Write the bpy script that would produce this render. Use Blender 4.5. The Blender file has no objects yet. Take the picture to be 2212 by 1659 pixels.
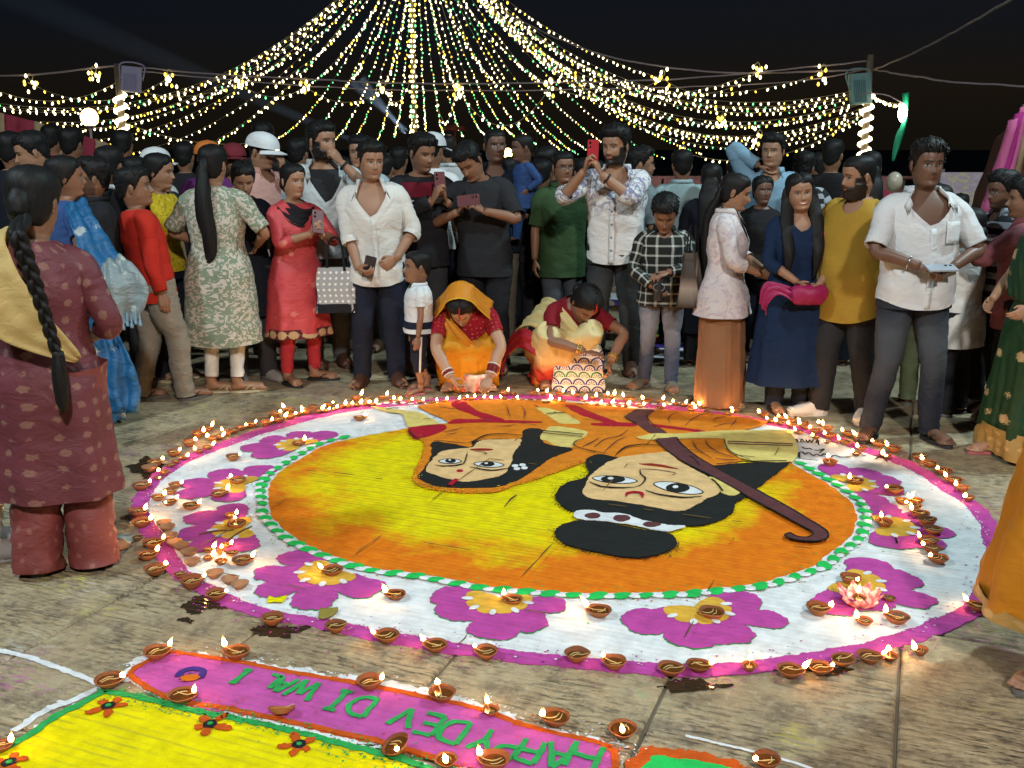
import bpy, bmesh, math, random
import numpy as np
from mathutils import Vector, Matrix, geometry
random.seed(7); RNG = np.random.default_rng(7)
R = math.radians
scene = bpy.context.scene
COL = scene.collection
# ------------------------------------------------------------------ camera, world, light, exposure
FPX, CX, CY, HC = 2150.0, 1106.0, 829.5, 1.6          # focal length in px of a 2212 px wide frame
PITCH = math.atan(509.5 / FPX)
cam_d = bpy.data.cameras.new('camera'); cam = bpy.data.objects.new('camera', cam_d); COL.objects.link(cam)
cam.location = (0, 0, HC); cam.rotation_euler = (math.pi / 2 - PITCH, 0, 0)
cam_d.sensor_width = 36.0; cam_d.lens = 36.0 * FPX / 2212.0; cam_d.clip_start = 0.05; cam_d.clip_end = 3000
scene.camera = cam
scene.render.resolution_x, scene.render.resolution_y = 1024, 768

world = bpy.data.worlds.new('World'); scene.world = world; world.use_nodes = True
wn = world.node_tree; wn.nodes.clear()
sky = wn.nodes.new('ShaderNodeTexSky'); sky.sky_type = 'NISHITA'; sky.sun_disc = False
sky.sun_elevation = R(-4.5); sky.sun_rotation = R(20); sky.air_density = 1.4; sky.dust_density = 3.0
bg = wn.nodes.new('ShaderNodeBackground'); bg.inputs['Strength'].default_value = 0.05
wo = wn.nodes.new('ShaderNodeOutputWorld')
# town glow: the hazy night sky is brown towards the horizon, navy above
tc = wn.nodes.new('ShaderNodeTexCoord'); sp = wn.nodes.new('ShaderNodeSeparateXYZ'); wn.links.new(tc.outputs['Generated'], sp.inputs[0])
gr = wn.nodes.new('ShaderNodeValToRGB'); wn.links.new(sp.outputs[2], gr.inputs[0]); e = gr.color_ramp.elements
e[0].position = 0.0; e[0].color = (.13, .10, .065, 1); e[1].position = .11; e[1].color = (.05, .085, .16, 1); e.new(.05).color = (.12, .105, .08, 1); e.new(.5).color = (.035, .07, .14, 1)
ad = wn.nodes.new('ShaderNodeMix'); ad.data_type = 'RGBA'; ad.blend_type = 'ADD'; ad.inputs[0].default_value = 1.0
wn.links.new(sky.outputs[0], ad.inputs[6]); wn.links.new(gr.outputs[0], ad.inputs[7]); wn.links.new(ad.outputs[2], bg.inputs[0]); wn.links.new(bg.outputs[0], wo.inputs[0])

scene.view_settings.view_transform = 'Standard'; scene.view_settings.look = 'None'
scene.view_settings.exposure = 0.0; scene.view_settings.gamma = 1.0
scene.view_settings.use_curve_mapping = False
cy = scene.cycles
cy.use_denoising = True
try: cy.denoiser = 'OPENIMAGEDENOISE'
except Exception: pass
cy.max_bounces = 5; cy.diffuse_bounces = 2; cy.glossy_bounces = 2; cy.transmission_bounces = 4; cy.transparent_max_bounces = 6
cy.volume_bounces = 0; cy.caustics_reflective = False; cy.caustics_refractive = False
cy.sample_clamp_indirect = 3.0; cy.use_light_tree = True

def lamp(name, kind, loc, target, energy, color, **kw):
    d = bpy.data.lights.new(name, kind); o = bpy.data.objects.new(name, d); COL.objects.link(o)
    o.location = loc; d.energy = energy; d.color = color
    o.rotation_euler = (Vector(target) - Vector(loc)).to_track_quat('-Z', 'Y').to_euler()
    for k, v in kw.items(): setattr(d, k, v)
    return o
# the ghat's floodlights stand on high masts above and beside the frame
lamp('floodlight', 'AREA', (6.5, 6.0, 7.5), (0.3, 5.0, 0.0), 620, (0.70, 0.95, 1.0), shape='DISK', size=0.5)
lamp('floodlight', 'AREA', (-5.5, 2.0, 6.5), (0.2, 6.0, 0.4), 390, (0.74, 0.93, 1.0), shape='DISK', size=0.5)
lamp('floodlight', 'AREA', (1.5, -4.5, 6.5), (0.2, 6.0, 0.9), 800, (1.0, 0.96, 0.90), shape='DISK', size=0.6)

# ------------------------------------------------------------------ picture <-> place
_c, _s = math.cos(PITCH), math.sin(PITCH)
def raydir(px, py):
    x = (px - CX) / FPX; v = -(py - CY) / FPX
    return Vector((x, _c + v * _s, -_s + v * _c))
def gnd(px, py, z=0.0):
    d = raydir(px, py); t = (z - HC) / d.z
    return Vector((d.x * t, d.y * t, z))
def at_y(px, py, Y):
    d = raydir(px, py); t = Y / d.y
    return Vector((d.x * t, Y, HC + d.z * t))
K = 0.26136
ZO = {'1': (216.8, 831.0), '2': (722.6, 831.0), '3': (1228.5, 831.0), '4': (1633.9, 831.0),
      'a': (0.0, 1225.6), 'b': (505.8, 1225.6), 'c': (1011.7, 1225.6), 'd': (1633.9, 1225.6)}
def zp(z, x, y):
    o = ZO[z]; return (o[0] + x * K, o[1] + y * K)
def zg(z, pts, h=0.0): return [gnd(*zp(z, x, y), h) for x, y in pts]

# ------------------------------------------------------------------ objects
def tag(o, label=None, cat=None, group=None, kind=None):
    if label: o['label'] = label
    if cat: o['category'] = cat
    if group: o['group'] = group
    if kind: o['kind'] = kind
    return o
def link(name, data, parent=None, loc=None, rz=None):
    o = bpy.data.objects.new(name, data); COL.objects.link(o)
    if parent is not None: o.parent = parent
    if loc is not None: o.location = loc
    if rz is not None: o.rotation_euler = (0, 0, rz)
    return o
def empty(name, loc=(0, 0, 0), rz=0.0):
    o = link(name, None, None, loc, rz); o.empty_display_size = 0.1; return o
def copy_tree(o, parent=None):
    c = o.copy(); COL.objects.link(c); c.parent = parent
    for ch in o.children: copy_tree(ch, c)
    return c
def hashn(a, seed):
    a = a.astype(np.int64)
    h = a[..., 0] * 374761393 + a[..., 1] * 668265263 + a[..., 2] * 2147483647 + seed * 1274126177
    h = (h ^ (h >> 13)) * 1274126177; h = h ^ (h >> 16)
    return (h & 0xffff) / 65535.0
def vnoise(P, seed=0):
    """value noise in -1..1 on an (n,3) array"""
    P = np.asarray(P, float); i = np.floor(P); f = P - i; f = f * f * (3 - 2 * f)
    out = 0.0
    for dx in (0, 1):
        for dy in (0, 1):
            for dz in (0, 1):
                w = (f[..., 0] if dx else 1 - f[..., 0]) * (f[..., 1] if dy else 1 - f[..., 1]) * (f[..., 2] if dz else 1 - f[..., 2])
                out = out + w * hashn(i + np.array([dx, dy, dz]), seed)
    return out * 2 - 1

class MB:
    """collects verts, faces, uv, colour and material slots into one mesh"""
    def __init__(s): s.v = []; s.f = []; s.uv = []; s.c = []; s.m = []; s.n = 0; s.hasuv = False; s.hasc = False
    def add(s, v, f, uv=None, c=None, m=0):
        v = np.asarray(v, float).reshape(-1, 3)
        f = [tuple(int(i) + s.n for i in q) for q in f]
        s.v.append(v); s.f += f; s.m += [m] * len(f)
        s.uv.append(np.zeros((len(v), 2)) if uv is None else np.asarray(uv, float)); s.hasuv |= uv is not None
        if c is None: s.c.append(np.ones((len(v), 4)))
        else:
            c = np.asarray(c, float)
            if c.ndim == 1: c = np.tile(c, (len(v), 1))
            if c.shape[1] == 3: c = np.hstack([c, np.ones((len(c), 1))])
            s.c.append(c); s.hasc = True
        s.n += len(v); return s
    def verts(s): return np.vstack(s.v)
    def mesh(s, name, mats, smooth=True):
        me = bpy.data.meshes.new(name); V = s.verts()
        me.from_pydata(V.tolist(), [], s.f)
        for m in (mats if isinstance(mats, (list, tuple)) else [mats]): me.materials.append(m)
        if any(s.m): me.polygons.foreach_set('material_index', s.m)
        if smooth: me.polygons.foreach_set('use_smooth', [True] * len(me.polygons))
        if s.hasuv:
            U = np.vstack(s.uv); l = me.uv_layers.new(name='UVMap')
            idx = np.zeros(len(me.loops), int); me.loops.foreach_get('vertex_index', idx)
            l.data.foreach_set('uv', U[idx].ravel())
        if s.hasc:
            a = me.color_attributes.new('Col', 'FLOAT_COLOR', 'POINT'); a.data.foreach_set('color', np.vstack(s.c).ravel())
        me.update(); return me
    def obj(s, name, mats, parent=None, smooth=True, loc=None, rz=None):
        return link(name, s.mesh(name, mats, smooth), parent, loc, rz)

def grid_faces(nr, nc, wrap=True, flip=False):
    f = []
    for i in range(nr - 1):
        for j in range(nc if wrap else nc - 1):
            a, b = i * nc + j, i * nc + (j + 1) % nc; c, d = b + nc, a + nc
            f.append((a, d, c, b) if flip else (a, b, c, d))
    return f
def catmull(P, n):
    P = np.asarray(P, float); 
    if len(P) < 3: 
        t = np.linspace(0, 1, n)[:, None]; return P[0] * (1 - t) + P[-1] * t
    Q = np.vstack([2 * P[0] - P[1], P, 2 * P[-1] - P[-2]])
    d = np.linalg.norm(np.diff(P[:, :3], axis=0), axis=1) + 1e-9
    cum = np.r_[0, np.cumsum(d)]; s = np.linspace(0, cum[-1], n); out = []
    for x in s:
        k = min(int(np.searchsorted(cum, x, 'right')) - 1, len(P) - 2); t = (x - cum[k]) / d[k]
        p0, p1, p2, p3 = Q[k], Q[k + 1], Q[k + 2], Q[k + 3]
        out.append(0.5 * (2 * p1 + (p2 - p0) * t + (2 * p0 - 5 * p1 + 4 * p2 - p3) * t * t + (3 * p1 - p0 - 3 * p2 + p3) * t ** 3))
    return np.array(out)
def frames(P):
    T = np.gradient(P, axis=0); T /= np.linalg.norm(T, axis=1)[:, None] + 1e-12
    ref = np.array([0, -1.0, 0]) if abs(T[0][1]) < 0.8 else np.array([1.0, 0, 0])
    N = []; n = ref
    for t in T:
        n = n - t * n.dot(t); n /= np.linalg.norm(n) + 1e-12; N.append(n)
    N = np.array(N); return T, N, np.cross(T, N)
def tube(P, r, n=12, m=24, caps=True, flat=1.0, flatdir=None):
    """tapered tube through points P (k,3) with radii r; m rings of n"""
    P = np.asarray(P, float); r = np.asarray(r, float)
    A = catmull(np.c_[P, r], m) if len(P) > 2 else np.c_[catmull(P, m), np.linspace(r[0], r[-1], m)]
    C, rad = A[:, :3], np.maximum(A[:, 3], 0.0005)
    T, N, B = frames(C)
    if flatdir is not None:
        fd = np.asarray(flatdir, float); N = fd - T * (T @ fd)[:, None]; N /= np.linalg.norm(N, axis=1)[:, None] + 1e-9; B = np.cross(T, N)
    a = np.linspace(0, 2 * np.pi, n, endpoint=False)
    V = C[:, None] + rad[:, None, None] * (np.cos(a)[None, :, None] * N[:, None] * flat + np.sin(a)[None, :, None] * B[:, None])
    L = np.r_[0, np.cumsum(np.linalg.norm(np.diff(C, axis=0), axis=1))]
    uv = np.stack([np.broadcast_to(a / (2 * np.pi) * 2 * np.pi * rad.mean(), (m, n)), np.broadcast_to(L[:, None], (m, n))], -1)
    V = V.reshape(-1, 3); uv = uv.reshape(-1, 2); F = grid_faces(m, n)
    if caps:
        F += [tuple(range(n))[::-1], tuple(range((m - 1) * n, m * n))]
    return V, F, uv
def box(x0, x1, y0, y1, z0, z1):
    v = [(x, y, z) for z in (z0, z1) for y in (y0, y1) for x in (x0, x1)]
    f = [(0, 2, 3, 1), (4, 5, 7, 6), (0, 1, 5, 4), (2, 6, 7, 3), (0, 4, 6, 2), (1, 3, 7, 5)]
    return np.array(v, float), f
def ellipsoid(c, r, n=14, m=10, rot=None):
    th = np.linspace(0, np.pi, m); a = np.linspace(0, 2 * np.pi, n, endpoint=False)
    V = np.stack([np.sin(th)[:, None] * np.cos(a), np.sin(th)[:, None] * np.sin(a), np.broadcast_to(np.cos(th)[:, None], (m, n))], -1).reshape(-1, 3) * np.asarray(r)
    if rot is not None: V = V @ np.asarray(rot).T
    return V + np.asarray(c), grid_faces(m, n, flip=True)
def lathe(prof, n=18):
    prof = np.asarray(prof, float); a = np.linspace(0, 2 * np.pi, n, endpoint=False)
    V = np.stack([prof[:, 0][:, None] * np.cos(a), prof[:, 0][:, None] * np.sin(a), np.broadcast_to(prof[:, 1][:, None], (len(prof), n))], -1).reshape(-1, 3)
    return V, grid_faces(len(prof), n)

# ------------------------------------------------------------------ materials
MATS = {}
def nd(nt, t, **kw):
    n = nt.nodes.new(t)
    for k, v in kw.items():
        if k in n.inputs: n.inputs[k].default_value = v
        else: setattr(n, k, v)
    return n
def mk(name, color=(0.5, 0.5, 0.5), rough=0.7, spec=0.3, metal=0.0, **kw):
    m = bpy.data.materials.new(name); m.use_nodes = True; nt = m.node_tree
    b = nt.nodes['Principled BSDF']
    b.inputs['Base Color'].default_value = (*color, 1); b.inputs['Roughness'].default_value = rough
    b.inputs['Specular IOR Level'].default_value = spec; b.inputs['Metallic'].default_value = metal
    for k, v in kw.items(): b.inputs[k].default_value = v
    MATS[name] = m; return m, nt, b
def ramp(nt, fac, stops, interp='LINEAR'):
    r = nt.nodes.new('ShaderNodeValToRGB'); r.color_ramp.interpolation = interp
    e = r.color_ramp.elements
    while len(e) < len(stops): e.new(0.5)
    for q, (p, c) in zip(e, stops): q.position = p; q.color = (*c, 1) if len(c) == 3 else c
    nt.links.new(fac, r.inputs[0]); return r
def mixc(nt, fac, a, b, mode='MIX'):
    m = nt.nodes.new('ShaderNodeMix'); m.data_type = 'RGBA'; m.blend_type = mode
    for s, x in ((m.inputs[0], fac), (m.inputs[6], a), (m.inputs[7], b)):
        if hasattr(x, 'links') or isinstance(x, bpy.types.NodeSocket): nt.links.new(x, s)
        elif isinstance(x, (tuple, list)): s.default_value = (*x[:3], 1)
        else: s.default_value = x
    return m.outputs[2]
def math_(nt, op, a, b=None, clamp=False):
    m = nt.nodes.new('ShaderNodeMath'); m.operation = op; m.use_clamp = clamp
    for s, x in ((m.inputs[0], a), (m.inputs[1], b)):
        if x is None: continue
        if isinstance(x, bpy.types.NodeSocket): nt.links.new(x, s)
        else: s.default_value = x
    return m.outputs[0]
def noise(nt, vec, scale, detail=3, rough=0.55, dist=0.0):
    n = nt.nodes.new('ShaderNodeTexNoise'); n.inputs['Scale'].default_value = scale; n.inputs['Detail'].default_value = detail
    n.inputs['Roughness'].default_value = rough; n.inputs['Distortion'].default_value = dist
    if vec is not None: nt.links.new(vec, n.inputs['Vector'])
    return n.outputs['Fac']
def voro(nt, vec, scale, feature='F1', out='Distance', rnd=1.0):
    n = nt.nodes.new('ShaderNodeTexVoronoi'); n.feature = feature; n.inputs['Scale'].default_value = scale; n.inputs['Randomness'].default_value = rnd
    nt.links.new(vec, n.inputs['Vector']); return n.outputs[out]
def mapping(nt, vec, scale=(1, 1, 1), rot=(0, 0, 0), loc=(0, 0, 0)):
    n = nt.nodes.new('ShaderNodeMapping'); n.inputs['Scale'].default_value = scale; n.inputs['Rotation'].default_value = rot; n.inputs['Location'].default_value = loc
    nt.links.new(vec, n.inputs['Vector']); return n.outputs[0]
def bump(nt, b, h, strength=0.3, dist=0.01):
    n = nt.nodes.new('ShaderNodeBump'); n.inputs['Strength'].default_value = strength; n.inputs['Distance'].default_value = dist
    nt.links.new(h, n.inputs['Height']); nt.links.new(n.outputs[0], b.inputs['Normal']); return n
def coords(nt, which='Object'):
    return nt.nodes.new('ShaderNodeTexCoord').outputs[which]
def geopos(nt): return nt.nodes.new('ShaderNodeNewGeometry').outputs['Position']
def emis(name, color, strength):
    m, nt, b = mk(name, (0, 0, 0), 1.0, 0.0); b.inputs['Emission Color'].default_value = (*color, 1); b.inputs['Emission Strength'].default_value = strength
    return m
# ------------------------------------------------------------------ ground: ribbed sandstone slabs
TH = R(22.0)
UA = Vector((math.sin(TH), math.cos(TH), 0)); VA = Vector((math.cos(TH), -math.sin(TH), 0))
def uvz(u, v, z=0.0): return UA * u + VA * v + Vector((0, 0, z))
def slabvec(nt):
    """world position turned into slab axes: x along the grooves, y across them"""
    p = geopos(nt); n = nt.nodes.new('ShaderNodeVectorRotate'); n.rotation_type = 'Z_AXIS'; n.inputs['Angle'].default_value = TH
    nt.links.new(p, n.inputs['Vector']); return n.outputs[0]
def grooves(nt, sv, spacing=0.03):
    """chiselled grooves: 0 in the groove, 1 on the rib, broken up by noise"""
    wob = noise(nt, mapping(nt, sv, (5.0, 9.0, 1)), 1.0, 4)
    sep = nt.nodes.new('ShaderNodeSeparateXYZ'); nt.links.new(sv, sep.inputs[0])
    y = math_(nt, 'ADD', math_(nt, 'MULTIPLY', sep.outputs[1], 2 * math.pi / spacing), math_(nt, 'MULTIPLY', wob, 2.6))
    w = math_(nt, 'POWER', math_(nt, 'ABSOLUTE', math_(nt, 'SINE', math_(nt, 'MULTIPLY', y, 0.5))), 0.45)
    brk = ramp(nt, noise(nt, mapping(nt, sv, (5.5, 30.0, 1)), 1.0, 4), [(0.42, (0, 0, 0)), (0.6, (1, 1, 1))]).outputs[0]
    return w, brk
def stone_mat(name, tint=(1, 1, 1)):
    m, nt, b = mk(name, (0.2, 0.17, 0.12), 0.75, 0.3)
    sv = slabvec(nt); w, brk = grooves(nt, sv)
    big = noise(nt, sv, 1.1, 5, .6); med = noise(nt, sv, 9.0, 6, 0.7); fine = noise(nt, sv, 90.0, 4, .65)
    c = ramp(nt, big, [(0.3, (0.235, 0.172, 0.105)), (0.5, (0.36, 0.285, 0.18)), (0.7, (0.43, 0.365, 0.245))]).outputs[0]
    c = mixc(nt, ramp(nt, med, [(0.45, (0, 0, 0)), (0.66, (0.8, 0.8, 0.8))]).outputs[0], c, (0.125, 0.095, 0.070))
    c = mixc(nt, ramp(nt, noise(nt, sv, 26.0, 5, .7), [(0.52, (0, 0, 0)), (0.66, (0.55, 0.55, 0.55))]).outputs[0], c, (0.46, 0.40, 0.28))
    # short chisel strokes
    ch = noise(nt, mapping(nt, sv, (16.0, 70.0, 1)), 1.0, 3, .6); chm = ramp(nt, ch, [(0.36, (1, 1, 1)), (0.47, (0, 0, 0))]).outputs[0]
    pat = ramp(nt, noise(nt, mapping(nt, sv, (1, 1, 1), (0, 0, 0), (5, 2, 0)), 2.6, 3), [(0.35, (.15, .15, .15)), (0.6, (1, 1, 1))]).outputs[0]
    c = mixc(nt, math_(nt, 'MULTIPLY', math_(nt, 'MULTIPLY', chm, pat), 0.8), c, (0.065, 0.05, 0.037))
    c = mixc(nt, math_(nt, 'MULTIPLY', math_(nt, 'SUBTRACT', 1.0, w), math_(nt, 'MULTIPLY', math_(nt, 'MULTIPLY', brk, pat), 0.5)), c, (0.075, 0.058, 0.042))
    oi = nt.nodes.new('ShaderNodeObjectInfo')
    c = mixc(nt, 1.0, c, ramp(nt, oi.outputs['Random'], [(0.0, (0.84, 0.82, 0.80)), (0.5, (1.0, 0.98, 0.94)), (1.0, (1.14, 1.1, 1.02))]).outputs[0], 'MULTIPLY')
    # spilt powder: faint traces in pink, yellow, green and white
    for k, (col, sc, lo, hi, amt) in enumerate([((0.45, 0.05, 0.34), 1.7, 0.60, 0.72, 0.5), ((0.55, 0.50, 0.05), 2.1, 0.60, 0.70, 0.55),
                                               ((0.10, 0.42, 0.16), 2.4, 0.68, 0.76, 0.5), ((0.6, 0.6, 0.58), 1.3, 0.62, 0.75, 0.45)]):
        mp = mapping(nt, sv, (1, 1, 1), (0, 0, 0), (3.1 * k, 7.7 * k, 0))
        a = ramp(nt, noise(nt, mp, sc, 2), [(lo, (0, 0, 0)), (hi, (1, 1, 1))]).outputs[0]
        d = ramp(nt, noise(nt, mapping(nt, mp, (14, 60, 1)), 1.0, 4), [(0.5, (0, 0, 0)), (0.62, (1, 1, 1))]).outputs[0]
        c = mixc(nt, math_(nt, 'MULTIPLY', math_(nt, 'MULTIPLY', a, d), amt), c, col)
    nt.links.new(c, b.inputs['Base Color'])
    nt.links.new(ramp(nt, med, [(0.3, (0.5, 0.5, 0.5)), (0.7, (0.9, 0.9, 0.9))]).outputs[0], b.inputs['Roughness'])
    h = math_(nt, 'ADD', math_(nt, 'SUBTRACT', math_(nt, 'MULTIPLY', math_(nt, 'MULTIPLY', w, pat), 0.5), math_(nt, 'MULTIPLY', math_(nt, 'MULTIPLY', chm, pat), 0.6)), math_(nt, 'ADD', math_(nt, 'MULTIPLY', med, 0.9), math_(nt, 'MULTIPLY', fine, 0.4)))
    bump(nt, b, h, 0.9, 0.009)
    return m
M_STONE = stone_mat('sandstone')
m, nt, b = mk('mortar', (0.07, 0.055, 0.04), 0.95); M_MORTAR = m
sv = slabvec(nt); nt.links.new(ramp(nt, noise(nt, sv, 1.3, 5), [(0.3, (0.09, 0.07, 0.05)), (0.7, (0.2, 0.165, 0.12))]).outputs[0], b.inputs['Base Color'])

mb = MB(); v, f = box(-400, 400, -60, 900, -0.5, -0.013); mb.add(v, f)
ground = mb.obj('ground', M_MORTAR, smooth=False); tag(ground, 'ribbed sandstone paving of the riverside terrace', None, None, 'structure')
def vof(px, py): return gnd(px, py).dot(VA)
vj = sorted([vof(840, 1157), vof(1279, 1095), vof(1602, 1140), vof(1940, 1500)])
rs = random.Random(3)
while vj[0] > -9.5: vj.insert(0, vj[0] - rs.uniform(0.58, 0.78))
while vj[-1] < 9.5: vj.append(vj[-1] + rs.uniform(0.58, 0.78))
JOINTS = []
for k in range(len(vj) - 1):
    u = -3.0 + rs.uniform(-0.6, 0.6)
    while u < 13.5:
        L = rs.uniform(0.85, 1.35); c = uvz(u + L / 2, (vj[k] + vj[k + 1]) / 2)
        if 1.6 < c.y < 11.5 and abs(c.x) < 0.56 * c.y + 1.0:
            g = 0.005; x0, x1, y0, y1 = vj[k] + g, vj[k + 1] - g, u + g, u + L - g
            top = -rs.uniform(0.0, 0.003); bv = 0.006
            P = []
            for (ins, zz) in ((0.0, -0.03), (0.0, top - bv), (bv, top)):
                P += [uvz(yy, xx, zz) for xx, yy in ((x0 + ins, y0 + ins), (x1 - ins, y0 + ins), (x1 - ins, y1 - ins), (x0 + ins, y1 - ins))]
            F = [(r * 4 + i, r * 4 + (i + 1) % 4, r * 4 + 4 + (i + 1) % 4, r * 4 + 4 + i) for r in (0, 1) for i in range(4)] + [(8, 9, 10, 11)]
            mb = MB(); mb.add(np.array([tuple(p) for p in P]), F); mb.obj('slab', M_STONE, ground, smooth=False)
            JOINTS.append((x0 - g, y0 - g, x1 + g, y1 + g))
        u += L

# ------------------------------------------------------------------ coloured powder
def powder(name, col, dark=None, rough=0.95, thin=0.5, mottling=0.25):
    m, nt, b = mk(name, col, rough, 0.1); sv = slabvec(nt); w, brk = grooves(nt, sv)
    n1 = noise(nt, sv, 2.3, 4); n2 = noise(nt, sv, 260.0, 2); n3 = noise(nt, sv, 17.0, 4)
    dk = tuple(c * (1 - mottling) for c in col) if dark is None else dark
    c = mixc(nt, ramp(nt, n3, [(0.35, (0, 0, 0)), (0.7, (1, 1, 1))]).outputs[0], col, dk)
    st = tuple(0.32 * a + 0.68 * q for a, q in zip(col, (0.07, 0.055, 0.04)))
    patch = ramp(nt, n1, [(0.30, (.1, .1, .1)), (0.55, (1, 1, 1))]).outputs[0]
    g = math_(nt, 'MULTIPLY', math_(nt, 'MULTIPLY', math_(nt, 'SUBTRACT', 1.0, w), brk), math_(nt, 'MULTIPLY', patch, thin))
    c = mixc(nt, g, c, st)
    c = mixc(nt, ramp(nt, n2, [(0.58, (0, 0, 0)), (0.72, (0.5, 0.5, 0.5))]).outputs[0], c, tuple(q * 0.5 for q in col))
    c = mixc(nt, ramp(nt, noise(nt, sv, 420.0, 2), [(0.64, (0, 0, 0)), (0.74, (0.18, 0.18, 0.18))]).outputs[0], c, (0.62, 0.58, 0.52) if max(col) > .05 else (.09, .09, .08))
    nt.links.new(c, b.inputs['Base Color'])
    h = math_(nt, 'ADD', math_(nt, 'MULTIPLY', w, 0.5), math_(nt, 'ADD', math_(nt, 'MULTIPLY', n2, 0.35), math_(nt, 'MULTIPLY', n3, 0.4)))
    bump(nt, b, h, 0.6, 0.005)
    return m, nt, b, sv, c
PW = {}
for n, c, t in [('white', (0.74, 0.76, 0.78), 0.35), ('magenta', (0.48, 0.065, 0.33), 0.7), ('hotpink', (0.62, 0.02, 0.30), 0.4), ('pink', (0.52, 0.09, 0.36), 0.5),
                ('orange', (0.72, 0.17, 0.01), 0.6), ('garment', (0.74, 0.22, 0.015), 0.3), ('yellow', (0.80, 0.68, 0.0), 0.95), ('ochre', (0.70, 0.40, 0.05), 0.5),
                ('green', (0.03, 0.36, 0.09), 0.4), ('brightgreen', (0.02, 0.50, 0.10), 0.4), ('black', (0.012, 0.014, 0.014), 0.2), ('skin', (0.78, 0.50, 0.23), 0.3), ('cream', (0.74, 0.58, 0.18), 0.3),
                ('red', (0.42, 0.008, 0.03), 0.3), ('brown', (0.115, 0.04, 0.045), 0.2), ('blue', (0.06, 0.03, 0.22), 0.3), ('rust', (0.55, 0.09, 0.01), 0.3), ('lipred', (0.30, 0.03, 0.015), 0.2)]:
    PW[n] = powder('powder_' + n, c, None, 0.95, t)[0]
PW['black'].node_tree.nodes['Principled BSDF'].inputs['Specular IOR Level'].default_value = 0.2
M_JOINT, _, _ = mk('open_joint', (0.16, 0.10, 0.03), 0.95, 0.1)

def dens(pts, step):
    out = []
    n = len(pts)
    for i in range(n):
        a, c = pts[i], pts[(i + 1) % n]; k = max(1, int((c - a).length / step))
        out += [a.lerp(c, j / k) for j in range(k)]
    return out
def smooth_closed(pts, n):
    P = np.array([tuple(p) for p in pts]); k = len(P)
    A = catmull(np.vstack([P[-2:], P, P[:3]]), (k + 4) * 14)
    d0 = np.argmin(np.linalg.norm(A - P[0], axis=1)[:60]); e = len(A) - 60 + np.argmin(np.linalg.norm(A[-60:] - P[0], axis=1)); A = A[d0:e]
    L = np.r_[0, np.cumsum(np.linalg.norm(np.diff(A, axis=0), axis=1))]; s = np.linspace(0, L[-1], n, endpoint=False)
    return [Vector([float(np.interp(x, L, A[:, q])) for q in range(3)]) for x in s]
def sheet(name, pts, z, mat, parent, jit=0.0035, step=0.009, smoothn=0, thick=0.0025):
    """a layer of powder: an outline with an uneven edge and a low skirt"""
    pts = [Vector((p[0], p[1], 0)) for p in pts]
    if smoothn: pts = smooth_closed(pts, smoothn)
    pts = dens(pts, step); P = np.array([tuple(p) for p in pts])
    if jit:
        P[:, 0] += jit * vnoise(P * 150.0, 5) + jit * 1.3 * vnoise(P * 22.0, 8) + jit * 1.2 * vnoise(P * 7.0, 2); P[:, 1] += jit * vnoise(P * 150.0, 6) + jit * 1.3 * vnoise(P * 22.0, 9) + jit * 1.2 * vnoise(P * 7.0, 3)
    P[:, 2] = 0
    tri = geometry.tessellate_polygon([[Vector(p) for p in P]])
    ar = sum(P[i][0] * P[(i + 1) % len(P)][1] - P[(i + 1) % len(P)][0] * P[i][1] for i in range(len(P)))
    n = len(P); T = P.copy(); T[:, 2] = z; B = P.copy(); B[:, 2] = z - thick
    F = []
    for t in tri:
        a, c, e = P[t[0]], P[t[1]], P[t[2]]; s = (c[0] - a[0]) * (e[1] - a[1]) - (c[1] - a[1]) * (e[0] - a[0])
        F.append(tuple(t) if s > 0 else tuple(t)[::-1])
    F += [((i + 1) % n, i, i + n, (i + 1) % n + n) if ar > 0 else (i, (i + 1) % n, (i + 1) % n + n, i + n) for i in range(n)]
    mb = MB(); mb.add(np.vstack([T, B]), F); return mb.obj(name, mat, parent, smooth=False)
def stroke(name, pts, w, z, mat, parent, closed=False, jit=0.003, taper=False, thick=0.002):
    """a poured line of powder along ground points"""
    P = np.array([(p[0], p[1], 0.0) for p in pts])
    L = np.linalg.norm(np.diff(P, axis=0), axis=1).sum(); n = max(6, int(L / 0.012))
    A = catmull(P, n) if not closed else np.array([tuple(p) for p in smooth_closed([Vector(p) for p in P], n)])
    T = np.gradient(A, axis=0); T /= np.linalg.norm(T, axis=1)[:, None] + 1e-9; N = np.c_[-T[:, 1], T[:, 0], np.zeros(len(T))]
    A = A + np.c_[vnoise(A * 30, 11), vnoise(A * 30, 12), 0 * A[:, 0]] * (w * .12)
    wl = 0.5 * w * (1 + 0.35 * vnoise(A * 90, 3)); wr = 0.5 * w * (1 + 0.35 * vnoise(A * 90, 4))
    if taper: q = np.sin(np.linspace(0.15, math.pi - 0.15, len(A))); wl = wl * q; wr = wr * q
    V = np.vstack([A + N * wl[:, None], A - N * wr[:, None]]); V[:, 2] = z; m = len(A)
    B = V.copy(); B[:, 2] = z - thick; V = np.vstack([V, B]); F = []
    for i in range(m if closed else m - 1):
        j = (i + 1) % m; F += [(i, i + m, j + m, j), (i, j, j + 2 * m, i + 2 * m), (i + m, i + 3 * m, j + 3 * m, j + m)]
    mb = MB(); mb.add(V, F); return mb.obj(name, mat, parent, smooth=False)
def oval(c, ax, ay, ang=0.0, n=20):
    return [Vector((c[0] + ax * math.cos(t) * math.cos(ang) - ay * math.sin(t) * math.sin(ang), c[1] + ax * math.cos(t) * math.sin(ang) + ay * math.sin(t) * math.cos(ang), 0)) for t in [2 * math.pi * i / n for i in range(n)]]
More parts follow.
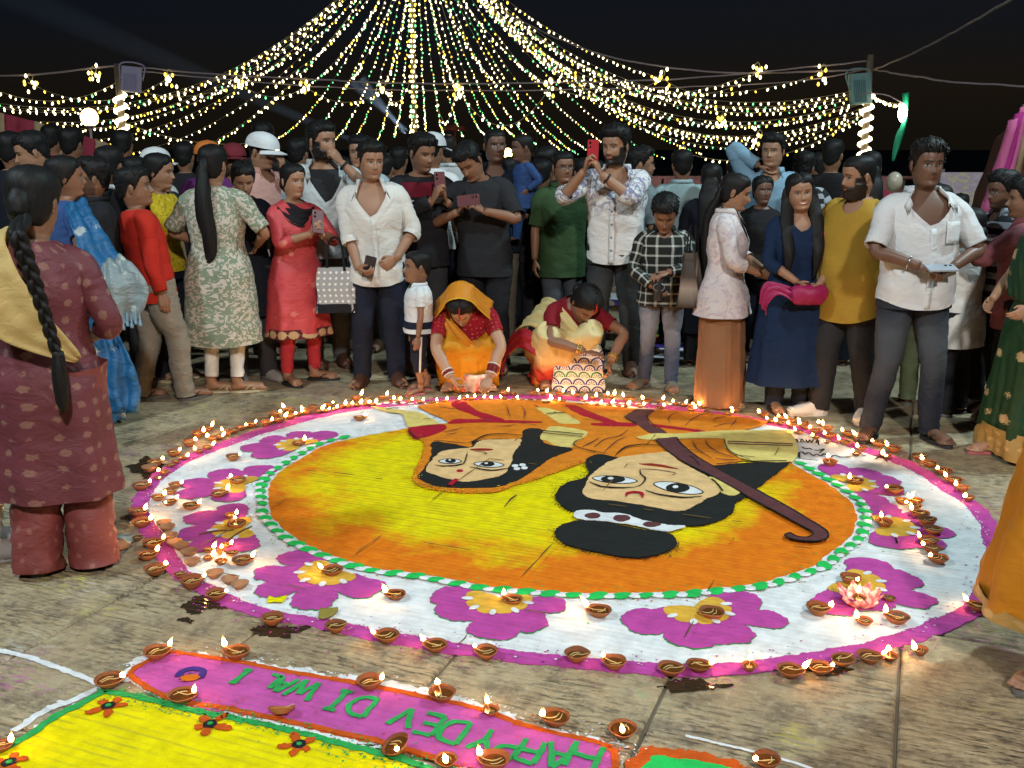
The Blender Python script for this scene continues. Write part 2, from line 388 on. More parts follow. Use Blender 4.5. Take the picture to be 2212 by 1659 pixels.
def pxoval(z, cx, cy_, rx, ry, n=20):
    return zg(z, [(cx + rx * math.cos(2 * math.pi * i / n), cy_ + ry * math.sin(2 * math.pi * i / n)) for i in range(n)])
# ------------------------------------------------------------------ the big round rangoli
rang = empty('rangoli', gnd(1200, 1080)); tag(rang, 'large round rangoli of two figures in orange on a yellow disc, ringed with magenta flowers', 'rangoli')
class _RP:                                           # children are given in world coordinates
    pass
def fin(o, root):
    o.matrix_parent_inverse = Matrix.Translation(root.location).inverted(); return o
_sheet, _stroke = sheet, stroke
def sheet(*a, **k): o = _sheet(*a, **k); return fin(o, o.parent) if o.parent and o.parent.type == 'EMPTY' else o
def stroke(*a, **k): o = _stroke(*a, **k); return fin(o, o.parent) if o.parent and o.parent.type == 'EMPTY' else o
OUT = [(282,1092),(304,1050),(345,1015),(400,985),(478,955),(540,933),(604,914),(674,895),(740,881),(814,872),(958,860),(1128,853),(1271,859),(1438,876),(1542,889),(1652,907),
       (1780,933),(1838,954),(1895,973),(1961,996),(2026,1030),(2080,1066),(2120,1095),(2148,1125),(2166,1170),(2170,1220),(2158,1270),(2120,1325),(2052,1362),(1947,1398),(1817,1426),(1634,1453),(1500,1462),
       (1404,1459),(1273,1450),(1168,1438),(1090,1426),(976,1414),(846,1391),(741,1373),(652,1355),(558,1336),(483,1312),(425,1284),(373,1254),(338,1202),(312,1158),(290,1124)]
og = [gnd(x, y) for x, y in OUT]; CEN = sum(og, Vector()) / len(og)
Z0 = 0.0025; DZ = 0.0016
def lay(k): return Z0 + DZ * k
sheet('magenta_rim', og, lay(0), PW['magenta'], rang, jit=0.007, smoothn=260)
wg = [CEN + (p - CEN) * (1 - (0.075 + .05 * max(0, (p - CEN).y) / 1.8) / (p - CEN).length) for p in og]
sheet('white_ground', wg, lay(1), PW['white'], rang, jit=0.005, smoothn=260)
RING = [(567,1092),(564,1058),(577,1032),(609,1009),(661,977),(700,959),(752,946),(775,941),(827,932),(879,922),(960,912),(1100,905),(1280,905),(1450,915),(1580,945),(1690,985),(1765,1025),(1791,1040),(1822,1061),(1851,1082),(1867,1105),
        (1868,1132),(1856,1166),(1817,1197),(1778,1228),(1712,1252),(1655,1269),(1574,1279),(1482,1288),(1351,1292),(1221,1290),(1077,1278),(1028,1273),(898,1249),(793,1235),(713,1210),(661,1189),(614,1163),(588,1139),(570,1116)]
rg = [gnd(x, y) for x, y in RING]; RC = sum(rg, Vector()) / len(rg)
ringc = smooth_closed(rg, 190)
# sun disc: yellow powder going over into orange towards the rim
m, nt, b, sv, c0 = powder('powder_sun', (0.80, 0.66, 0.0), None, 0.95, 0.75)
mp = mapping(nt, geopos(nt), (1, 1, 1), (0, 0, 0), (-RC.x - 0.02, -(RC.y + 0.42), 0)); ln = nt.nodes.new('ShaderNodeVectorMath'); ln.operation = 'LENGTH'
nt.links.new(mapping(nt, mp, (0.92, 1.0, 0)), ln.inputs[0])
rr = math_(nt, 'ADD', ln.outputs['Value'], math_(nt, 'MULTIPLY', math_(nt, 'SUBTRACT', noise(nt, sv, 3.2, 8, 0.68), 0.5), 1.0))
of = ramp(nt, rr, [(0.98, (0, 0, 0)), (1.16, (1, 1, 1))]).outputs[0]
of = ramp(nt, math_(nt, 'MULTIPLY', rr, 0.5), [(0.44, (0, 0, 0)), (0.53, (.5, .5, .5)), (0.60, (1, 1, 1))]).outputs[0]
m2, nt2, b2 = None, None, None
oc = mixc(nt, ramp(nt, noise(nt, sv, 17.0, 4), [(0.35, (0, 0, 0)), (0.7, (1, 1, 1))]).outputs[0], (0.72, 0.19, 0.008), (0.60, 0.13, 0.006))
cc = mixc(nt, of, c0, oc); w, brk = grooves(nt, sv)
cc = mixc(nt, math_(nt, 'MULTIPLY', math_(nt, 'MULTIPLY', math_(nt, 'SUBTRACT', 1.0, w), brk), 0.42), cc, (0.22, 0.12, 0.012))
nt.links.new(cc, b.inputs['Base Color'])
sheet('sun_disc', [RC + (p - RC) * (1 - 0.035 / (p - RC).length) for p in ringc], lay(2), m, rang, jit=0.004)
# flowers
def petal(c, dirv, r0, L, w, n=16):
    side = Vector((-dirv.y, dirv.x, 0)); P = []
    for i in range(n):
        t = i / (n - 1) * math.pi; P.append(c + dirv * (r0 + L * (0.5 - 0.5 * math.cos(t))) + side * (w * math.sin(t) ** 0.75 * (0.55 + 0.45 * (0.5 - 0.5 * math.cos(t)))))
    for i in range(n - 2, 0, -1):
        t = i / (n - 1) * math.pi; P.append(c + dirv * (r0 + L * (0.5 - 0.5 * math.cos(t))) - side * (w * math.sin(t) ** 0.75 * (0.55 + 0.45 * (0.5 - 0.5 * math.cos(t)))))
    return P
for fi, (fx, fy) in enumerate([(645,964),(520,1050),(520,1144),(712,1240),(1077,1298),(1505,1318),(1838,1262),(1915,1140),(1835,1047)]):
    c = gnd(fx, fy); od = (c - RC); od.z = 0; od.normalize(); fl = empty('flower', c); fl.parent = rang
    fl.matrix_parent_inverse = Matrix.Translation(rang.location).inverted()
    def ad(o): o.parent = fl; o.matrix_parent_inverse = Matrix.Translation(fl.location).inverted(); return o
    fr = random.Random(fi)
    for k, a in enumerate((-88, -44, 0, 44, 88)):
        d = od.copy(); d.rotate(Matrix.Rotation(R(a + fr.uniform(-6, 6)), 3, 'Z'))
        pt = petal(c, d, 0.05, fr.uniform(0.19, 0.27), fr.uniform(0.085, 0.118))
        ad(_sheet('outline', [c + (p - c) * 1.008 for p in pt], lay(3) - 0.0006 + 0.0002 * k, PW['green'], None, jit=0.007, thick=0.001))
        ad(_sheet('petal', pt, lay(4) + 0.0002 * k, PW['magenta'], None, jit=0.007, thick=0.001))
    for k in range(6):
        d = od.copy(); d.rotate(Matrix.Rotation(R(-100 + 40 * k), 3, 'Z'))
        ad(_sheet('centre_petal', petal(c, d, 0.0, 0.125, 0.045), lay(5) + 0.0002 * k, PW['ochre'], None, jit=0.003, thick=0.001))
    for k in range(5):
        d = od.copy(); d.rotate(Matrix.Rotation(R(-80 + 40 * k), 3, 'Z'))
        ad(_sheet('white_dab', oval(c + d * 0.115, 0.022, 0.013, math.atan2(d.y, d.x), 10), lay(6) + 0.001, PW['white'], None, jit=0.002, thick=0.001))
# beaded ring of green and white dabs
def dabmesh(mat, nm, rx, ry):
    mb = MB(); n = 12; a = np.linspace(0, 2 * np.pi, n, endpoint=False)
    V = np.vstack([np.c_[rx * np.cos(a), ry * np.sin(a), np.zeros(n)], np.c_[0.75 * rx * np.cos(a), 0.75 * ry * np.sin(a), np.full(n, 0.002)], [[0, 0, 0.0026]]])
    V[:, :2] *= (1 + 0.12 * vnoise(V * 150, 3))[:, None]
    F = grid_faces(2, n) + [(n + i, n + (i + 1) % n, 2 * n) for i in range(n)]; mb.add(V, F); return mb.mesh(nm, mat)
DG = dabmesh(PW['brightgreen'], 'green_dab', 0.040, 0.024); DW = dabmesh(PW['white'], 'white_dab', 0.026, 0.017)
for i, p in enumerate(ringc):
    q = Vector(p)
    if i % 2 == 1: q = RC + (q - RC) * 1.008
    d = ringc[(i + 1) % len(ringc)] - ringc[i - 1]; a = math.atan2(d.y, d.x)
    px_top = q.y > RC.y + 1.0
    if px_top: continue
    o = link('green_dab' if i % 2 == 0 else 'white_dab', DG if i % 2 == 0 else DW, rang); fin(o, rang)
    o.location = (q.x, q.y, lay(5) + 0.001); o.rotation_euler = (0, 0, a + (0.45 if i % 2 == 0 else 0) + random.uniform(-.2, .2)); s = random.uniform(0.85, 1.15); o.scale = (s, s, 1)
# ---- the two figures
Z2 = lambda pts: zg('2', pts)
Z3 = lambda pts: zg('3', pts)
ORANGE = [(903,882),(930,876),(984,871),(1100,868),(1240,874),(1359,886),(1450,890),(1542,898),(1657,916),(1600,938),(1600,970),(1600,1000),(1547,1012),(1450,1000),(1350,1010),(1270,1003),(1219,1019),(1160,1040),(1115,1053),(1075,1067),(997,1069),(945,1064),(911,1056),(890,1040),(893,1027),(911,988),(917,962),(905,950),(950,938),(965,914),(930,897)]
sheet('orange_robe', [gnd(x, y) for x, y in ORANGE], lay(7), PW['garment'], rang, smoothn=220)
def S(name, pts, k, mat, sm=110, **kw): return sheet(name, pts, lay(k), PW[mat], rang, smoothn=sm, **kw)
S('cream_sleeve', Z2([(300,198),(460,214),(600,233),(700,248),(790,290),(850,335),(730,352),(620,366),(580,300),(560,262),(430,237)]), 8, 'cream')
S('maroon_cuff', Z2([(612,378),(750,358),(900,345),(925,380),(850,420),(700,466),(650,458)]), 8, 'red')
S('red_sash', Z2([(972,160),(1080,160),(1130,200),(1200,240),(1300,270),(1400,305),(1380,328),(1280,322),(1150,272),(1000,210)]), 8, 'red')
S('red_sash', Z2([(945,328),(1000,306),(1250,308),(1500,315),(1690,322),(1680,336),(1250,332),(960,342)]), 9, 'red')
S('red_sash', Z3([(-30,185),(60,190),(200,250),(400,325),(540,340),(540,365),(360,362),(200,355),(190,340),(280,330),(100,270),(-10,205)]), 8, 'red')
S('red_sash', Z3([(700,345),(900,370),(1120,402),(1080,413),(900,390),(710,366)]), 8, 'red')
S('cream_hand', Z2([(1660,215),(1740,210),(1890,250),(2030,335),(1940,340),(1860,335),(1760,270)]), 8, 'cream')
S('cream_arm', Z2([(1780,368),(1900,370),(2090,410),(2060,460),(1990,500),(1970,537),(1860,530),(1760,490),(1690,460),(1720,415)]), 8, 'cream')
S('womans_hair', Z2([(820,495),(980,515),(1130,540),(1150,490),(1350,470),(1530,470),(1560,400),(1640,380),(1720,400),(1700,470),(1780,520),(1970,550),(1850,600),(1700,690),(1600,770),(1450,840),(1350,870),(1100,878),(900,872),(760,832),(680,785),(740,720),(800,600)]), 9, 'black')
S('womans_face', Z2([(1130,543),(1190,492),(1300,480),(1420,476),(1540,475),(1530,520),(1490,580),(1470,640),(1440,700),(1400,765),(1250,808),(1080,830),(960,810),(860,780),(760,745),(780,680),(850,600),(950,565)]), 10, 'skin')
S('mans_hair', Z3([(140,650),(200,612),(270,598),(400,625),(600,640),(900,690),(1220,690),(1400,672),(1800,665),(1760,720),(1650,800),(1570,870),(1480,930),(1440,975),(1370,1010),(1345,1090),(1200,1160),(1050,1193),(800,1182),(520,1120),(300,1080),(40,1070),(-50,1030),(-110,960),(-80,880),(0,830),(130,795),(170,745)]), 9, 'black')
S('mans_face', Z3([(395,638),(600,602),(820,585),(900,650),(1020,720),(1150,790),(1240,850),(1250,920),(1140,970),(1050,1020),(960,1068),(830,1070),(650,1030),(400,990),(200,970),(125,920),(150,820),(250,720)]), 10, 'skin')
S('ear', Z3([(1160,790),(1300,840),(1410,912),(1370,945),(1280,930),(1235,885)]), 11, 'cream', 60)
S('hair_band', Z3([(50,1080),(120,1066),(200,1070),(300,1090),(450,1100),(600,1150),(800,1190),(960,1206),(880,1235),(800,1250),(500,1190),(300,1160),(100,1145),(40,1115)]), 11, 'white')
for cx_, cy_, rx, ry in ((200,1118,75,24),(440,1142,72,26),(685,1193,75,20)):
    S('band_stone', pxoval('3', cx_, cy_, rx, ry), 12, 'brown', 0)
S('hair_bun', Z3([(0,1165),(100,1150),(300,1168),(550,1218),(800,1258),(870,1290),(890,1340),(850,1390),(720,1440),(550,1458),(350,1435),(150,1395),(0,1350),(-95,1300),(-95,1220)]), 10, 'black')
S('cream_forearm', Z3([(560,462),(720,428),(900,432),(1100,415),(1300,405),(1550,402),(1820,405),(1860,450),(1890,560),(1870,640),(1790,665),(1500,655),(1340,590),(1290,520),(1270,470),(920,470),(700,482),(620,480)]), 11, 'cream')
S('brown_staff', Z3([(460,288),(510,250),(560,225),(710,228),(650,280),(660,330),(720,375),(810,420),(680,422),(560,350)]), 9, 'brown')
S('brown_staff', Z3([(710,482),(800,472),(890,465),(930,520),(1050,620),(1200,710),(1400,820),(1600,930),(1800,1040),(2000,1160),(2120,1240),(2143,1285),(2120,1315),(2040,1332),(1900,1325),(1810,1302),(1785,1278),(1830,1262),(1880,1290),(1960,1300),(2015,1278),(2000,1245),(1900,1190),(1700,1080),(1500,970),(1350,880),(1150,770),(950,670),(820,580)]), 12, 'brown', 200)
def L(name, pts, w, k, mat, **kw): return stroke(name, pts, w, lay(k), PW[mat], rang, **kw)
L('staff_outline', Z3([(890,465),(930,520),(1050,620),(1200,710),(1400,820),(1600,930),(1800,1040),(2000,1160),(2120,1240),(2143,1285),(2120,1315),(2040,1332),(1900,1325),(1810,1302),(1785,1278),(1830,1262)]), 0.009, 13, 'black')
L('staff_outline', Z3([(1830,1262),(1880,1290),(1960,1300),(2015,1278),(2000,1245),(1900,1190),(1700,1080),(1500,970),(1350,880),(1150,770),(950,670),(820,580),(710,482)]), 0.007, 13, 'black')
# eyes, brows, lips and lines
def eye(z, cx_, cy_, rx, ry, ix, iy, irx, iry, tilt):
    P = [(cx_ + rx * math.cos(t), cy_ + tilt * rx * math.cos(t) + ry * math.sin(t) * abs(math.sin(t)) ** 0.3) for t in [2 * math.pi * i / 28 for i in range(28)]]
    sheet('eye', zg(z, P), lay(11), PW['white'], rang, jit=0.001, step=0.01)
    L('lid_line', zg(z, P + P[:1]), 0.005, 12, 'black', jit=0.001)
    S('iris', pxoval(z, ix, iy, irx, iry), 12, 'black', 0, jit=0.001); S('glint', pxoval(z, ix - 0.2 * irx, iy - 0.1 * iry, irx * 0.25, iry * 0.3, 8), 14, 'white', 0, jit=0.0)
eye('3', 380, 817, 185, 30, 365, 814, 100, 30, 0.07); eye('3', 905, 887, 205, 42, 900, 886, 98, 38, 0.17)
eye('2', 955, 663, 95, 20, 962, 660, 45, 17, 0.0); eye('2', 1275, 690, 125, 24, 1265, 687, 58, 20, 0.05)
for z, pts, w, mt in [('3', [(170,840),(260,875),(400,888),(540,885)], .018, 'black'), ('3', [(630,910),(750,945),(950,970),(1100,960)], .018, 'black'), ('2', [(830,698),(900,707),(1000,702),(1052,688)], .014, 'black'),
                   ('2', [(1120,715),(1250,740),(1330,742),(1450,722)], .016, 'black'), ('3', [(475,962),(490,932),(550,925),(600,932),(612,975)], .028, 'red'), ('3', [(590,730),(592,770),(632,812),(600,862),(540,885)], .010, 'black'),
                   ('3', [(600,733),(720,738),(880,765),(850,782)], .006, 'brown'), ('2', [(1100,590),(1085,650),(1060,690),(1000,706)], .009, 'black'), ('2', [(1150,585),(1230,590),(1260,605),(1230,608)], .005, 'brown'),
                   ('2', [(958,868),(1012,815)], .030, 'red'), ('2', [(1110,515),(1180,482),(1260,447),(1400,438),(1560,452)], .014, 'black'), ('3', [(385,620),(450,560),(520,535),(640,525),(755,533)], .016, 'black'),
                   ('3', [(1310,500),(1500,508),(1850,522)], .012, 'brown'), ('3', [(1310,517),(1500,525),(1850,537)], .012, 'brown'), ('2', [(1720,410),(1880,425),(2060,442)], .012, 'black'), ('2', [(1720,428),(1880,446),(2050,460)], .010, 'brown'),
                   ('2', [(1750,268),(1830,262),(1910,258)], .012, 'black'), ('2', [(430,232),(480,222),(530,224)], .008, 'black'), ('3', [(1000,620),(1040,650),(1080,700)], .004, 'black'),
                   ('2', [(610,385),(640,440),(690,472),(760,460)], .010, 'black'), ('2', [(1990,545),(1980,515),(2010,490),(2060,480)], .006, 'black'), ('2', [(2000,545),(2080,570),(2160,590)], .006, 'black'),
                   ('3', [(50,500),(40,530),(110,560),(330,610)], .006, 'black'), ('3', [(1280,470),(1295,530),(1345,590),(1500,655)], .007, 'black'), ('3', [(460,288),(480,310),(560,350)], .007, 'black'), ('3', [(650,250),(655,310),(720,375),(800,415)], .007, 'black'),
                   ('3', [(1220,690),(1500,668),(1800,662)], .007, 'black'), ('3', [(1180,815),(1230,860),(1270,915)], .010, 'black'), ('2', [(1090,516),(1000,508),(900,498),(820,494)], .008, 'black')]:
    L('drawn_line', zg(z, pts), w * .8, 14, mt, taper=len(pts) > 3)
# folds drawn on the robes
for z, pts in [('2', [(1420,190),(1435,240),(1455,300)]), ('2', [(1540,200),(1575,250),(1570,310)]), ('2', [(1650,190),(1690,215)]), ('2', [(870,210),(960,225),(1040,232)]), ('2', [(900,420),(1000,400),(1060,385)]), ('2', [(930,440),(1010,430)]),
               ('2', [(1340,370),(1400,372),(1500,360)]), ('3', [(840,345),(825,310),(850,275),(900,255)]), ('3', [(960,370),(1010,320),(1080,280),(1150,268)]), ('3', [(1200,375),(1290,350),(1370,345)]), ('3', [(1330,380),(1375,330),(1385,305)]), ('3', [(1190,325),(1230,300),(1300,290)]),
               ('3', [(210,545),(300,480),(420,450),(490,400)]), ('3', [(290,590),(390,500),(470,460)]), ('3', [(110,545),(200,500),(250,470)]), ('3', [(1130,480),(1150,530),(1240,590),(1360,630)]), ('3', [(1020,490),(1060,560),(1180,640)]), ('3', [(1210,640),(1290,650),(1400,655)])]:
    L('fold_line', zg(z, pts), 0.006, 13, 'brown', taper=True)
S('womans_lips', pxoval('2', 1215, 566, 95, 9), 12, 'lipred', 0, jit=0.001); S('mans_lips', Z3([(580,684),(680,682),(780,695),(905,726),(840,722),(720,705),(620,694)]), 12, 'lipred', 0, jit=0.001)
S('forehead_dot', pxoval('2', 1040, 742, 28, 10), 12, 'red', 0, jit=0.001)
S('nose_blush', Z3([(560,735),(650,722),(790,738),(890,770),(850,785),(700,775),(610,765)]), 11, 'skin', 0)
for a in range(4):
    S('earring', pxoval('2', 1530 + 45 * math.cos(a * 1.57 + .5), 710 + 18 * math.sin(a * 1.57 + .5), 28, 11, 10), 12, 'white', 0, jit=0.001)
# scribbled names on the white ground, written from the other side
for pts in [[(320,485),(330,465),(345,490)], [(365,490),(375,465),(392,488)], [(410,470),(425,495),(440,470),(455,495),(470,468)], [(490,500),(505,470),(515,515)], [(375,530),(410,545),(440,540),(455,555)], [(480,555),(510,560),(560,545),(545,560),(520,580)],
            [(360,620),(352,580),(380,570),(400,590),(430,575),(470,600),(500,590),(530,605),(560,585),(600,610),(650,600),(700,615),(780,610)], [(600,480),(640,490),(680,500)], [(800,600),(850,590),(900,605)], [(960,600),(1020,605),(1080,600)], [(980,630),(1030,605),(1060,585)], [(1010,590),(1050,625),(1085,655)],
            [(1140,1260 - 0),(1150,1290),(1160,1330)]]:
    L('scribble', zg('4', pts), 0.008, 6, 'black')
# open joints between the slabs where the powder has fallen in
jr = random.Random(11)
for (x0, y0, x1, y1) in JOINTS:
    for (a, c) in ((uvz(y0, x0), uvz(y1, x0)), (uvz(y0, x0), uvz(y0, x1))):
        t = 0.0
        while t < 1:
            dt = jr.uniform(0.06, 0.2)
            if jr.random() < 0.26:
                p, q = a.lerp(c, t), a.lerp(c, min(1, t + dt))
                if (p - RC).length < 1.55 and (q - RC).length < 1.55:
                    n = (q - p).cross(Vector((0, 0, 1))).normalized(); mid = p.lerp(q, .5) + n * jr.uniform(-.004, .004)
                    L('joint_line', [p, mid, q], 0.0045, 15, 'brown', taper=True).data.materials[0] = M_JOINT
            t += dt
# loose grains scattered off the edges
def specks(cols, pts, spread, n, mat, root, z=None):
    mb = MB(); sr = random.Random(n)
    for _ in range(n):
        a_ = sr.choice(pts); q = a_ + Vector((sr.gauss(0, spread), sr.gauss(0, spread), 0)); s = sr.uniform(.0018, .0045); t = sr.uniform(0, 3); e1 = np.array([math.cos(t), math.sin(t), 0]) * s; e2 = np.array([-math.sin(t), math.cos(t), 0]) * s * sr.uniform(.5, 1); c_ = np.array([q.x, q.y, lay(6) if z is None else z])
        mb.add([c_ - e1 - e2, c_ + e1 - e2, c_ + e1 + e2, c_ - e1 + e2], [(0, 1, 2, 3)])
    o = mb.obj('loose_grains', mat, root, smooth=False); fin(o, root); tag(o, kind='stuff')
rimd = smooth_closed(og, 500); wrd = smooth_closed(wg, 500)
specks(None, rimd, .045, 1500, PW['magenta'], rang, .0035); specks(None, wrd, .035, 900, PW['magenta'], rang, lay(3)); specks(None, wrd, .03, 700, PW['white'], rang, lay(3)); specks(None, ringc, .05, 700, PW['orange'], rang, lay(3)); specks(None, ringc, .06, 600, PW['brightgreen'], rang, lay(3) + .0004)
HOUT = [gnd(*zp('3', x, y)) for x, y in [(140,650),(170,745),(130,795),(0,830),(-80,880),(-110,960),(-50,1030),(40,1070)]]; BOUT = [gnd(*zp('3', x, y)) for x, y in [(-95,1220),(-95,1300),(0,1350),(150,1395),(350,1435),(550,1458),(720,1440),(850,1390),(890,1340)]]
inter = lambda P, k=25: [a.lerp(c, i / k) for a, c in zip(P[:-1], P[1:]) for i in range(k)]
specks(None, inter(HOUT), .02, 260, PW['black'], rang, lay(9) + .0006); specks(None, inter(BOUT), .018, 320, PW['black'], rang, lay(9) + .0009); specks(None, inter([gnd(x, y) for x, y in ORANGE[15:28]]), .02, 420, PW['orange'], rang, lay(8) + .0006); specks(None, inter([gnd(x, y) for x, y in ORANGE[15:28]]), .022, 300, PW['yellow'], rang, lay(9) + .0003)
# white dabs along the far rim
for i in range(46):
    x = 800 + i * 17.5; y = 867 + 0.0000165 * (x - 1120) ** 2 * 1.15 + (2 if i % 2 else 0)
    q = gnd(x, y + 4); o = link('white_dab', DW, rang); fin(o, rang); o.location = (q.x, q.y, lay(3)); o.scale = (.8, 1.2, 1.2)

# ------------------------------------------------------------------ the panel rangoli in front, with its writing
pan = empty('rangoli', gnd(600, 1580)); tag(pan, 'rangoli panel of yellow and pink bands with green writing, lying before the round rangoli', 'rangoli')
G = lambda pts: [gnd(x, y) for x, y in pts]
PINK = G([(283,1462),(320,1432),(375,1411),(506,1432),(636,1456),(767,1479),(898,1505),(1042,1537),(1142,1573),(1299,1610),(1326,1631),(1326,1665),(1290,1720),(1100,1700),(1000,1659),(950,1644),(820,1605),(689,1576),(506,1537),(470,1539),(366,1516)])
sheet('white_edge', [q + (q - gnd(800, 1560)).normalized() * 0.05 for q in PINK], lay(0), PW['white'], pan, jit=0.014)
sheet('orange_edge', [q + (q - gnd(800, 1560)).normalized() * 0.012 for q in PINK], lay(1), PW['rust'], pan, jit=0.008)
sheet('pink_band', PINK, lay(2), PW['pink'], pan, jit=0.006, smoothn=0)
stroke('orange_line', PINK[2:10], 0.02, lay(3), PW['rust'], pan); stroke('orange_line', [PINK[-1]] + PINK[-3:-7:-1][::-1][::-1], 0.02, lay(3), PW['rust'], pan)
stroke('orange_line', [PINK[-1], PINK[0], PINK[1], PINK[2]], 0.019, lay(3), PW['rust'], pan); stroke('orange_line', PINK[9:13], 0.02, lay(3), PW['rust'], pan)
YEL = G([(227,1497),(320,1515),(420,1540),(506,1556),(636,1585),(793,1626),(898,1655),(1000,1700),(1100,1900),(-250,1900),(-200,1700),(0,1625),(52,1598),(131,1548)])
sheet('yellow_panel', YEL, lay(1) + .0008, PW['yellow'], pan, jit=0.006)
stroke('green_edge', YEL[:8], 0.022, lay(4), PW['green'], pan); stroke('green_edge', [YEL[-4], YEL[-3], YEL[-2], YEL[-1], YEL[0]], 0.026, lay(4), PW['green'], pan)
stroke('white_edge', [gnd(30,1580), gnd(100,1535), gnd(160,1512), gnd(215,1485)], 0.024, lay(0), PW['white'], pan, jit=0.02)
for q in ((110,1530),(135,1520),(150,1540),(120,1560),(85,1575),(165,1528)): sheet('white_dab', oval(gnd(*q), .022, .009, -.6, 10), lay(1), PW['white'], pan)
for i, (fx, fy, s) in enumerate([(235,1531,1.0),(455,1570,1.05),(647,1615,1.0),(20,1655,1.1)]):
    c = gnd(fx, fy)
    for k in range(5):
        d = Vector((math.cos(1.256 * k + i), math.sin(1.256 * k + i), 0)); sheet('red_petal', petal(c, d, .008, .046 * s * (1 + .25 * math.sin(k * 5 + i)), .015), lay(5) + .0002 * k, PW['rust'], pan, jit=.005, step=.005)
    sheet('flower_eye', oval(c, .02, .02), lay(6), PW['black'], pan, jit=.002); sheet('flower_eye', oval(c, .008, .008), lay(7), PW['green'], pan, jit=.001)
# small lamp drawing at the end of the band
stroke('drawn_lamp', G([(385,1468),(395,1455),(418,1450),(440,1455),(432,1468),(405,1462)]), .022, lay(5), PW['blue'], pan); stroke('drawn_lamp', G([(392,1476),(405,1468)]), .02, lay(5) + .0005, PW['blue'], pan)
sheet('drawn_flame', oval(gnd(408, 1472), .03, .02), lay(5) + .001, PW['orange'], pan)
# letters: each a set of poured strokes, their tops towards the camera
LET = {'H': [[(0,0),(0,1)], [(.7,0),(.7,1)], [(0,.5),(.7,.5)]], 'A': [[(0,0),(.35,1)], [(.35,1),(.7,0)], [(.15,.4),(.55,.4)]], 'P': [[(0,0),(0,1)], [(0,1),(.5,.98),(.62,.75),(.5,.52),(0,.5)]],
       'Y': [[(0,1),(.35,.5)], [(.7,1),(.35,.5)], [(.35,.5),(.35,0)]], 'D': [[(0,0),(0,1)], [(0,1),(.5,.9),(.65,.5),(.5,.1),(0,0)]], 'E': [[(0,0),(0,1)], [(0,1),(.6,1)], [(0,.5),(.5,.5)], [(0,0),(.6,0)]],
       'V': [[(0,1),(.35,0)], [(.35,0),(.7,1)]], 'I': [[(.3,0),(.3,1)], [(.1,0),(.5,0)], [(.1,1),(.5,1)]], 'W': [[(0,1),(.2,0)], [(.2,0),(.42,.75)], [(.42,.75),(.64,0)], [(.64,0),(.85,1)]], 'L': [[(0,1),(0,0)], [(0,0),(.55,0)]]}
bd = (gnd(506, 1485) - gnd(1250, 1650)).normalized(); bu = Vector((bd.y, -bd.x, 0)); bu = bu if bu.y < 0 else -bu
for ch, x, y, h in [('H',1262,1640,.115),('A',1205,1640,.11),('P',1140,1628,.10),('P',1098,1618,.10),('Y',1048,1605,.105),('D',976,1586,.11),('E',924,1570,.10),('V',874,1556,.095),('D',778,1530,.105),('I',728,1518,.105),('W',660,1497,.10),('A',612,1485,.085),('L',582,1477,.075),('I',519,1466,.075)]:
    o = gnd(x, y)
    for si, st in enumerate(LET[ch]): stroke('letter_stroke', [o + bd * ((p[0] - .35) * h * .95) + bu * ((p[1] - .5) * h) for p in st], .017, lay(5) + .0004 * si, PW['green'], pan)
# green panel in the corner
gp = empty('rangoli', gnd(1480, 1655)); tag(gp, 'green rangoli panel edged in orange, only its corner showing beside the pink band', 'rangoli')
GRN = G([(1412,1634),(1460,1640),(1550,1652),(1640,1690),(1600,1760),(1380,1740),(1385,1665)])
sheet('orange_edge', [q + (q - gnd(1490, 1690)).normalized() * 0.045 for q in GRN], lay(0), PW['rust'], gp, jit=.012); sheet('green_panel', GRN, lay(1), PW['brightgreen'], gp, jit=.006)
specks(None, PINK, .03, 260, PW['rust'], pan, lay(4)); specks(None, [q for a, c in zip(YEL[:7], YEL[1:8]) for q in [a.lerp(c, i / 12) for i in range(12)]], .025, 500, PW['green'], pan, lay(5)); specks(None, [q for a, c in zip(PINK[:-1], PINK[1:]) for q in [a.lerp(c, i / 12) for i in range(12)]], .04, 700, PW['white'], pan, .0034)
cl = stroke('chalk_line', G([(-20,1402),(60,1420),(140,1448),(220,1482),(235,1500)]), .020, lay(0), PW['white'], None, jit=.02); tag(cl, 'broken white chalk line leading to the corner of the yellow panel', 'chalk line')
c2 = stroke('chalk_line', G([(1480,1590),(1600,1618),(1720,1650),(1800,1680)]), .010, lay(0), PW['white'], None, jit=.02); tag(c2, 'smudged white chalk line beside the green corner panel', 'chalk line')
# far rangoli behind the crowd
fr = empty('rangoli', at_y(1560, 760, 9.5)); fr.location.z = 0; tag(fr, 'green, orange and violet striped rangoli on the ground behind the crowd', 'rangoli')
for k, (yy0, yy1, mt) in enumerate([(7.6,8.0,'white'),(8.0,8.25,'blue'),(8.25,8.6,'orange'),(8.6,9.9,'brightgreen'),(9.9,10.3,'orange'),(10.3,10.7,'blue'),(10.7,11.2,'white')]):
    sheet('stripe', [Vector((1.08, yy0, 0)), Vector((6.4, yy0, 0)), Vector((6.4, yy1, 0)), Vector((1.08, yy1, 0))], lay(0), PW[mt], fr, jit=.02, step=.08)
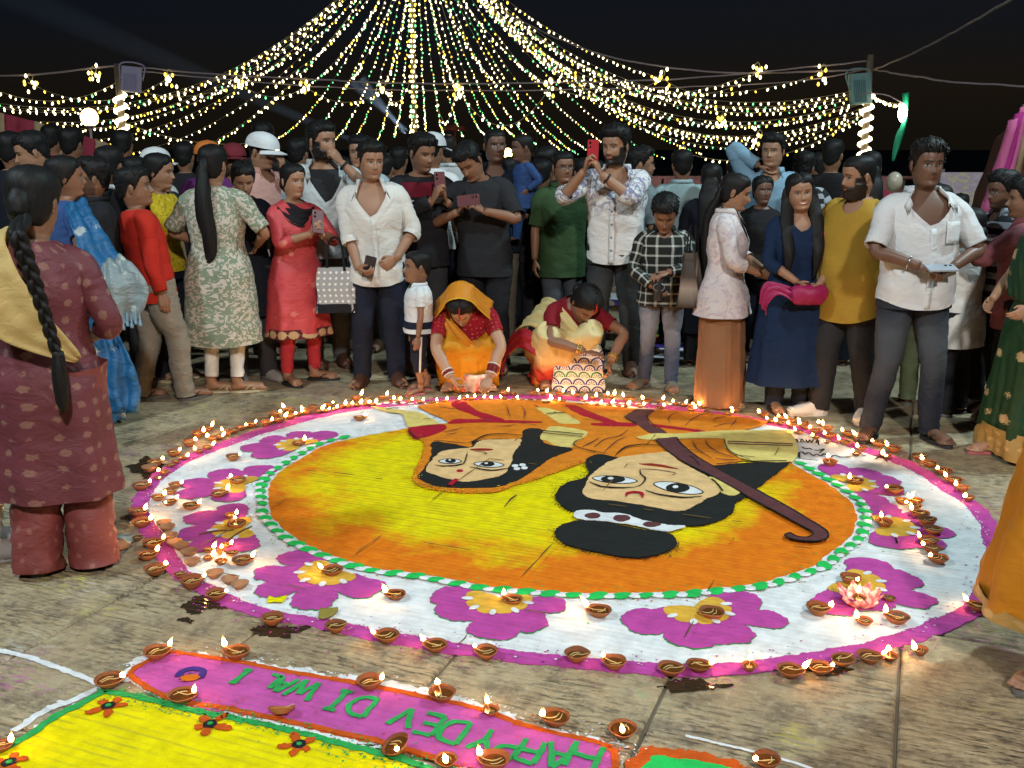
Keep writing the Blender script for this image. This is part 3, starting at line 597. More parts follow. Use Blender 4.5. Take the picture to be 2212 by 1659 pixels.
# oil spilt round the lamps
m, nt, b = mk('spilt_oil', (0.035, 0.022, 0.012), 0.12, 0.5)
sv = slabvec(nt); bump(nt, b, math_(nt, 'ADD', grooves(nt, sv)[0], noise(nt, sv, 30.0, 3)), 0.35, 0.004)
for (x, y, rx, ry, lb) in [(318,1012,50,26,'left rim'),(440,1305,60,26,'left rim'),(600,1365,70,16,'near rim'),(700,1352,55,16,'near rim'),(1490,1482,105,15,'near rim'),(1780,1447,75,12,'near rim'),(690,925,30,9,'far rim'),(1750,945,40,8,'far rim'),(400,1345,20,6,'left rim')]:
    rx, ry = rx * .72, ry * .75; P = [(x + rx * math.cos(t) * (1 + .35 * math.sin(3 * t + x)), y + ry * math.sin(t) * (1 + .35 * math.cos(4 * t + y))) for t in [2 * math.pi * i / 26 for i in range(26)]]
    o = sheet('oil_spill', G(P), 0.0016, m, None, jit=.01, thick=.001); tag(o, f'dark glossy patch of spilt oil by the {lb} of the round rangoli', 'oil spill', 'oil spills around the round rangoli')
# ------------------------------------------------------------------ clay oil lamps
def clay(name, c1, c2):
    m, nt, b = mk(name, c1, 0.85, 0.25); o = coords(nt)
    oi = nt.nodes.new('ShaderNodeObjectInfo')
    n = noise(nt, o, 40.0, 4); c = mixc(nt, n, c1, c2)
    c = mixc(nt, 1.0, c, ramp(nt, oi.outputs['Random'], [(0, (.75, .72, .7)), (.5, (1, 1, 1)), (1, (1.2, 1.12, 1.05))]).outputs[0], 'MULTIPLY')
    nt.links.new(c, b.inputs['Base Color']); bump(nt, b, noise(nt, o, 160.0, 3), .4, .002); return m
M_CLAY = clay('clay', (0.48, 0.19, 0.075), (0.36, 0.13, 0.05)); M_CLAYW = clay('oiled_clay', (0.24, 0.085, 0.035), (0.16, 0.055, 0.022)); M_DRY = clay('dry_clay', (0.36, 0.19, 0.10), (0.30, 0.15, 0.08))
M_OIL, _, _ = mk('lamp_oil', (0.10, 0.035, 0.008), 0.06, 0.6)
M_WICK, _, _ = mk('wick_cotton', (0.55, 0.42, 0.18), 0.9, 0.1)
m, nt, b = mk('flame', (0, 0, 0), 1, 0); M_FLAME = m
g = nt.nodes.new('ShaderNodeSeparateXYZ'); nt.links.new(coords(nt, 'Generated'), g.inputs[0])
nt.links.new(ramp(nt, g.outputs[2], [(0, (1.0, .22, .03)), (.2, (1.0, .42, .10)), (.5, (1.0, .58, .22)), (.75, (1.0, .38, .06)), (1, (1.0, .25, .03))]).outputs[0], b.inputs['Emission Color']); nt.links.new(math_(nt, 'MULTIPLY', ramp(nt, g.outputs[2], [(0, (.02, .02, .02)), (.16, (.12, .12, .12)), (.32, (1, 1, 1)), (.58, (.9, .9, .9)), (.8, (.06, .06, .06)), (1, (.015, .015, .015))]).outputs[0], 150.0), b.inputs['Emission Strength'])
try: m.cycles.emission_sampling = 'AUTO'
except Exception: pass
NS = 20
def cupmesh(name, seed, mo, mi):
    prof = [(0.0, 0.0), (.42, 0.0), (.5, .03), (.62, .16), (.80, .38), (.96, .60), (1.0, .66), (.985, .70), (.93, .68), (.88, .58), (.72, .40), (.5, .24), (.25, .17), (0.0, .15)]
    V, F = lathe([(max(r, .001) * .5, z * .5) for r, z in prof], NS)
    a = np.arctan2(V[:, 1], V[:, 0]); rr = np.hypot(V[:, 0], V[:, 1])
    V[:, 0] += .05 * np.maximum(0, np.cos(a)) ** 6 * (rr / .5) ** 3; V[:, :2] *= (1 + .02 * np.sin(2 * a + seed) + .012 * np.sin(5 * a + seed * 2))[:, None]; V[:, 2] *= (1 + .05 * np.sin(a * 3 + seed)) * (.85 + .09 * (seed % 4)); V[:, :2] *= (1 + .035 * np.cos(2 * a + seed * 1.7))[:, None]
    mb = MB(); mb.add(V, F); mb.m = [0 if (q[0] // NS) < 7 else 1 for q in F]; return mb.mesh(name, [mo, mi])
CUP = [cupmesh('bowl', k, M_CLAY, M_CLAYW) for k in range(6)]; CUPD = [cupmesh('bowl', k + 5, M_DRY, M_DRY) for k in range(2)]
def oilmesh():
    V, F = lathe([(.001, .245), (.25, .245), (.378, .248)], NS); mb = MB(); mb.add(V, [q[::-1] for q in F][::1]); me = mb.mesh('oil', M_OIL); me.flip_normals() if me.polygons[0].normal.z < 0 else None; return me
OILM = oilmesh()
def wickmesh(k):
    P = [[(-.25, .12, .26), (-.05, .05, .26), (.2, .0, .27), (.42, -.01, .345), (.50, -.01, .385)], [(-.2, -.18, .26), (0, .02, .27), (.22, .03, .27), (.4, .02, .33), (.47, 0.02, .38)]][k]
    V, F, _ = tube(P, [.014, .02, .02, .018, .012], 6, 14); mb = MB(); mb.add(V, F)
    V, F, _ = tube([(-.28, -.1, .255), (-.1, .15, .26), (.1, .2, .262)], [.012, .018, .012], 6, 8); mb.add(V, F); return mb.mesh('wick', M_WICK)
WICK = [wickmesh(0), wickmesh(1)]
def flamemesh(k):
    prof = [(.0, 0), (.05, .015), (.085, .06), (.095, .12), (.08, .2), (.05, .29), (.022, .37), (.001, .44)]; h = [1.0, .72, 1.25][k]
    V, F = lathe([(max(r, .001) * 1.1, z * h) for r, z in prof], 10); V[:, 0] += .06 * (V[:, 2] / .44) ** 2 * [1, -.5, 1.6][k]; mb = MB(); mb.add(V, F); return mb.mesh('flame', M_FLAME)
FLAME = [flamemesh(k) for k in range(3)]
GRPD = 'clay oil lamps around the rangolis'
NDIYA = 0
def diya(px, py, w, lit, fx, where, tilt=0.0, z0=None):
    """px,py: foot of the bowl in the picture; w: rim width in picture px; fx: picture side of the flame"""
    global NDIYA
    p = gnd(px, py - 0.10 * w); zc = p.y * _c + HC * _s; D = max(.038, min(.105, w * zc / FPX)); NDIYA += 1
    k = NDIYA; root = empty('oil_lamp', (p.x, p.y, .004 if z0 is None else z0)); rz = math.atan2(random.uniform(-.5, .5), -1.0 if fx < 0 else 1.0)
    if lit == 2: rz = -1.57 + random.uniform(-.4, .4)
    if lit == 3: rz = 1.57 + random.uniform(-.4, .4)
    root.rotation_euler = (0, 0, rz); root.scale = (D, D, D * random.uniform(.95, 1.1))
    if tilt: root.rotation_euler = (R(tilt), 0, rz); root.location.z += .25 * D * abs(math.sin(R(tilt)))
    dry = lit == 0
    link('bowl', (CUPD if dry else CUP)[k % 2 if dry else (k * 5) % 6], root)
    if not dry:
        link('oil', OILM, root); link('wick', WICK[k % 2], root)
    if lit > 0:
        fo = link('flame', FLAME[(k * 7) % 3], root, (.47, 0, .36)); s = min(1.9, .076 / D) * random.uniform(.72, 1.12); fo.scale = (s, s, s * random.uniform(.9, 1.2)); fo.rotation_euler = (random.uniform(-.25, .25), random.uniform(-.1, .4), 0)
    if where in (LW, FR, RR):
        lm = min([(150,1150,'maroon suit'),(330,1010,'blue saree'),(400,960,'red sweater'),(520,935,'floral kurta'),(665,895,'pink kurta'),(800,875,'open white shirt'),(905,865,'small boy'),(1015,860,'orange saree'),(1160,860,'oil bottle'),(1255,862,'printed bag'),(1425,880,'checked shirt'),(1550,895,'floral jacket'),(1680,915,'smiling woman'),(1800,940,'white clogs'),(1930,985,'man with the silver phone'),(2080,1060,'green saree')], key=lambda q: (q[0] - px) ** 2 + 2 * (q[1] - py) ** 2)
        where = 'on the magenta rim before the ' + lm[2]
    elif where == NR:
        lm = min([(380,'oil spill at the left'),(590,'leaf'),(760,'letter W'),(900,'word DEV'),(1080,'letter D'),(1290,'word HAPPY'),(1480,'long oil spill'),(1780,'paper lotus'),(2050,'amber dress')], key=lambda q: abs(q[0] - px)); where = 'on the near magenta rim by the ' + lm[1] if lm[1] != 'oil spill at the left' else 'on the near magenta rim by the glossy oil puddle'
    elif where == PB:
        lm = min([(5,1620,'left green edge'),(330,1430,'drawn lamp'),(240,1490,'chalk line'),(390,1520,'red flowers'),(510,1410,'last letter I'),(610,1550,'green edge under the W'),(790,1480,'letters DI'),(950,1510,'letter V'),(1060,1540,'letter E'),(862,1630,'yellow panel corner'),(960,1650,'letter D'),(1070,1660,'letter Y'),(1195,1560,'letter P'),(1345,1590,'band end'),(1655,1660,'smudged chalk line')], key=lambda q: (q[0] - px) ** 2 + (q[1] - py) ** 2); where = 'at the lettered panel by the ' + lm[2]
    if where == RC_: where = 'in the row on the white ring by the ' + ('green saree' if py < 1110 else 'amber dress')
    sml = 'small ' if D < .055 and lit else ''
    st = sml + {True: 'lit clay oil lamp', False: 'unlit clay oil lamp'}[lit > 0] if not dry else 'empty dry clay lamp bowl'
    tag(root, f'{st} {where}', 'oil lamp', GRPD + (': lit ' if lit > 0 else ': dry ' if dry else ': unlit ') + where)
    return root
LW = 'on the far left stretch of the magenta rim'; LC = 'in the cluster on the left side of the white ring'; FR = 'on the far rim before the crowd'; RR = 'on the right magenta rim of the round rangoli'
NR = 'on the near magenta rim of the round rangoli'; PB = 'around the pink lettered band'; RC_ = 'in the row on the right side of the white ring'; FL = 'on a magenta flower of the round rangoli'; WG = 'alone on the white ring of the round rangoli'; LT = 'around the paper lotus'
# zone, x, foot y, width, state (1 lit, -1 oil but unlit, 0 dry, 2 flame to the viewer, 3 flame away), side, where
DIYAS = [('1', LW, [(455,690,130,1,1),(870,405,110,1,1),(805,452,115,1,1),(735,522,110,1,1),(610,602,125,1,1),(690,632,80,1,1),(625,662,70,-1,1),(585,692,70,-1,1),(410,738,130,0,1),(530,757,90,1,-1),(480,797,75,-1,1),(340,884,150,1,1),
    (935,482,100,1,-1),(985,462,90,1,1),(1050,432,90,1,-1),(1105,412,90,-1,1),(890,548,80,1,1),(820,577,70,1,-1),(1165,388,90,1,1),(1240,367,110,1,1),(1375,352,100,1,1),(1445,277,100,1,1),(1475,328,110,1,1),(1565,237,90,1,-1),(1570,297,95,1,1),(1630,267,80,1,1),
    (1710,257,95,1,-1),(1755,217,90,-1,1),(1800,247,70,1,1),(1860,242,70,1,1),(1890,192,80,1,1),(1930,222,62,1,1),(1995,207,65,1,1),(2050,202,70,1,1),(2115,142,90,1,1),(2120,192,60,1,1),(2190,187,60,1,1),(315,1108,160,1,1),(345,1194,160,1,1),(310,1302,90,-1,1),(440,1368,175,1,1),(395,1464,155,1,1),(455,1594,190,1,1),(660,1608,110,-1,1)]),
  ('1', LC, [(620,872,110,1,1),(580,922,115,-1,1),(480,974,120,1,1),(575,1013,115,1,1),(525,1188,120,0,1),(555,1228,130,0,1),(570,1303,135,0,1),(615,1349,130,0,1),(670,1384,130,0,1),(735,1434,145,0,1),(760,1514,130,0,1),(895,1404,100,1,1),(1035,1368,95,1,1),(1000,1413,80,3,1),(895,1468,90,1,1),(1090,1428,100,-1,1),(1000,1504,105,3,1),(1175,1509,175,1,1),(945,1618,145,0,1),(1070,1664,145,0,1),(1155,1704,145,0,1)]),
  ('1', FL, [(1640,523,110,1,1),(1140,838,140,1,-1),(985,948,140,1,1),(1085,1123,110,1,1),(1130,1208,155,3,1),(1920,1598,180,1,-1)]),
  ('1', WG, [(2145,311,105,1,1),(1100,643,125,1,1),(755,1049,145,1,1)]),
  ('a', NR, [(1590,194,200,1,1),(1790,290,180,1,1)]),
  ('a', PB, [(1300,780,215,1,1),(1960,775,215,1,-1),(905,1015,240,1,1),(1510,1136,240,1,1)]),
  ('b', NR, [(320,494,185,-1,1),(840,554,185,-1,1),(1265,640,210,1,-1),(1665,714,200,1,-1),(2085,770,205,1,-1)]),
  ('b', WG, [(1335,284,170,1,-1)]),
  ('b', PB, [(1120,1030,215,1,1),(1720,1130,230,3,1),(2120,1238,145,3,-1)]),
  ('c', FL, [(365,324,170,1,-1),(2010,444,210,-1,-1)]), ('c', WG, [(1080,430,205,1,-1)]),
  ('c', NR, [(895,800,210,-1,1),(1205,860,205,1,-1),(1670,910,215,-1,1),(1900,880,205,1,1)]),
  ('c', PB, [(720,1326,245,1,-1),(1275,1426,250,2,-1)]),
  ('d', FL, [(775,164,175,2,-1)]), ('d', LT, [(505,414,200,1,1),(890,494,140,1,-1),(1160,485,200,1,-1),(1095,299,105,-1,-1)]),
  ('d', NR, [(1825,379,170,1,-1),(1355,740,125,1,-1),(1105,789,135,3,1),(930,810,210,1,1),(710,834,200,-1,1),(520,900,205,1,1),(275,925,220,1,1),(-60,872,130,3,1)]),
  ('4', RC_, [(1135,919,155,1,-1),(1200,1003,120,1,1),(1320,1003,120,1,-1),(1305,1049,130,1,-1),(1350,1119,150,1,-1),(1405,1189,155,-1,1),(1455,1259,155,-1,1),(1420,1344,165,1,-1),(1450,1409,155,1,-1),(1495,1494,170,1,-1)]),
  ('4', FL, [(815,839,135,1,-1),(1050,1194,145,3,1)]), ('4', WG, [(605,689,125,3,1)]),
  ('4', RR, [(1345,633,120,-1,1),(1430,693,125,1,-1),(1545,758,135,1,-1),(1630,833,140,1,-1),(1700,898,110,1,-1),(1755,973,95,1,-1),(1135,573,125,1,-1),(1075,622,85,1,-1),(1010,528,120,1,-1),(875,483,125,1,-1),(865,562,90,1,-1),(825,602,80,1,-1),(730,513,100,1,-1),(490,462,75,1,-1),(580,497,60,-1,1),(350,422,80,1,-1),(600,457,100,1,-1),(485,417,95,1,-1),(590,392,90,1,-1),(755,437,100,1,-1),(535,347,60,1,-1),(390,342,80,1,-1),(400,377,90,1,-1),(295,367,75,1,-1),(285,322,70,1,-1),(195,342,70,1,-1),(210,302,70,1,-1),(125,327,75,1,-1),(60,277,85,1,-1)]),
  ('3', FR, [(1375,237,85,1,-1),(1315,272,75,1,1),(1240,217,85,1,-1),(1145,252,65,-1,1),(1110,202,60,1,-1),(1010,237,70,1,1),(1000,192,52,1,1),(940,187,52,1,1),(885,177,52,1,-1),(755,217,70,1,1),(750,162,62,1,1),(650,162,85,1,-1),(590,202,65,1,1),(500,157,100,1,-1),(460,202,60,1,1),(410,197,48,-1,1),(335,192,52,1,1),(240,192,48,1,1),(165,182,48,1,1),(115,152,52,1,1),(200,132,62,1,1),(300,112,52,1,1),(355,122,52,1,1),(60,107,52,1,-1),(95,182,44,-1,1)]),
  ('2', FR, [(1400,97,80,1,1),(1475,97,60,-1,1),(1640,97,80,1,1),(1725,97,62,1,1),(1855,102,70,1,1),(1885,157,60,1,-1),(1820,152,52,1,-1),(1750,172,70,1,1),(1550,142,48,-1,1),(1620,142,48,-1,1),(1690,152,48,-1,1),(1485,142,52,1,1),(1405,142,62,1,-1),(1340,147,44,-1,1),(1270,142,52,1,1),(1210,137,48,1,1),(1130,142,62,1,1),(1070,137,56,1,1),(1005,152,52,1,1),(905,157,60,1,1),(815,167,60,1,1),(775,167,44,-1,1),(705,167,60,1,1),(620,162,52,1,1),(530,107,52,-1,1),(515,167,60,1,1),(465,147,52,1,1),(400,132,75,1,1),(315,187,60,1,1),(265,182,60,1,1)])]
for z, where, L_ in DIYAS:
    for (x, y, w, lit, fx) in L_: diya(*zp(z, x, y), w * K, lit, fx, where)
for (x, y, w, lit, fx, t) in [(5,1628,46,1,1,0),(607,1557,56,-1,1,-28),(862,1636,64,2,-1,24),(964,1660,52,2,-1,0),(1068,1668,68,1,-1,0),(1655,1664,62,1,-1,0)]:
    diya(x, y, w, lit, fx, PB, t)
diya(*zp('d', 845, 336), 125 * K, 3, 1, 'held in the pink paper lotus', 0, .02)
# paper lotus
M_LOT, nt, b = mk('tissue_paper', (0.70, 0.16, 0.22), 0.8, 0.2); b.inputs['Transmission Weight'].default_value = 0.0
nt.links.new(ramp(nt, noise(nt, coords(nt, 'Generated'), 3.0, 2), [(.38, (.60, .10, .14)), (.56, (.74, .40, .44)), (.7, (.72, .52, .56))]).outputs[0], b.inputs['Base Color'])
lp = gnd(*zp('d', 850, 320)); lot = empty('paper_lotus', lp); lot.scale = (.68, .68, .68); tag(lot, 'pink tissue paper lotus holding a lamp on the right flower of the rangoli', 'paper flower')
for k in range(9):
    a = 2 * math.pi * k / 9 + .2; s = 1.0 if k % 2 else .8; n = 9; V = []; 
    for i in range(n):
        t = i / (n - 1); wv = .045 * math.sin(math.pi * min(1, t * .9 + .1)) ** .7 * (1 - t ** 4) + .003; rr_ = .035 + .10 * t * s; zz = .004 + .075 * t ** 1.6 * s + (.02 if k % 2 == 0 else 0) * t
        for j, q in enumerate((-1, -.4, .4, 1)): V.append((rr_ * math.cos(a) - wv * q * math.sin(a), rr_ * math.sin(a) + wv * q * math.cos(a), zz + .012 * q * q))
    mb = MB(); mb.add(V, grid_faces(n, 4, wrap=False)); mb.obj('petal', M_LOT, lot)
# ------------------------------------------------------------------ people: how a body, hair and clothes are made
def remesh(mb, voxel, smooth=3, ratio=None):
    me = bpy.data.meshes.new('tmp'); me.from_pydata(mb.verts().tolist(), [], mb.f); o = bpy.data.objects.new('tmp', me); COL.objects.link(o)
    m = o.modifiers.new('r', 'REMESH'); m.mode = 'VOXEL'; m.voxel_size = voxel
    if smooth: s = o.modifiers.new('s', 'SMOOTH'); s.iterations = smooth; s.factor = 0.5
    if ratio: d = o.modifiers.new('d', 'DECIMATE'); d.ratio = ratio
    dg = bpy.context.evaluated_depsgraph_get(); dg.update(); ev = o.evaluated_get(dg).to_mesh()
    V = np.zeros(len(ev.vertices) * 3); ev.vertices.foreach_get('co', V); F = [tuple(p.vertices) for p in ev.polygons]
    bpy.data.objects.remove(o); bpy.data.meshes.remove(me); return V.reshape(-1, 3), F
def make_hand(curl, thumb, spread=0.12):
    mb = MB(); V, F, _ = tube([(0, -.04, 0), (0, 0, 0), (.002, .04, .002), (0, .075, 0), (0, .098, -.002)], [.026, .027, .041, .043, .036], 14, 14, flat=.36, flatdir=(0, 0, 1)); mb.add(V, F)
    for k, (x, L, y0) in enumerate([(.030, .072, .092), (.010, .080, .097), (-.011, .074, .094), (-.031, .058, .085)]):
        a = 0; p = np.array([x * .95, y0 - .02, 0.0]); P = [p.copy()]; p = np.array([x, y0, 0.0]); P.append(p.copy()); sx = x * spread * 4
        for seg, fr in ((0, .45), (1, .32), (2, .23)):
            a += R(curl * (.7, 1.1, .8)[seg] + 3 * k); p = p + L * fr * np.array([sx * .3, math.cos(a), math.sin(a)]); P.append(p.copy())
        V, F, _ = tube(P, [.0095, .0098, .0088, .008, .0058], 8, 12); mb.add(V, F)
    a = R(thumb); V, F, _ = tube([(.018, .018, .004), (.036, .042, .010 + .006 * math.sin(a)), (.046, .068, .014 + .026 * math.sin(a)), (.046 - .012 * math.sin(a), .092, .016 + .034 * math.sin(a))], [.014, .0135, .0105, .007], 8, 12); mb.add(V, F)
    return remesh(mb, .0042, 2, .55)
HANDS = {'relax': make_hand(22, 25), 'grip': make_hand(46, 70), 'fist': make_hand(72, 60), 'flat': make_hand(8, 10)}
def make_foot():
    mb = MB(); V, F, _ = tube([(0, .055, .03), (0, .03, .034), (0, -.03, .036), (-.004, -.09, .028), (-.006, -.14, .019), (-.006, -.165, .014)], [.022, .034, .037, .040, .043, .036], 16, 18, flat=.8, flatdir=(0, 0, 1))
    V[:, 2] = np.maximum(V[:, 2], .004); mb.add(V, F); V, F, _ = tube([(0, .022, .16), (0, .02, .10), (0, .005, .045)], [.034, .036, .040], 14, 10); mb.add(V, F)
    for k, (x, y, r, L) in enumerate([(-.034, -.165, .0125, .038), (-.010, -.172, .0095, .030), (.009, -.165, .009, .028), (.025, -.156, .0085, .026), (.039, -.143, .008, .022)]):
        V, F, _ = tube([(x, y + .03, .012), (x, y, .013), (x, y - L * .6, .010)], [r, r * 1.02, r * .8], 8, 8); mb.add(V, F)
    return remesh(mb, .0055, 2, .5)
FOOT = make_foot()                                     # a right foot, pointing to -y, big toe on the -x side mirrored for the left

HT = np.array([  # u, front, back, half width
    (-.235, .040, .066, .056), (-.20, .037, .062, .052), (-.165, .034, .058, .049), (-.14, .036, .058, .0485), (-.124, .056, .062, .049), (-.113, .082, .066, .047), (-.100, .093, .070, .053), (-.080, .092, .078, .0605),
    (-.060, .096, .086, .0675), (-.035, .096, .094, .0705), (0, .093, .102, .074), (.030, .098, .105, .0755), (.060, .094, .103, .074), (.085, .078, .090, .065), (.103, .052, .064, .047), (.113, .020, .026, .020), (.1155, .002, .003, .002)])
_hc = catmull(HT, 400)
def head_rows(lod):
    if lod == 0: return np.r_[np.linspace(-.235, -.126, 7), np.linspace(-.12, -.046, 17), np.linspace(-.042, -.029, 5), np.linspace(-.0255, .031, 23), np.linspace(.036, .072, 6), np.linspace(.079, .108, 7), .1125, .1152]
    return np.r_[np.linspace(-.235, -.126, 5), np.linspace(-.12, -.046, 8), np.linspace(-.040, -.029, 2), np.linspace(-.024, .031, 9), np.linspace(.040, .072, 4), np.linspace(.082, .108, 4), .1125, .1152]
def head_surface(u, a, o):
    """u rows, a columns (0 = front) -> (nu, na, 3) in head axes x right-in-picture, y back, z up"""
    f = np.interp(u, _hc[:, 0], _hc[:, 1])[:, None]; bk = np.interp(u, _hc[:, 0], _hc[:, 2])[:, None]; w = np.interp(u, _hc[:, 0], _hc[:, 3])[:, None] * o.get('fw', 1.0)
    jaw = o.get('jaw', .90 if o.get('sex') == 'f' else 1.0); w = w * (1 + (jaw - 1) * np.exp(-((u[:, None] + .09) / .04) ** 2))
    sa, ca = np.sin(a)[None], np.cos(a)[None]
    e = np.where(ca > 0, .86 + .14 * np.clip((-u[:, None] - .05) / .05, 0, 1), .95); x = w * np.sign(sa) * np.abs(sa) ** e; y = -np.where(ca > 0, f * np.abs(ca) ** .92, -bk * np.abs(ca) ** .95)
    U = np.broadcast_to(u[:, None], x.shape).copy(); fr = np.clip(ca, 0, 1) ** .5
    G = lambda r0, u0, sr, su: np.exp(-((np.abs(x) - r0) / sr) ** 2 - ((U - u0) / su) ** 2) * fr
    nose = np.interp(U, [-.052, -.046, -.038, -.028, -.010, .012, .022], [0, .006, .022, .022, .013, .004, 0]); sr = np.interp(U, [-.045, -.036, -.01, .02], [.0155, .0145, .0085, .007])
    d = nose * np.exp(-(x / sr) ** 2) * fr * o.get('nose', 1.0)
    d += -.010 * G(.031, .001, .016, .011) + .0045 * G(.031, -.001, .010, .007) + .0035 * G(.028, .021, .022, .007) - .004 * G(0, .012, .008, .010)
    d += .0055 * G(0, -.0565, .020, .0045) + .006 * G(0, -.068, .017, .005) - .003 * G(0, -.0625, .022, .0018) - .004 * G(0, -.079, .022, .006) + .004 * G(0, -.100, .020, .012)
    d += .004 * G(.045, -.025, .018, .016) - .003 * G(.05, -.065, .016, .02)
    if o.get('smile'): d += .004 * G(.042, -.042, .014, .014)
    y = y - d; x = x * (1 + .0)
    return np.stack([x, y, U], -1)
def masks(P, a, o):
    x, u = P[..., 0], P[..., 2]; A = np.abs(a)[None] * np.ones_like(x); front = A < R(75)
    return x, u, A, front
def skin_col(P, a, o):
    x, u, A, front = masks(P, a, o); tone = np.array(o.get('tone', (.20, .095, .055))); C = np.ones(x.shape + (1,)) * tone
    C *= (1 + .10 * vnoise(P.reshape(-1, 3) * 60, 2).reshape(x.shape))[..., None]
    ax = np.abs(x); mix = lambda m, col: np.where(m[..., None] > 0, C * (1 - m[..., None]) + np.array(col) * m[..., None], C)
    sm = lambda v, e: np.clip(.5 - v / e, 0, 1) * front
    dark = np.array([.012, .009, .008])
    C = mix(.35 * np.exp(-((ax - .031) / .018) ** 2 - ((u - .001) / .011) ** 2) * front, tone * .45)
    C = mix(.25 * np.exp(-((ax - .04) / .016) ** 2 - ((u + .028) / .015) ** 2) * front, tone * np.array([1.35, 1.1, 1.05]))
    bd = o.get('beard', 0)
    if bd:
        bl = np.clip((-.045 - u) / .012, 0, 1) * np.clip((ax - .012 + np.clip((-.068 - u) * 3, 0, 1)) / .012, 0, 1) + np.clip((A - R(48)) / R(8), 0, 1) * np.clip((.005 - u) / .01, 0, 1) * np.clip((R(98) - A) / R(6), 0, 1) * (ax > .045)
        mus = np.exp(-((u + .0505) / .005) ** 2) * np.clip((.030 - ax) / .006, 0, 1)
        chin = np.clip((-.072 - u) / .006, 0, 1); neckcut = np.clip((u + .135) / .02, 0, 1)
        m = np.clip(np.maximum(np.maximum(bl, chin) * neckcut, mus), 0, 1) * (A < R(100)) * min(1.0, bd)
        if bd < .99: m = m * .75
        C = C * (1 - m[..., None]) + dark * m[..., None]
    elif o.get('mous'):
        C = mix(np.exp(-((u + .0505) / .005) ** 2) * np.clip((.028 - ax) / .006, 0, 1) * front * o['mous'], dark)
    lip = sm(np.sqrt((x / (.029 if o.get('smile') else .0235)) ** 2 + ((u + .0625) / (.0085 + .002 * (o.get('sex') == 'f'))) ** 2) - 1, .35); C = mix(lip * .75, o.get('lip', tone * np.array([1.05, .62, .62])))
    if o.get('smile'): C = mix(sm(np.sqrt((x / .0245) ** 2 + ((u + .0618 - 5.0 * x * x) / .0055) ** 2) - 1, .3), (.62, .60, .56))
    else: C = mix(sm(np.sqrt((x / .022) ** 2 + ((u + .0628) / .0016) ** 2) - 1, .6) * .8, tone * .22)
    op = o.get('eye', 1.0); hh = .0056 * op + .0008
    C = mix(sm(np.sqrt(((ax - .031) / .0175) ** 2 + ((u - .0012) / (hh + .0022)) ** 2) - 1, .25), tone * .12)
    if op > .25:
        C = mix(sm(np.sqrt(((ax - .031) / .0140) ** 2 + (u / hh) ** 2) - 1, .25), (.30, .28, .26)); gx = o.get('gaze', 0.0) * .006
        C = mix(sm(np.sqrt(((x - gx) - np.sign(x) * .031) ** 2 + (u - .0008) ** 2) / .0062 - 1, .25) * (np.sqrt(((ax - .031) / .0150) ** 2 + (u / (hh + .001)) ** 2) < 1), (.012, .008, .006))
    bu = .0205 + .0035 * np.sin(np.clip((ax - .010) / .042, 0, 1) * 3.0) - .004 * np.clip((ax - .036) / .016, 0, 1); C = mix(sm(np.abs(u - bu) / (.0038 if o.get('sex') != 'f' else .0026) - 1, .7) * (ax > .011) * (ax < .052) * .92, dark)
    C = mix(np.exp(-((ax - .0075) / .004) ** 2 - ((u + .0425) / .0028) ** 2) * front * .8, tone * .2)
    if o.get('bindi'): C = mix(sm(np.sqrt(x ** 2 + (u - .026) ** 2) / .0052 - 1, .4), (.35, .01, .015))
    if o.get('sindoor'): C = mix(sm(np.abs(x) / .004 - 1, .4) * (u > .034), (.45, .02, .015))
    return C
HAIRLINE = {'m': ([0, 30, 50, 62, 74, 84, 92, 104, 120, 180], [.062, .064, .060, .040, .004, -.020, .018, .004, -.045, -.085]), 'f': ([0, 30, 50, 66, 80, 95, 120, 180], [.070, .062, .045, .012, -.02, -.045, -.085, -.10]),
            'rec': ([0, 25, 45, 62, 74, 84, 92, 104, 120, 180], [.085, .095, .078, .042, .004, -.018, .018, .004, -.045, -.085])}
def headmat(o, hk):
    ya, pi, ro = o.get('head', (0, 0, 0)); M = Matrix.Rotation(R(ya), 3, 'Z') @ Matrix.Rotation(R(pi), 3, 'X') @ Matrix.Rotation(R(ro), 3, 'Y'); return np.array(M)
def place_head(P, o, ctx):
    """head axes -> body axes; the neck keeps still, the head turns about its top"""
    P = P.reshape(-1, 3) * ctx['hk']; piv = np.array([0, .012, -.135 * ctx['hk']]); w = np.clip((P[:, 2] / ctx['hk'] + .205) / .085, 0, 1)[:, None]; w = w * w * (3 - 2 * w)
    Q = (P - piv) @ headmat(o, 1).T + piv; P = P * (1 - w) + Q * w
    return warp(P + ctx['hc'], ctx)
def warp(P, ctx):
    P = np.asarray(P, float).copy(); le, si = ctx['lean']; z0 = .92
    if le or si:
        t = np.clip((P[:, 2] - z0 + .1) / .35, 0, 1)[:, None]; t = t * t * (3 - 2 * t)
        M = np.array(Matrix.Rotation(R(le), 3, 'X') @ Matrix.Rotation(R(si), 3, 'Y')); c = np.array([0, 0, z0]); Q = (P - c) @ M.T + c; P = P * (1 - t) + Q * t
    if ctx.get('shift') is not None: P = P + ctx['shift']
    return P
def mixmesh(mb, V, F, c=None, m=0): mb.add(V, F, None, c, m)

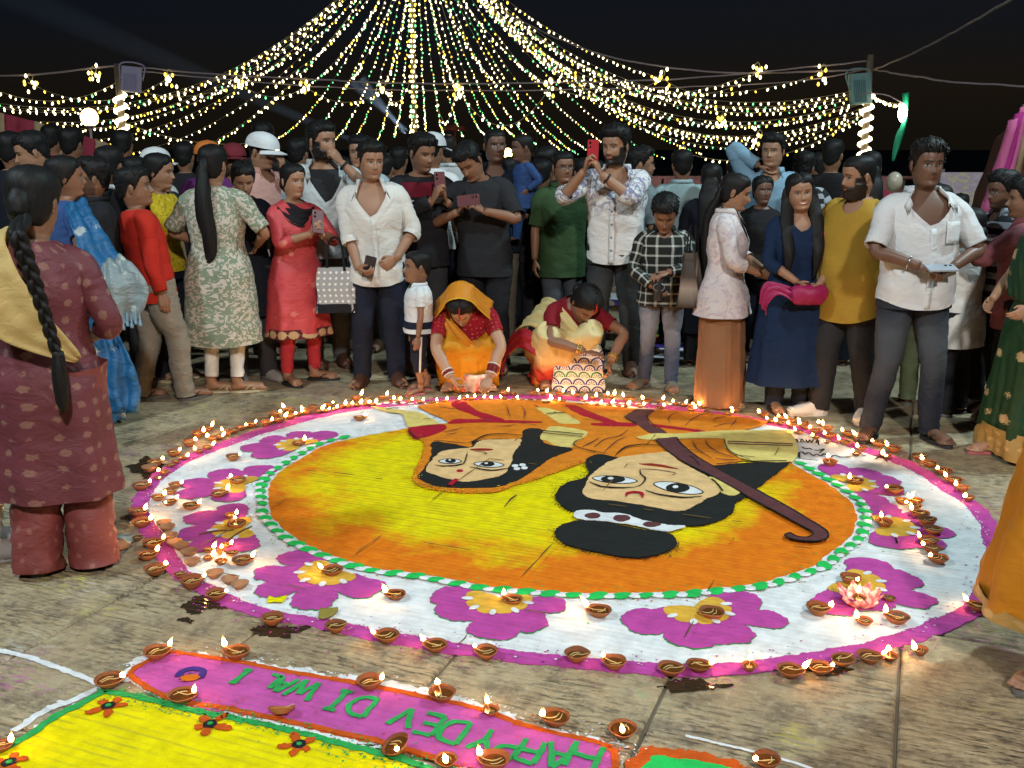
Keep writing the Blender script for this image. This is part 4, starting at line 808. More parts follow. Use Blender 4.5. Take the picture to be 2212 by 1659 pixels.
M_SKIN, nt, b = mk('skin', (.2, .1, .06), .46, .4)
at_ = nt.nodes.new('ShaderNodeVertexColor'); at_.layer_name = 'Col'; nt.links.new(at_.outputs[0], b.inputs['Base Color']); bump(nt, b, noise(nt, coords(nt), 190.0, 3), .12, .003)
M_HAIR, nt, b = mk('black_hair', (.007, .0065, .007), .55, .22); hn = noise(nt, mapping(nt, coords(nt), (220, 220, 22)), 1.0, 3); bump(nt, b, hn, .5, .003)
nt.links.new(ramp(nt, hn, [(.3, (.003, .003, .0035)), (.7, (.012, .011, .011))]).outputs[0], b.inputs['Base Color'])
M_GREYH, _, _ = mk('greying_hair', (.05, .048, .046), .5, .4)

def torso_prof(o):
    b = o.get('build', 1.0); bel = o.get('belly', 0.0)
    if o.get('sex') == 'f':
        t = [(1.475,.056,.056,.012),(1.455,.075,.066,.012),(1.435,.112,.075,.012),(1.41,.150,.086,.008),(1.375,.172,.096,.004),(1.32,.176,.112,-.004),(1.25,.172,.132,-.012),(1.19,.165,.128,-.010),(1.10,.150,.108,-.004),(1.04,.150,.106,0),(.97,.168,.120,.004),(.90,.184,.136,.008),(.84,.190,.140,.008),(.78,.190,.138,.006),(.6,.195,.140,0),(.4,.200,.145,0),(.2,.21,.15,0),(0.0,.21,.15,0)]
    else:
        t = [(1.475,.060,.060,.012),(1.455,.083,.070,.012),(1.435,.125,.082,.012),(1.41,.168,.094,.008),(1.375,.194,.106,.004),(1.32,.200,.119,0),(1.25,.197,.127,-.004),(1.15,.185,.124,-.004),(1.05,.174,.119,-.002),(.97,.176,.123,0),(.90,.184,.130,0),(.84,.190,.134,0),(.78,.193,.135,0),(.6,.195,.135,0),(.4,.2,.14,0),(.2,.21,.145,0),(0,.21,.145,0)]
    t = np.array(t[::-1]); k = np.clip((1.44 - t[:, 0]) / .08, 0, 1); t[:, 1] *= 1 + (b - 1) * k; t[:, 2] *= 1 + (b - 1) * k
    g = np.exp(-((t[:, 0] - 1.02) / .14) ** 2) * bel; t[:, 2] += g * .5; t[:, 3] -= g * .6; t[:, 1] += g * .3
    return t
def prof_at(t, z, off=0.0):
    return np.interp(z, t[:, 0], t[:, 1]) + off, np.interp(z, t[:, 0], t[:, 2]) + off, np.interp(z, t[:, 0], t[:, 3])
def ring_xy(w, d, yo, a, e=2.45):
    s, c = np.sin(a), np.cos(a); return w * np.sign(s) * np.abs(s) ** (2 / e), -d * np.sign(c) * np.abs(c) ** (2 / e) + yo
def loft(t, ztop, zbot, ctx, off=.012, n=44, m=34, flare=None, wr=.004, seed=0, fold=None, power=1.0):
    """a garment round the trunk; ztop/zbot are functions of the angle (0 = front)"""
    a = np.linspace(-1.5 * np.pi, .5 * np.pi, n); an_ = (a + np.pi) % (2 * np.pi) - np.pi; zt = np.array([ztop(q) for q in an_]); zb = np.array([zbot(q) for q in an_])
    k = np.linspace(0, 1, m)[:, None] ** power; Z = zt[None] * (1 - k) + zb[None] * k
    w, d, yo = prof_at(t, Z, off)
    if flare: fl = flare(Z, a[None]); w = w * fl; d = d * fl
    X, Y = ring_xy(w, d, yo, a[None]); P = np.stack([X, Y, Z], -1); nr = np.stack([X, Y - yo, 0 * X], -1); nr /= np.linalg.norm(nr, axis=-1, keepdims=True) + 1e-9
    q = P.reshape(-1, 3); n1 = vnoise(q * np.array([9, 9, 14]) + seed * 3.1, seed); n2 = vnoise(q * np.array([26, 26, 20]) + q[:, [2, 2, 0]] * 11 + seed, seed + 1)
    dd = (wr * 1.5 * n1 + wr * (1 - 2 * np.abs(n2)) + wr * 1.6 * vnoise(q * np.array([11, 11, 2.6]) + q[:, [2, 0, 1]] * 2.5 + seed, seed + 4)).reshape(m, n)
    if fold: dd = dd + fold(Z, a[None])
    edge = np.clip(k * m / 3, .15, 1); P = P + nr * (dd * edge)[..., None]
    uv = np.stack([np.broadcast_to(a[None] * .17, Z.shape), Z], -1).reshape(-1, 2)
    return warp(P.reshape(-1, 3), ctx), grid_faces(m, n, wrap=False, flip=True), uv
def ik(S, T, l1, l2, hint):
    S, T, hint = np.asarray(S, float), np.asarray(T, float), np.asarray(hint, float); d = T - S; L = np.linalg.norm(d); u = d / (L + 1e-9); L = min(L, (l1 + l2) * .995)
    x = (l1 * l1 - l2 * l2 + L * L) / (2 * L); h = math.sqrt(max(0, l1 * l1 - x * x)); p = hint - u * hint.dot(u); p /= np.linalg.norm(p) + 1e-9
    return S + u * x + p * h, S + u * L
def wrinkle_tube(V, P0, wr, seed, m, n, ax=None):
    C = V.reshape(m, n, 3).mean(1, keepdims=True); N = V.reshape(m, n, 3) - C; N /= np.linalg.norm(N, axis=-1, keepdims=True) + 1e-9
    q = V.reshape(-1, 3); d = wr * (1 - 2 * np.abs(vnoise(q * np.array([14, 14, 34]) + seed, seed))) + wr * vnoise(q * 12 + seed, seed + 2)
    return (V.reshape(m, n, 3) + N * d.reshape(m, n, 1)).reshape(-1, 3)
ARMS = {'down': ((.245, -.02, .83), (.5, .6, 0)), 'fwd': ((.10, -.30, 1.02), (1, .3, -.6)), 'phone': ((.05, -.29, 1.30), (1, -.1, -.9)), 'phonelow': ((.06, -.29, 1.12), (1, .2, -.8)), 'hip': ((.20, -.10, 1.00), (1, .7, .1)),
        'face': ((.06, -.14, 1.50), (.8, -.3, -1)), 'belly': ((.02, -.20, 1.03), (1, .3, -.3)), 'front': ((.16, -.10, .80), (.6, .8, 0))}
GARM = {}
def person(px, py, crown, face, label, group=None, **o):
    """px,py: ground point under the person in the picture; crown: picture row of the top of the head; face: 0 towards the camera, 90 to the picture's right, 180 away"""
    base = gnd(px, py) if 'Y' not in o else at_y(px, 330, o['Y']); base.z = 0
    H = o['H'] if 'H' in o else at_y(px, crown, base.y).z - .012
    if 'Y' in o: base.x = at_y(px, crown, base.y).x
    s = H / 1.7; root = empty('person', base, R(face)); root.scale = (s, s, s); tag(root, label, 'person', group)
    child = o.get('child', 0.0); lod = o.get('lod', 0); sex = o.get('sex', 'm'); hk = o.get('hk', 1.035 + (.42 * child))
    ctx = {'hk': hk, 'lean': o.get('lean', (0, 0)), 'hc': np.array([0, -.012, 1.7 - .1155 * hk]), 'shift': None if 'shift' not in o else np.array(o['shift'], float)}
    if child: ctx['hc'][2] = 1.7 - .1155 * hk
    if 'shift' in o: ctx['hc'][2] -= .03
    vr = random.Random(int(px * 13 + crown * 7)); o.setdefault('fw', vr.uniform(.95, 1.06)); o.setdefault('nose', vr.uniform(.75, 1.2)); o.setdefault('jaw', vr.uniform(.86, .96) if sex == 'f' else vr.uniform(.94, 1.08))
    t = torso_prof(o)
    drop = max(0.0, (hk - 1) * .235 + .020); kz = (1.475 - drop) / 1.475   # a bigger head sits on lower shoulders
    def kk(P):
        P = np.asarray(P, float).copy()
        if 'shift' not in o: P[..., 2] *= kz
        return P
    tone = np.array(o.get('tone', (.20, .095, .055))); seed = int(px * 7 + py) % 997
    body = MB()
    # head
    u = head_rows(lod); nc = 96 if lod == 0 else 52; tt = np.linspace(-1, 1, nc, endpoint=False); a = np.sign(tt) * np.abs(tt) ** 1.3 * np.pi
    P = head_surface(u, a, o)
    C = skin_col(P, a, o)
    if o.get('beard', 0) >= 1:
        x, uu, A, front = masks(P, a, o); bm = (C.mean(-1) < .03) & (uu < -.035) & (uu > -.14); nrm = np.stack([P[..., 0], P[..., 1], 0 * uu - .04], -1); nrm /= np.linalg.norm(nrm, axis=-1, keepdims=True)
        P = P + nrm * (bm * (.007 + .006 * (o['beard'] - 1) + .003 * vnoise(P.reshape(-1, 3) * 160, 4).reshape(uu.shape)))[..., None]
        if o['beard'] > 1: P[..., 2] -= bm * np.clip((-.09 - uu) / .03, 0, 1) * .03 * (o['beard'] - 1)
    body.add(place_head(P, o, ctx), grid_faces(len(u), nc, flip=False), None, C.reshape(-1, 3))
    for sd in (-1, 1):
        ry = np.array(Matrix.Rotation(R(20 * sd), 3, 'Z') @ Matrix.Rotation(R(8), 3, 'X')); V, F = ellipsoid((sd * .0775, .012, -.008), (.008, .017, .031), 10, 9, ry); V2, F2 = ellipsoid((sd * .083, .016, -.004), (.004, .012, .024), 8, 7, ry)
        body.add(place_head(V, o, ctx), F, None, tone * 1.05); body.add(place_head(V2, o, ctx), F2, None, tone * .8)
    # trunk under the clothes
    V, F, _ = loft(t, lambda q: 1.475, lambda q: .80, ctx, -.006, 30, 18, wr=0); body.add(kk(V), F, None, tone * .95)
    # arms
    sw = .178 if sex == 'm' else .158; sw *= (1 + (o.get('build', 1) - 1) * .7); info = {'hand': {}, 'elbow': {}, 'sh': {}}; arm = o.get('arms', {})
    shz = 1.385
    for sd, key in ((-1, 'R'), (1, 'L')):
        spec = arm.get(key, 'down'); ht = 'relax'; palm = None; hd = None
        if isinstance(spec, dict): ht = spec.get('hand', 'relax'); palm = spec.get('palm'); hd = spec.get('dir'); spec = spec['to']
        if isinstance(spec, str): (T, hint) = ARMS[spec]; T = np.array([T[0] * sd, T[1], T[2]]); hint = np.array([hint[0] * sd, hint[1], hint[2]])
        else: T, hint = np.array(spec[0], float), np.array(spec[1], float)
        S = warp(np.array([[sd * sw, .004, shz]]), ctx)[0]; S[2] *= kz if 'shift' not in o else 1.0; E, W = ik(S, T, .285, .25, hint)
        info['hand'][key] = W; info['elbow'][key] = E; info['sh'][key] = S
        ab = o.get('armr', 1.0) * (.92 if sex == 'f' else 1.0)
        A_ = np.array([S + (E - S) * .06, S + (E - S) * .5, E, E + (W - E) * .35, W]); V, F, _ = tube(A_, np.array([.050, .044, .036, .038, .0255]) * ab, 12 if lod == 0 else 8, 22 if lod == 0 else 12)
        body.add(V, F, None, tone)
        fd = (W - E) / (np.linalg.norm(W - E) + 1e-9) if hd is None else np.array(hd, float) / np.linalg.norm(hd)
        pn = np.array([-sd, 0, 0.0]) if palm is None else np.array(palm, float); pn = pn - fd * pn.dot(fd); pn /= np.linalg.norm(pn) + 1e-9
        xx = np.cross(fd, pn) if sd < 0 else np.cross(pn, fd); hv, hf = HANDS[ht]; hs = o.get('hands', .96 if sex == 'm' else .88) * (1.1 if child else 1)
        body.add(W + hs * (hv[:, :1] * xx + hv[:, 1:2] * fd + hv[:, 2:] * pn), hf if sd < 0 else [q[::-1] for q in hf], None, tone * np.array([1.0, .98, .97]))
        info['hd' + key] = (fd, pn, xx)
    # legs and feet
    legs = o.get('legs', {'R': (-.10, -.01, 4), 'L': (.10, .01, -4)}); info['foot'] = {}
    for sd, key in ((-1, 'R'), (1, 'L')):
        fx, fy, yaw = legs[key]; hip = np.array([sd * .092, .005, .87 * kz]); ank = np.array([fx, fy + .02, .085]); l = np.linalg.norm(hip - ank) / 2 * (1.008); kn, _ = ik(hip, ank, l, l, (0, -1, 0))
        if 'knees' in o: hip = np.array([sd * .10, .20, .24]); kn = np.array([sd * o['knees'][0], o['knees'][1], o['knees'][2]])
        info['foot'][key] = (hip, kn, ank, yaw)
        if lod < 2:
            if 'knees' not in o: V, F, _ = tube([hip, kn, (kn + ank) / 2, ank + np.array([0, 0, .03])], [.07, .05, .046, .034], 10, 12); body.add(V, F, None, tone)
            M = np.array(Matrix.Rotation(R(yaw), 3, 'Z')); fv, ff = FOOT; fv = fv * np.array([sd * -1 if False else (1 if sd < 0 else -1), 1, 1]); fs = 1.0 if not child else 1.12
            fv = fv * fs * np.array([1, 1, 1]); fv = fv @ M.T + np.array([fx, fy, o.get('sole', .012)]); body.add(fv, ff if sd < 0 else [q[::-1] for q in ff], None, tone * .92)
    bo = body.obj('body', M_SKIN, root)
    ctx.update(root=root, o=o, t=t, kz=kz, kk=kk, seed=seed, lod=lod, sex=sex, info=info, sw=sw, s=s, tone=tone, H=H)
    hair(ctx); clothes(ctx); shoes(ctx)
    return ctx
def hair(ctx):
    o = ctx['o']; st = o.get('hair', 'short' if ctx['sex'] == 'm' else 'long'); root = ctx['root']; lod = ctx['lod']
    if st == 'none': return
    kind = 'f' if ctx['sex'] == 'f' else ('rec' if st in ('rec', 'buzz0') else 'm'); u = np.linspace(-.14, .1150, 34 if lod == 0 else 20); nc = 64 if lod == 0 else 36; a = np.linspace(-np.pi, np.pi, nc, endpoint=False)
    P = head_surface(u, a, {**o, 'nose': 0}); q = P.reshape(-1, 3); A = np.degrees(np.abs(a))[None] * np.ones((len(u), 1)); U = P[..., 2]
    hl = np.interp(A, *HAIRLINE[kind]) + .006 * vnoise(q * 70, 3).reshape(U.shape); m = np.clip((U - hl) / (.034 if kind == 'f' else .020), -1, 1)
    topk = np.clip((U - .02) / .07, 0, 1); th = {'short': .010 + .016 * topk, 'thick': .010 + .019 * topk, 'curly': .010 + .024 * topk, 'buzz': .004 + .006 * topk, 'rec': .006 + .004 * topk, 'flat': .009 + .006 * topk, 'bald': .002 + 0 * topk}.get(st, .011 + .007 * topk)
    frontlift = np.exp(-(A / 45) ** 2) * np.clip((U - .05) / .05, 0, 1); th = th + (.008 * frontlift if st in ('thick', 'curly') else 0)
    amp = {'curly': .008, 'thick': .005, 'short': .0032, 'buzz': .001}.get(st, .0022); nz = vnoise(q * (95 if st == 'curly' else 60) + ctx['seed'], 5).reshape(U.shape) + .6 * vnoise(q * np.array([150, 150, 40]), 6).reshape(U.shape)
    if kind == 'f': nz = nz * .5 + .8 * np.sin(a * 26 + 6 * vnoise(q * 20, 2).reshape(U.shape)); th = th - .008 * np.exp(-(P[..., 0] / .006) ** 2) * (A < 90) * np.clip((U - .05) / .03, 0, 1)
    dd = np.where(m > 0, th * np.clip(m, 0, 1) ** (.8 if kind == 'f' else .6) + amp * nz * np.clip(m, 0, 1), -.010)
    N = np.stack([P[..., 0], P[..., 1], (U - .0) * 1.0], -1); N /= np.linalg.norm(N, axis=-1, keepdims=True) + 1e-9
    P2 = P + N * dd[..., None]; mb = MB(); mb.add(place_head(P2, o, ctx), grid_faces(len(u), nc))
    T = lambda L: place_head(np.array(L, float), o, ctx)
    rnd = random.Random(ctx['seed'])
    if lod == 0 and st in ('short', 'thick', 'curly'):
        idx = [(i, j) for i in range(len(u)) for j in range(nc) if m[i, j] > .35]; rnd.shuffle(idx)
        for i, j in idx[:130]:
            p = P2[i, j]; n = N[i, j]; fl = np.array([n[0] * .4, -.8 if U[i, j] > .07 else .1, -.35]) + np.array([rnd.uniform(-.5, .5), rnd.uniform(-.4, .3), rnd.uniform(-.2, .3)]); fl = fl - n * fl.dot(n) * .7; L = {'short': .020, 'thick': .032, 'curly': .026}[st] * rnd.uniform(.6, 1.2)
            if A[i, j] < 50 and U[i, j] < .085 and st != 'thick': L *= .6
            V, F, _ = tube([p - n * .004, p + n * .001 + fl * L * .5, p + n * (-.003 if st != 'curly' else .006) + fl * L], [.0055, .0045, .0008], 5, 5, False); mb.add(place_head(V, o, ctx), F)
    ho = mb.obj('hair', M_GREYH if o.get('grey') else M_HAIR, root)
    hs = o.get('tail'); kz = ctx['kz']
    if hs in ('pony', 'braid', 'bun', 'open', 'back'):
        mb = MB(); s0 = T([(0, .098, .035)])[0]; bk = np.array([0, .135, 0])
        if hs == 'bun': V, F = ellipsoid(T([(0, .112, -.03)])[0], (.045, .035, .045), 16, 12); V = V + .004 * vnoise(V * 70, 2)[:, None]; mb.add(V, F); nm = 'hair_bun'
        elif hs == 'pony':
            L = o.get('taillen', .55); n_ = T([(0, .115, .02), (0, .14, -.04)]); P_ = [s0, n_[0], n_[1]] + [np.array([.012 * math.sin(k * 1.3), .145 + .01 * math.sin(k), n_[1][2] - .02 - L * k / 5]) for k in range(1, 6)]
            V, F, _ = tube(P_, [.02, .028, .034, .05, .056, .052, .042, .012], 18, 40); ang = np.arctan2(V[:, 1] - .145, V[:, 0]); V = V + .004 * np.sin(ang * 9 + V[:, 2] * 8)[:, None] * np.array([1, 1, 0]) + .004 * vnoise(V * np.array([60, 60, 9]), 4)[:, None]; mb.add(V, F); nm = 'ponytail'
        elif hs == 'braid':
            L = o.get('taillen', .7); off = o.get('tailx', 0.0); n_ = T([(0, .108, -.01), (0, .12, -.06)]); N_ = 15
            ty = o.get('taily', .14); nt_ = 90; tt_ = np.linspace(0, 1, nt_)
            for k in range(3):
                ph = tt_ * L / .085 * 2 * np.pi / 2 + 2 * np.pi * k / 3; rr = 1 - .42 * tt_; blend = np.clip(tt_ / .10, 0, 1); yb = n_[1][1] * (1 - blend) + ty * blend
                Pk = np.c_[.021 * np.sin(ph) * rr + off * tt_ ** .8, yb + .012 * np.sin(2 * ph) * rr, n_[1][2] - L * tt_]; V, F, _ = tube(Pk, .0175 * rr, 9, 150); V = V + .0012 * vnoise(V * np.array([160, 160, 60]), k)[:, None]; mb.add(V, F)
            zt_ = n_[1][2] - L; V, F, _ = tube([(off, o.get('taily', .14) + q_, zt_ - dz_) for q_, dz_ in ((0, -.03), (.005, .06), (.005, .16), (0, .22))], [.02, .028, .026, .006], 12, 16); mb.add(V + .003 * vnoise(V * np.array([90, 90, 10]), 1)[:, None], F); V, F, _ = tube([s0, n_[0], n_[1]], [.03, .045, .034], 12, 8); mb.add(V, F); nm = 'braid'
        else:
            sides = ((-1, 1) if hs == 'open' else (0,)); nm = 'long_hair'
            for sd in sides:
                L = o.get('taillen', .42)
                if sd == 0: P_ = [T([(0, .06, .06)])[0], T([(0, .095, 0)])[0], T([(0, .10, -.07)])[0], np.array([0, .135, 1.40]), np.array([0, .145, 1.40 - L * .5]), np.array([0, .14, 1.40 - L])]; r_ = [.02, .060, .078, .088, .082, .03]; fl_ = .42
                else: P_ = [T([(sd * .045, .02, .07)])[0], T([(sd * .075, .012, 0)])[0], T([(sd * .085, .0, -.07)])[0], np.array([sd * .105, -.095, 1.35]), np.array([sd * .10, -.170, 1.35 - L * .5]), np.array([sd * .09, -.165, 1.35 - L])]; r_ = [.03, .040, .046, .046, .038, .008]; fl_ = .45
                V, F, _ = tube(P_, r_, 20, 34, flat=fl_, flatdir=(0, -1, 0)); ang = np.arctan2(V[:, 1], V[:, 0] - sd * .1); V = V + .0045 * vnoise(V * np.array([85, 85, 7]), 4)[:, None] * np.array([1, 1, .2]); mb.add(kk_id(V), F)
                if sd: V, F = ellipsoid(T([(0, .07, -.02)])[0], (.075, .05, .10), 14, 10); mb.add(V, F); V, F, _ = tube([T([(0, .085, -.02)])[0], (0, .13, 1.42), (0, .135, 1.25), (0, .13, 1.1)], [.06, .09, .09, .03], 16, 16, flat=.4, flatdir=(0, -1, 0)); mb.add(V, F)
        mb.obj(nm, M_HAIR, root)
    if o.get('sindoor'):
        V, F, _ = tube(T([(0, -.094, .058), (0, -.098, .076), (0, -.086, .096), (0, -.06, .112)]), [.003, .005, .0055, .003], 6, 10); mb = MB(); mb.add(V, F); mb.obj('sindoor', GARM['sindoor'], root)
    cap = o.get('cap')
    if cap:
        u2 = np.linspace(.028, .1152, 14); P = head_surface(u2, a, {'nose': 0}); N = P.copy(); N /= np.linalg.norm(N, axis=-1, keepdims=True); P = P + N * (.034 + .004 * np.cos(a * 6)[None, :, None] * 0); mb = MB(); mb.add(place_head(P, o, ctx), grid_faces(len(u2), nc)); co = mb.obj('cap', GARM[cap], root)
        bd = R(180) if o.get('capback') else 0.0; V = []; n = 15
        for k in range(6):
            for j in range(n):
                q = (j / (n - 1) - .5) * 2.2; r = .124 + .075 * (k / 5) * math.cos(q * .75); V.append((r * math.sin(q) * .86, -(r * math.cos(q)) , .033 - .018 * (k / 5) - .012 * q * q))
        V = np.array(V); V = V @ np.array(Matrix.Rotation(bd, 3, 'Z')).T; V2 = V.copy(); V2[:, 2] -= .004; mb = MB(); mb.add(place_head(V, o, ctx), grid_faces(6, n, False)); mb.add(place_head(V2, o, ctx), grid_faces(6, n, False, True)); br = mb.obj('brim', GARM[cap], co)
    if o.get('glasses'):
        mb = MB()
        for sd in (-1, 1):
            L_ = [(sd * .032 + .021 * math.cos(q), -.104 - .004 * math.cos(q) * sd * 0, .0 + .017 * math.sin(q)) for q in np.linspace(0, 2 * math.pi, 15)]; V, F, _ = tube(T(L_), [.0016] * 15, 5, 24); mb.add(V, F)
            V, F, _ = tube(T([(sd * .053, -.098, .006), (sd * .078, -.05, .006), (sd * .082, .01, .006)]), [.0016] * 3, 5, 8); mb.add(V, F)
        V, F, _ = tube(T([(-.011, -.107, .004), (.011, -.107, .004)]), [.0016, .0016], 5, 3); mb.add(V, F); mb.obj('glasses', GARM['darkmetal'], root)
def kk_id(V): return V
# ------------------------------------------------------------------ cloth materials
def cloth(name, col, rough=.88, pat=None, spec=.2, sheen=.0, wr=.5, **k):
    m, nt, b = mk('cloth_' + name, col, rough, spec); uv = coords(nt, 'UV'); ob = coords(nt, 'Object'); c = None
    vary = noise(nt, ob, 5.0, 3); col2 = tuple(q * .82 for q in col); c = mixc(nt, ramp(nt, vary, [(.3, (0, 0, 0)), (.75, (1, 1, 1))]).outputs[0], col, col2)
    if pat == 'plaid':
        sx = nt.nodes.new('ShaderNodeSeparateXYZ'); nt.links.new(uv, sx.inputs[0]); L = []
        for i in (0, 1):
            fr = math_(nt, 'FRACT', math_(nt, 'MULTIPLY', sx.outputs[i], 1 / .085)); L.append(math_(nt, 'LESS_THAN', math_(nt, 'ABSOLUTE', math_(nt, 'SUBTRACT', fr, .5)), .10)); 
        c = mixc(nt, math_(nt, 'MULTIPLY', math_(nt, 'ADD', L[0], L[1]), .5), c, k['c2'])
    elif pat == 'leaf':                       # curled leaves and blossoms
        w_ = mapping(nt, uv, (1, 1, 1)); n1 = noise(nt, w_, k.get('sc', 13.0), 1.5, .4, 2.2); f = ramp(nt, n1, [(k.get('lo', .50), (0, 0, 0)), (k.get('lo', .50) + .025, (1, 1, 1))]).outputs[0]
        v = voro(nt, mapping(nt, uv, (1, 1, 1)), k.get('sc2', 16.0)); g = ramp(nt, v, [(.26, (1, 1, 1)), (.30, (0, 0, 0))]).outputs[0]
        c = mixc(nt, f, c, k['c2']); c = mixc(nt, math_(nt, 'MULTIPLY', g, .8), c, k.get('c3', k['c2']))
        c = mixc(nt, ramp(nt, noise(nt, w_, k.get('sc', 13.0), 1.5, .4, 2.2), [(k.get('lo', .5) - .02, (0, 0, 0)), (k.get('lo', .5) - .005, (.6, .6, .6)), (k.get('lo', .5) + .01, (0, 0, 0))]).outputs[0], c, tuple(q * .5 for q in col))
    elif pat == 'motif':                      # woven medallions
        v = voro(nt, uv, k.get('sc', 11.0), rnd=k.get('rnd', .35)); wob = noise(nt, uv, 110.0, 2); v2 = math_(nt, 'ADD', v, math_(nt, 'MULTIPLY', math_(nt, 'SUBTRACT', wob, .5), .34)); g = ramp(nt, v2, [(k.get('r', .24), (1, 1, 1)), (k.get('r', .24) + .04, (0, 0, 0))]).outputs[0]
        g = math_(nt, 'MULTIPLY', g, k.get('amt', .8)); c = mixc(nt, g, c, k['c2'])
        if k.get('met'): nt.links.new(math_(nt, 'MULTIPLY', g, k['met']), b.inputs['Metallic']); b.inputs['Roughness'].default_value = .45
    elif pat == 'stripe':
        sx = nt.nodes.new('ShaderNodeSeparateXYZ'); nt.links.new(uv, sx.inputs[0]); fr = math_(nt, 'FRACT', math_(nt, 'MULTIPLY', sx.outputs[k.get('ax', 1)], 1 / k.get('w', .1))); c = mixc(nt, math_(nt, 'LESS_THAN', fr, .5), c, k['c2'])
    elif pat == 'jeans':
        sx = nt.nodes.new('ShaderNodeSeparateXYZ'); nt.links.new(ob, sx.inputs[0]); g = ramp(nt, math_(nt, 'ADD', sx.outputs[2], math_(nt, 'MULTIPLY', math_(nt, 'SUBTRACT', noise(nt, ob, 4.0, 3), .5), .35)), [(.25, (0, 0, 0)), (.45, (.55, .55, .55)), (.62, (.9, .9, .9)), (.80, (.15, .15, .15))]).outputs[0]; c = mixc(nt, g, c, k['c2']); c = mixc(nt, math_(nt, 'MULTIPLY', noise(nt, mapping(nt, ob, (300, 300, 40)), 1.0, 2), .35), c, tuple(q * 1.7 for q in col))
    elif pat == 'zones':                      # by height: stops in metres of a 1.7 m body
        sx = nt.nodes.new('ShaderNodeSeparateXYZ'); nt.links.new(ob, sx.inputs[0]); n1 = noise(nt, ob, 9.0, 3); zz = math_(nt, 'MULTIPLY', math_(nt, 'ADD', sx.outputs[2], math_(nt, 'MULTIPLY', math_(nt, 'SUBTRACT', n1, .5), k.get('blur', .06))), .5)
        c = ramp(nt, zz, [(z * .5, q) for z, q in k['stops']]).outputs[0]
        if k.get('prints'):
            for pc, sc_, lo in k['prints']:
                f = ramp(nt, noise(nt, mapping(nt, ob, (1, 1, 1), (0, 0, 0), (sc_, lo * 9, 2)), sc_, 2, .5, 1.6), [(lo, (0, 0, 0)), (lo + .05, (1, 1, 1))]).outputs[0]; hi = ramp(nt, zz, [(k['pz'][0] * .5, (0, 0, 0)), (k['pz'][1] * .5, (1, 1, 1))]).outputs[0]; c = mixc(nt, math_(nt, 'MULTIPLY', math_(nt, 'MULTIPLY', f, hi), .75), c, pc)
    nt.links.new(c, b.inputs['Base Color'])
    if sheen: b.inputs['Sheen Weight'].default_value = sheen
    h = math_(nt, 'ADD', math_(nt, 'MULTIPLY', noise(nt, mapping(nt, ob, (9, 9, 16), (.3, .5, 0)), 1.0, 3, .55, .8), 1.0), math_(nt, 'MULTIPLY', noise(nt, ob, 420.0, 2), .06)); bump(nt, b, h, wr * .7, .03)
    GARM[name] = m; return m
W_ = (.66, .68, .70)
cloth('white', W_, wr=.55); cloth('whitewarm', (.64, .63, .60), wr=.6); cloth('offwhite', (.50, .53, .54), wr=.5); cloth('lightblue', (.34, .44, .50)); cloth('paleteal', (.26, .36, .38)); cloth('skyblue', (.20, .34, .46)); cloth('greyteal', (.15, .20, .22))
cloth('black', (.014, .014, .017)); cloth('charcoal', (.022, .023, .027)); cloth('navy', (.012, .016, .032)); cloth('darknavy', (.008, .010, .018)); cloth('deepblue', (.008, .022, .062)); cloth('royal', (.02, .07, .22)); cloth('midblue', (.03, .07, .20))
cloth('red', (.42, .022, .012), wr=.4); cloth('maroon', (.16, .012, .028)); cloth('darkred', (.20, .01, .02)); cloth('beige', (.24, .215, .175), wr=.7); cloth('khaki', (.12, .10, .075)); cloth('grey', (.10, .105, .11), wr=.7); cloth('darkgrey', (.035, .035, .04)); cloth('brownpal', (.25, .125, .065), wr=.25); cloth('mustard', (.36, .22, .03), wr=.3)
cloth('green', (.035, .075, .03)); cloth('olive', (.10, .13, .07)); cloth('pinkshirt', (.52, .29, .25)); cloth('mauve', (.24, .08, .10)); cloth('redpants', (.46, .035, .05)); cloth('magenta', (.34, .010, .085), rough=.5, spec=.4); cloth('purple', (.10, .02, .12)); cloth('orangecap', (.55, .16, .03)); cloth('redcap', (.16, .02, .03)); cloth('yellowtop', (.55, .40, .02), pat='leaf', c2=(.30, .22, .01), c3=(.62, .50, .05), sc=20, sc2=22, lo=.6)
cloth('floralgreen', (.20, .25, .175), pat='leaf', c2=(.47, .42, .36), c3=(.52, .45, .40), sc=24, sc2=24, lo=.52, wr=.25); cloth('floralwhite', (.62, .56, .56), pat='leaf', c2=(.46, .38, .44), c3=(.55, .47, .50), sc=16, sc2=20, lo=.56, wr=.5)
cloth('inkfloral', (.64, .63, .62), pat='zones', stops=[(.0, (.60, .52, .50)), (.8, (.62, .60, .58)), (1.6, (.66, .67, .68))], prints=[((.10, .10, .22), 15, .52), ((.22, .20, .34), 26, .54)], pz=(1.08, 1.24), wr=.6)
cloth('pinkkurta', (.52, .055, .065), rough=.55, spec=.4, pat='motif', c2=(.70, .26, .20), sc=9, r=.22, amt=.55, rnd=.6, wr=.55); cloth('kurtaborder', (.10, .02, .03), pat='motif', c2=(.55, .38, .20), sc=14, r=.42, rnd=.1)
cloth('brocade', (.135, .030, .042), rough=.6, spec=.4, pat='motif', c2=(.30, .17, .12), sc=14, r=.21, amt=.5, rnd=.25, wr=.5); cloth('brocadepants', (.20, .045, .045), rough=.55, spec=.4, pat='motif', c2=(.34, .16, .12), sc=16, r=.2, amt=.45, rnd=.4, wr=.5)
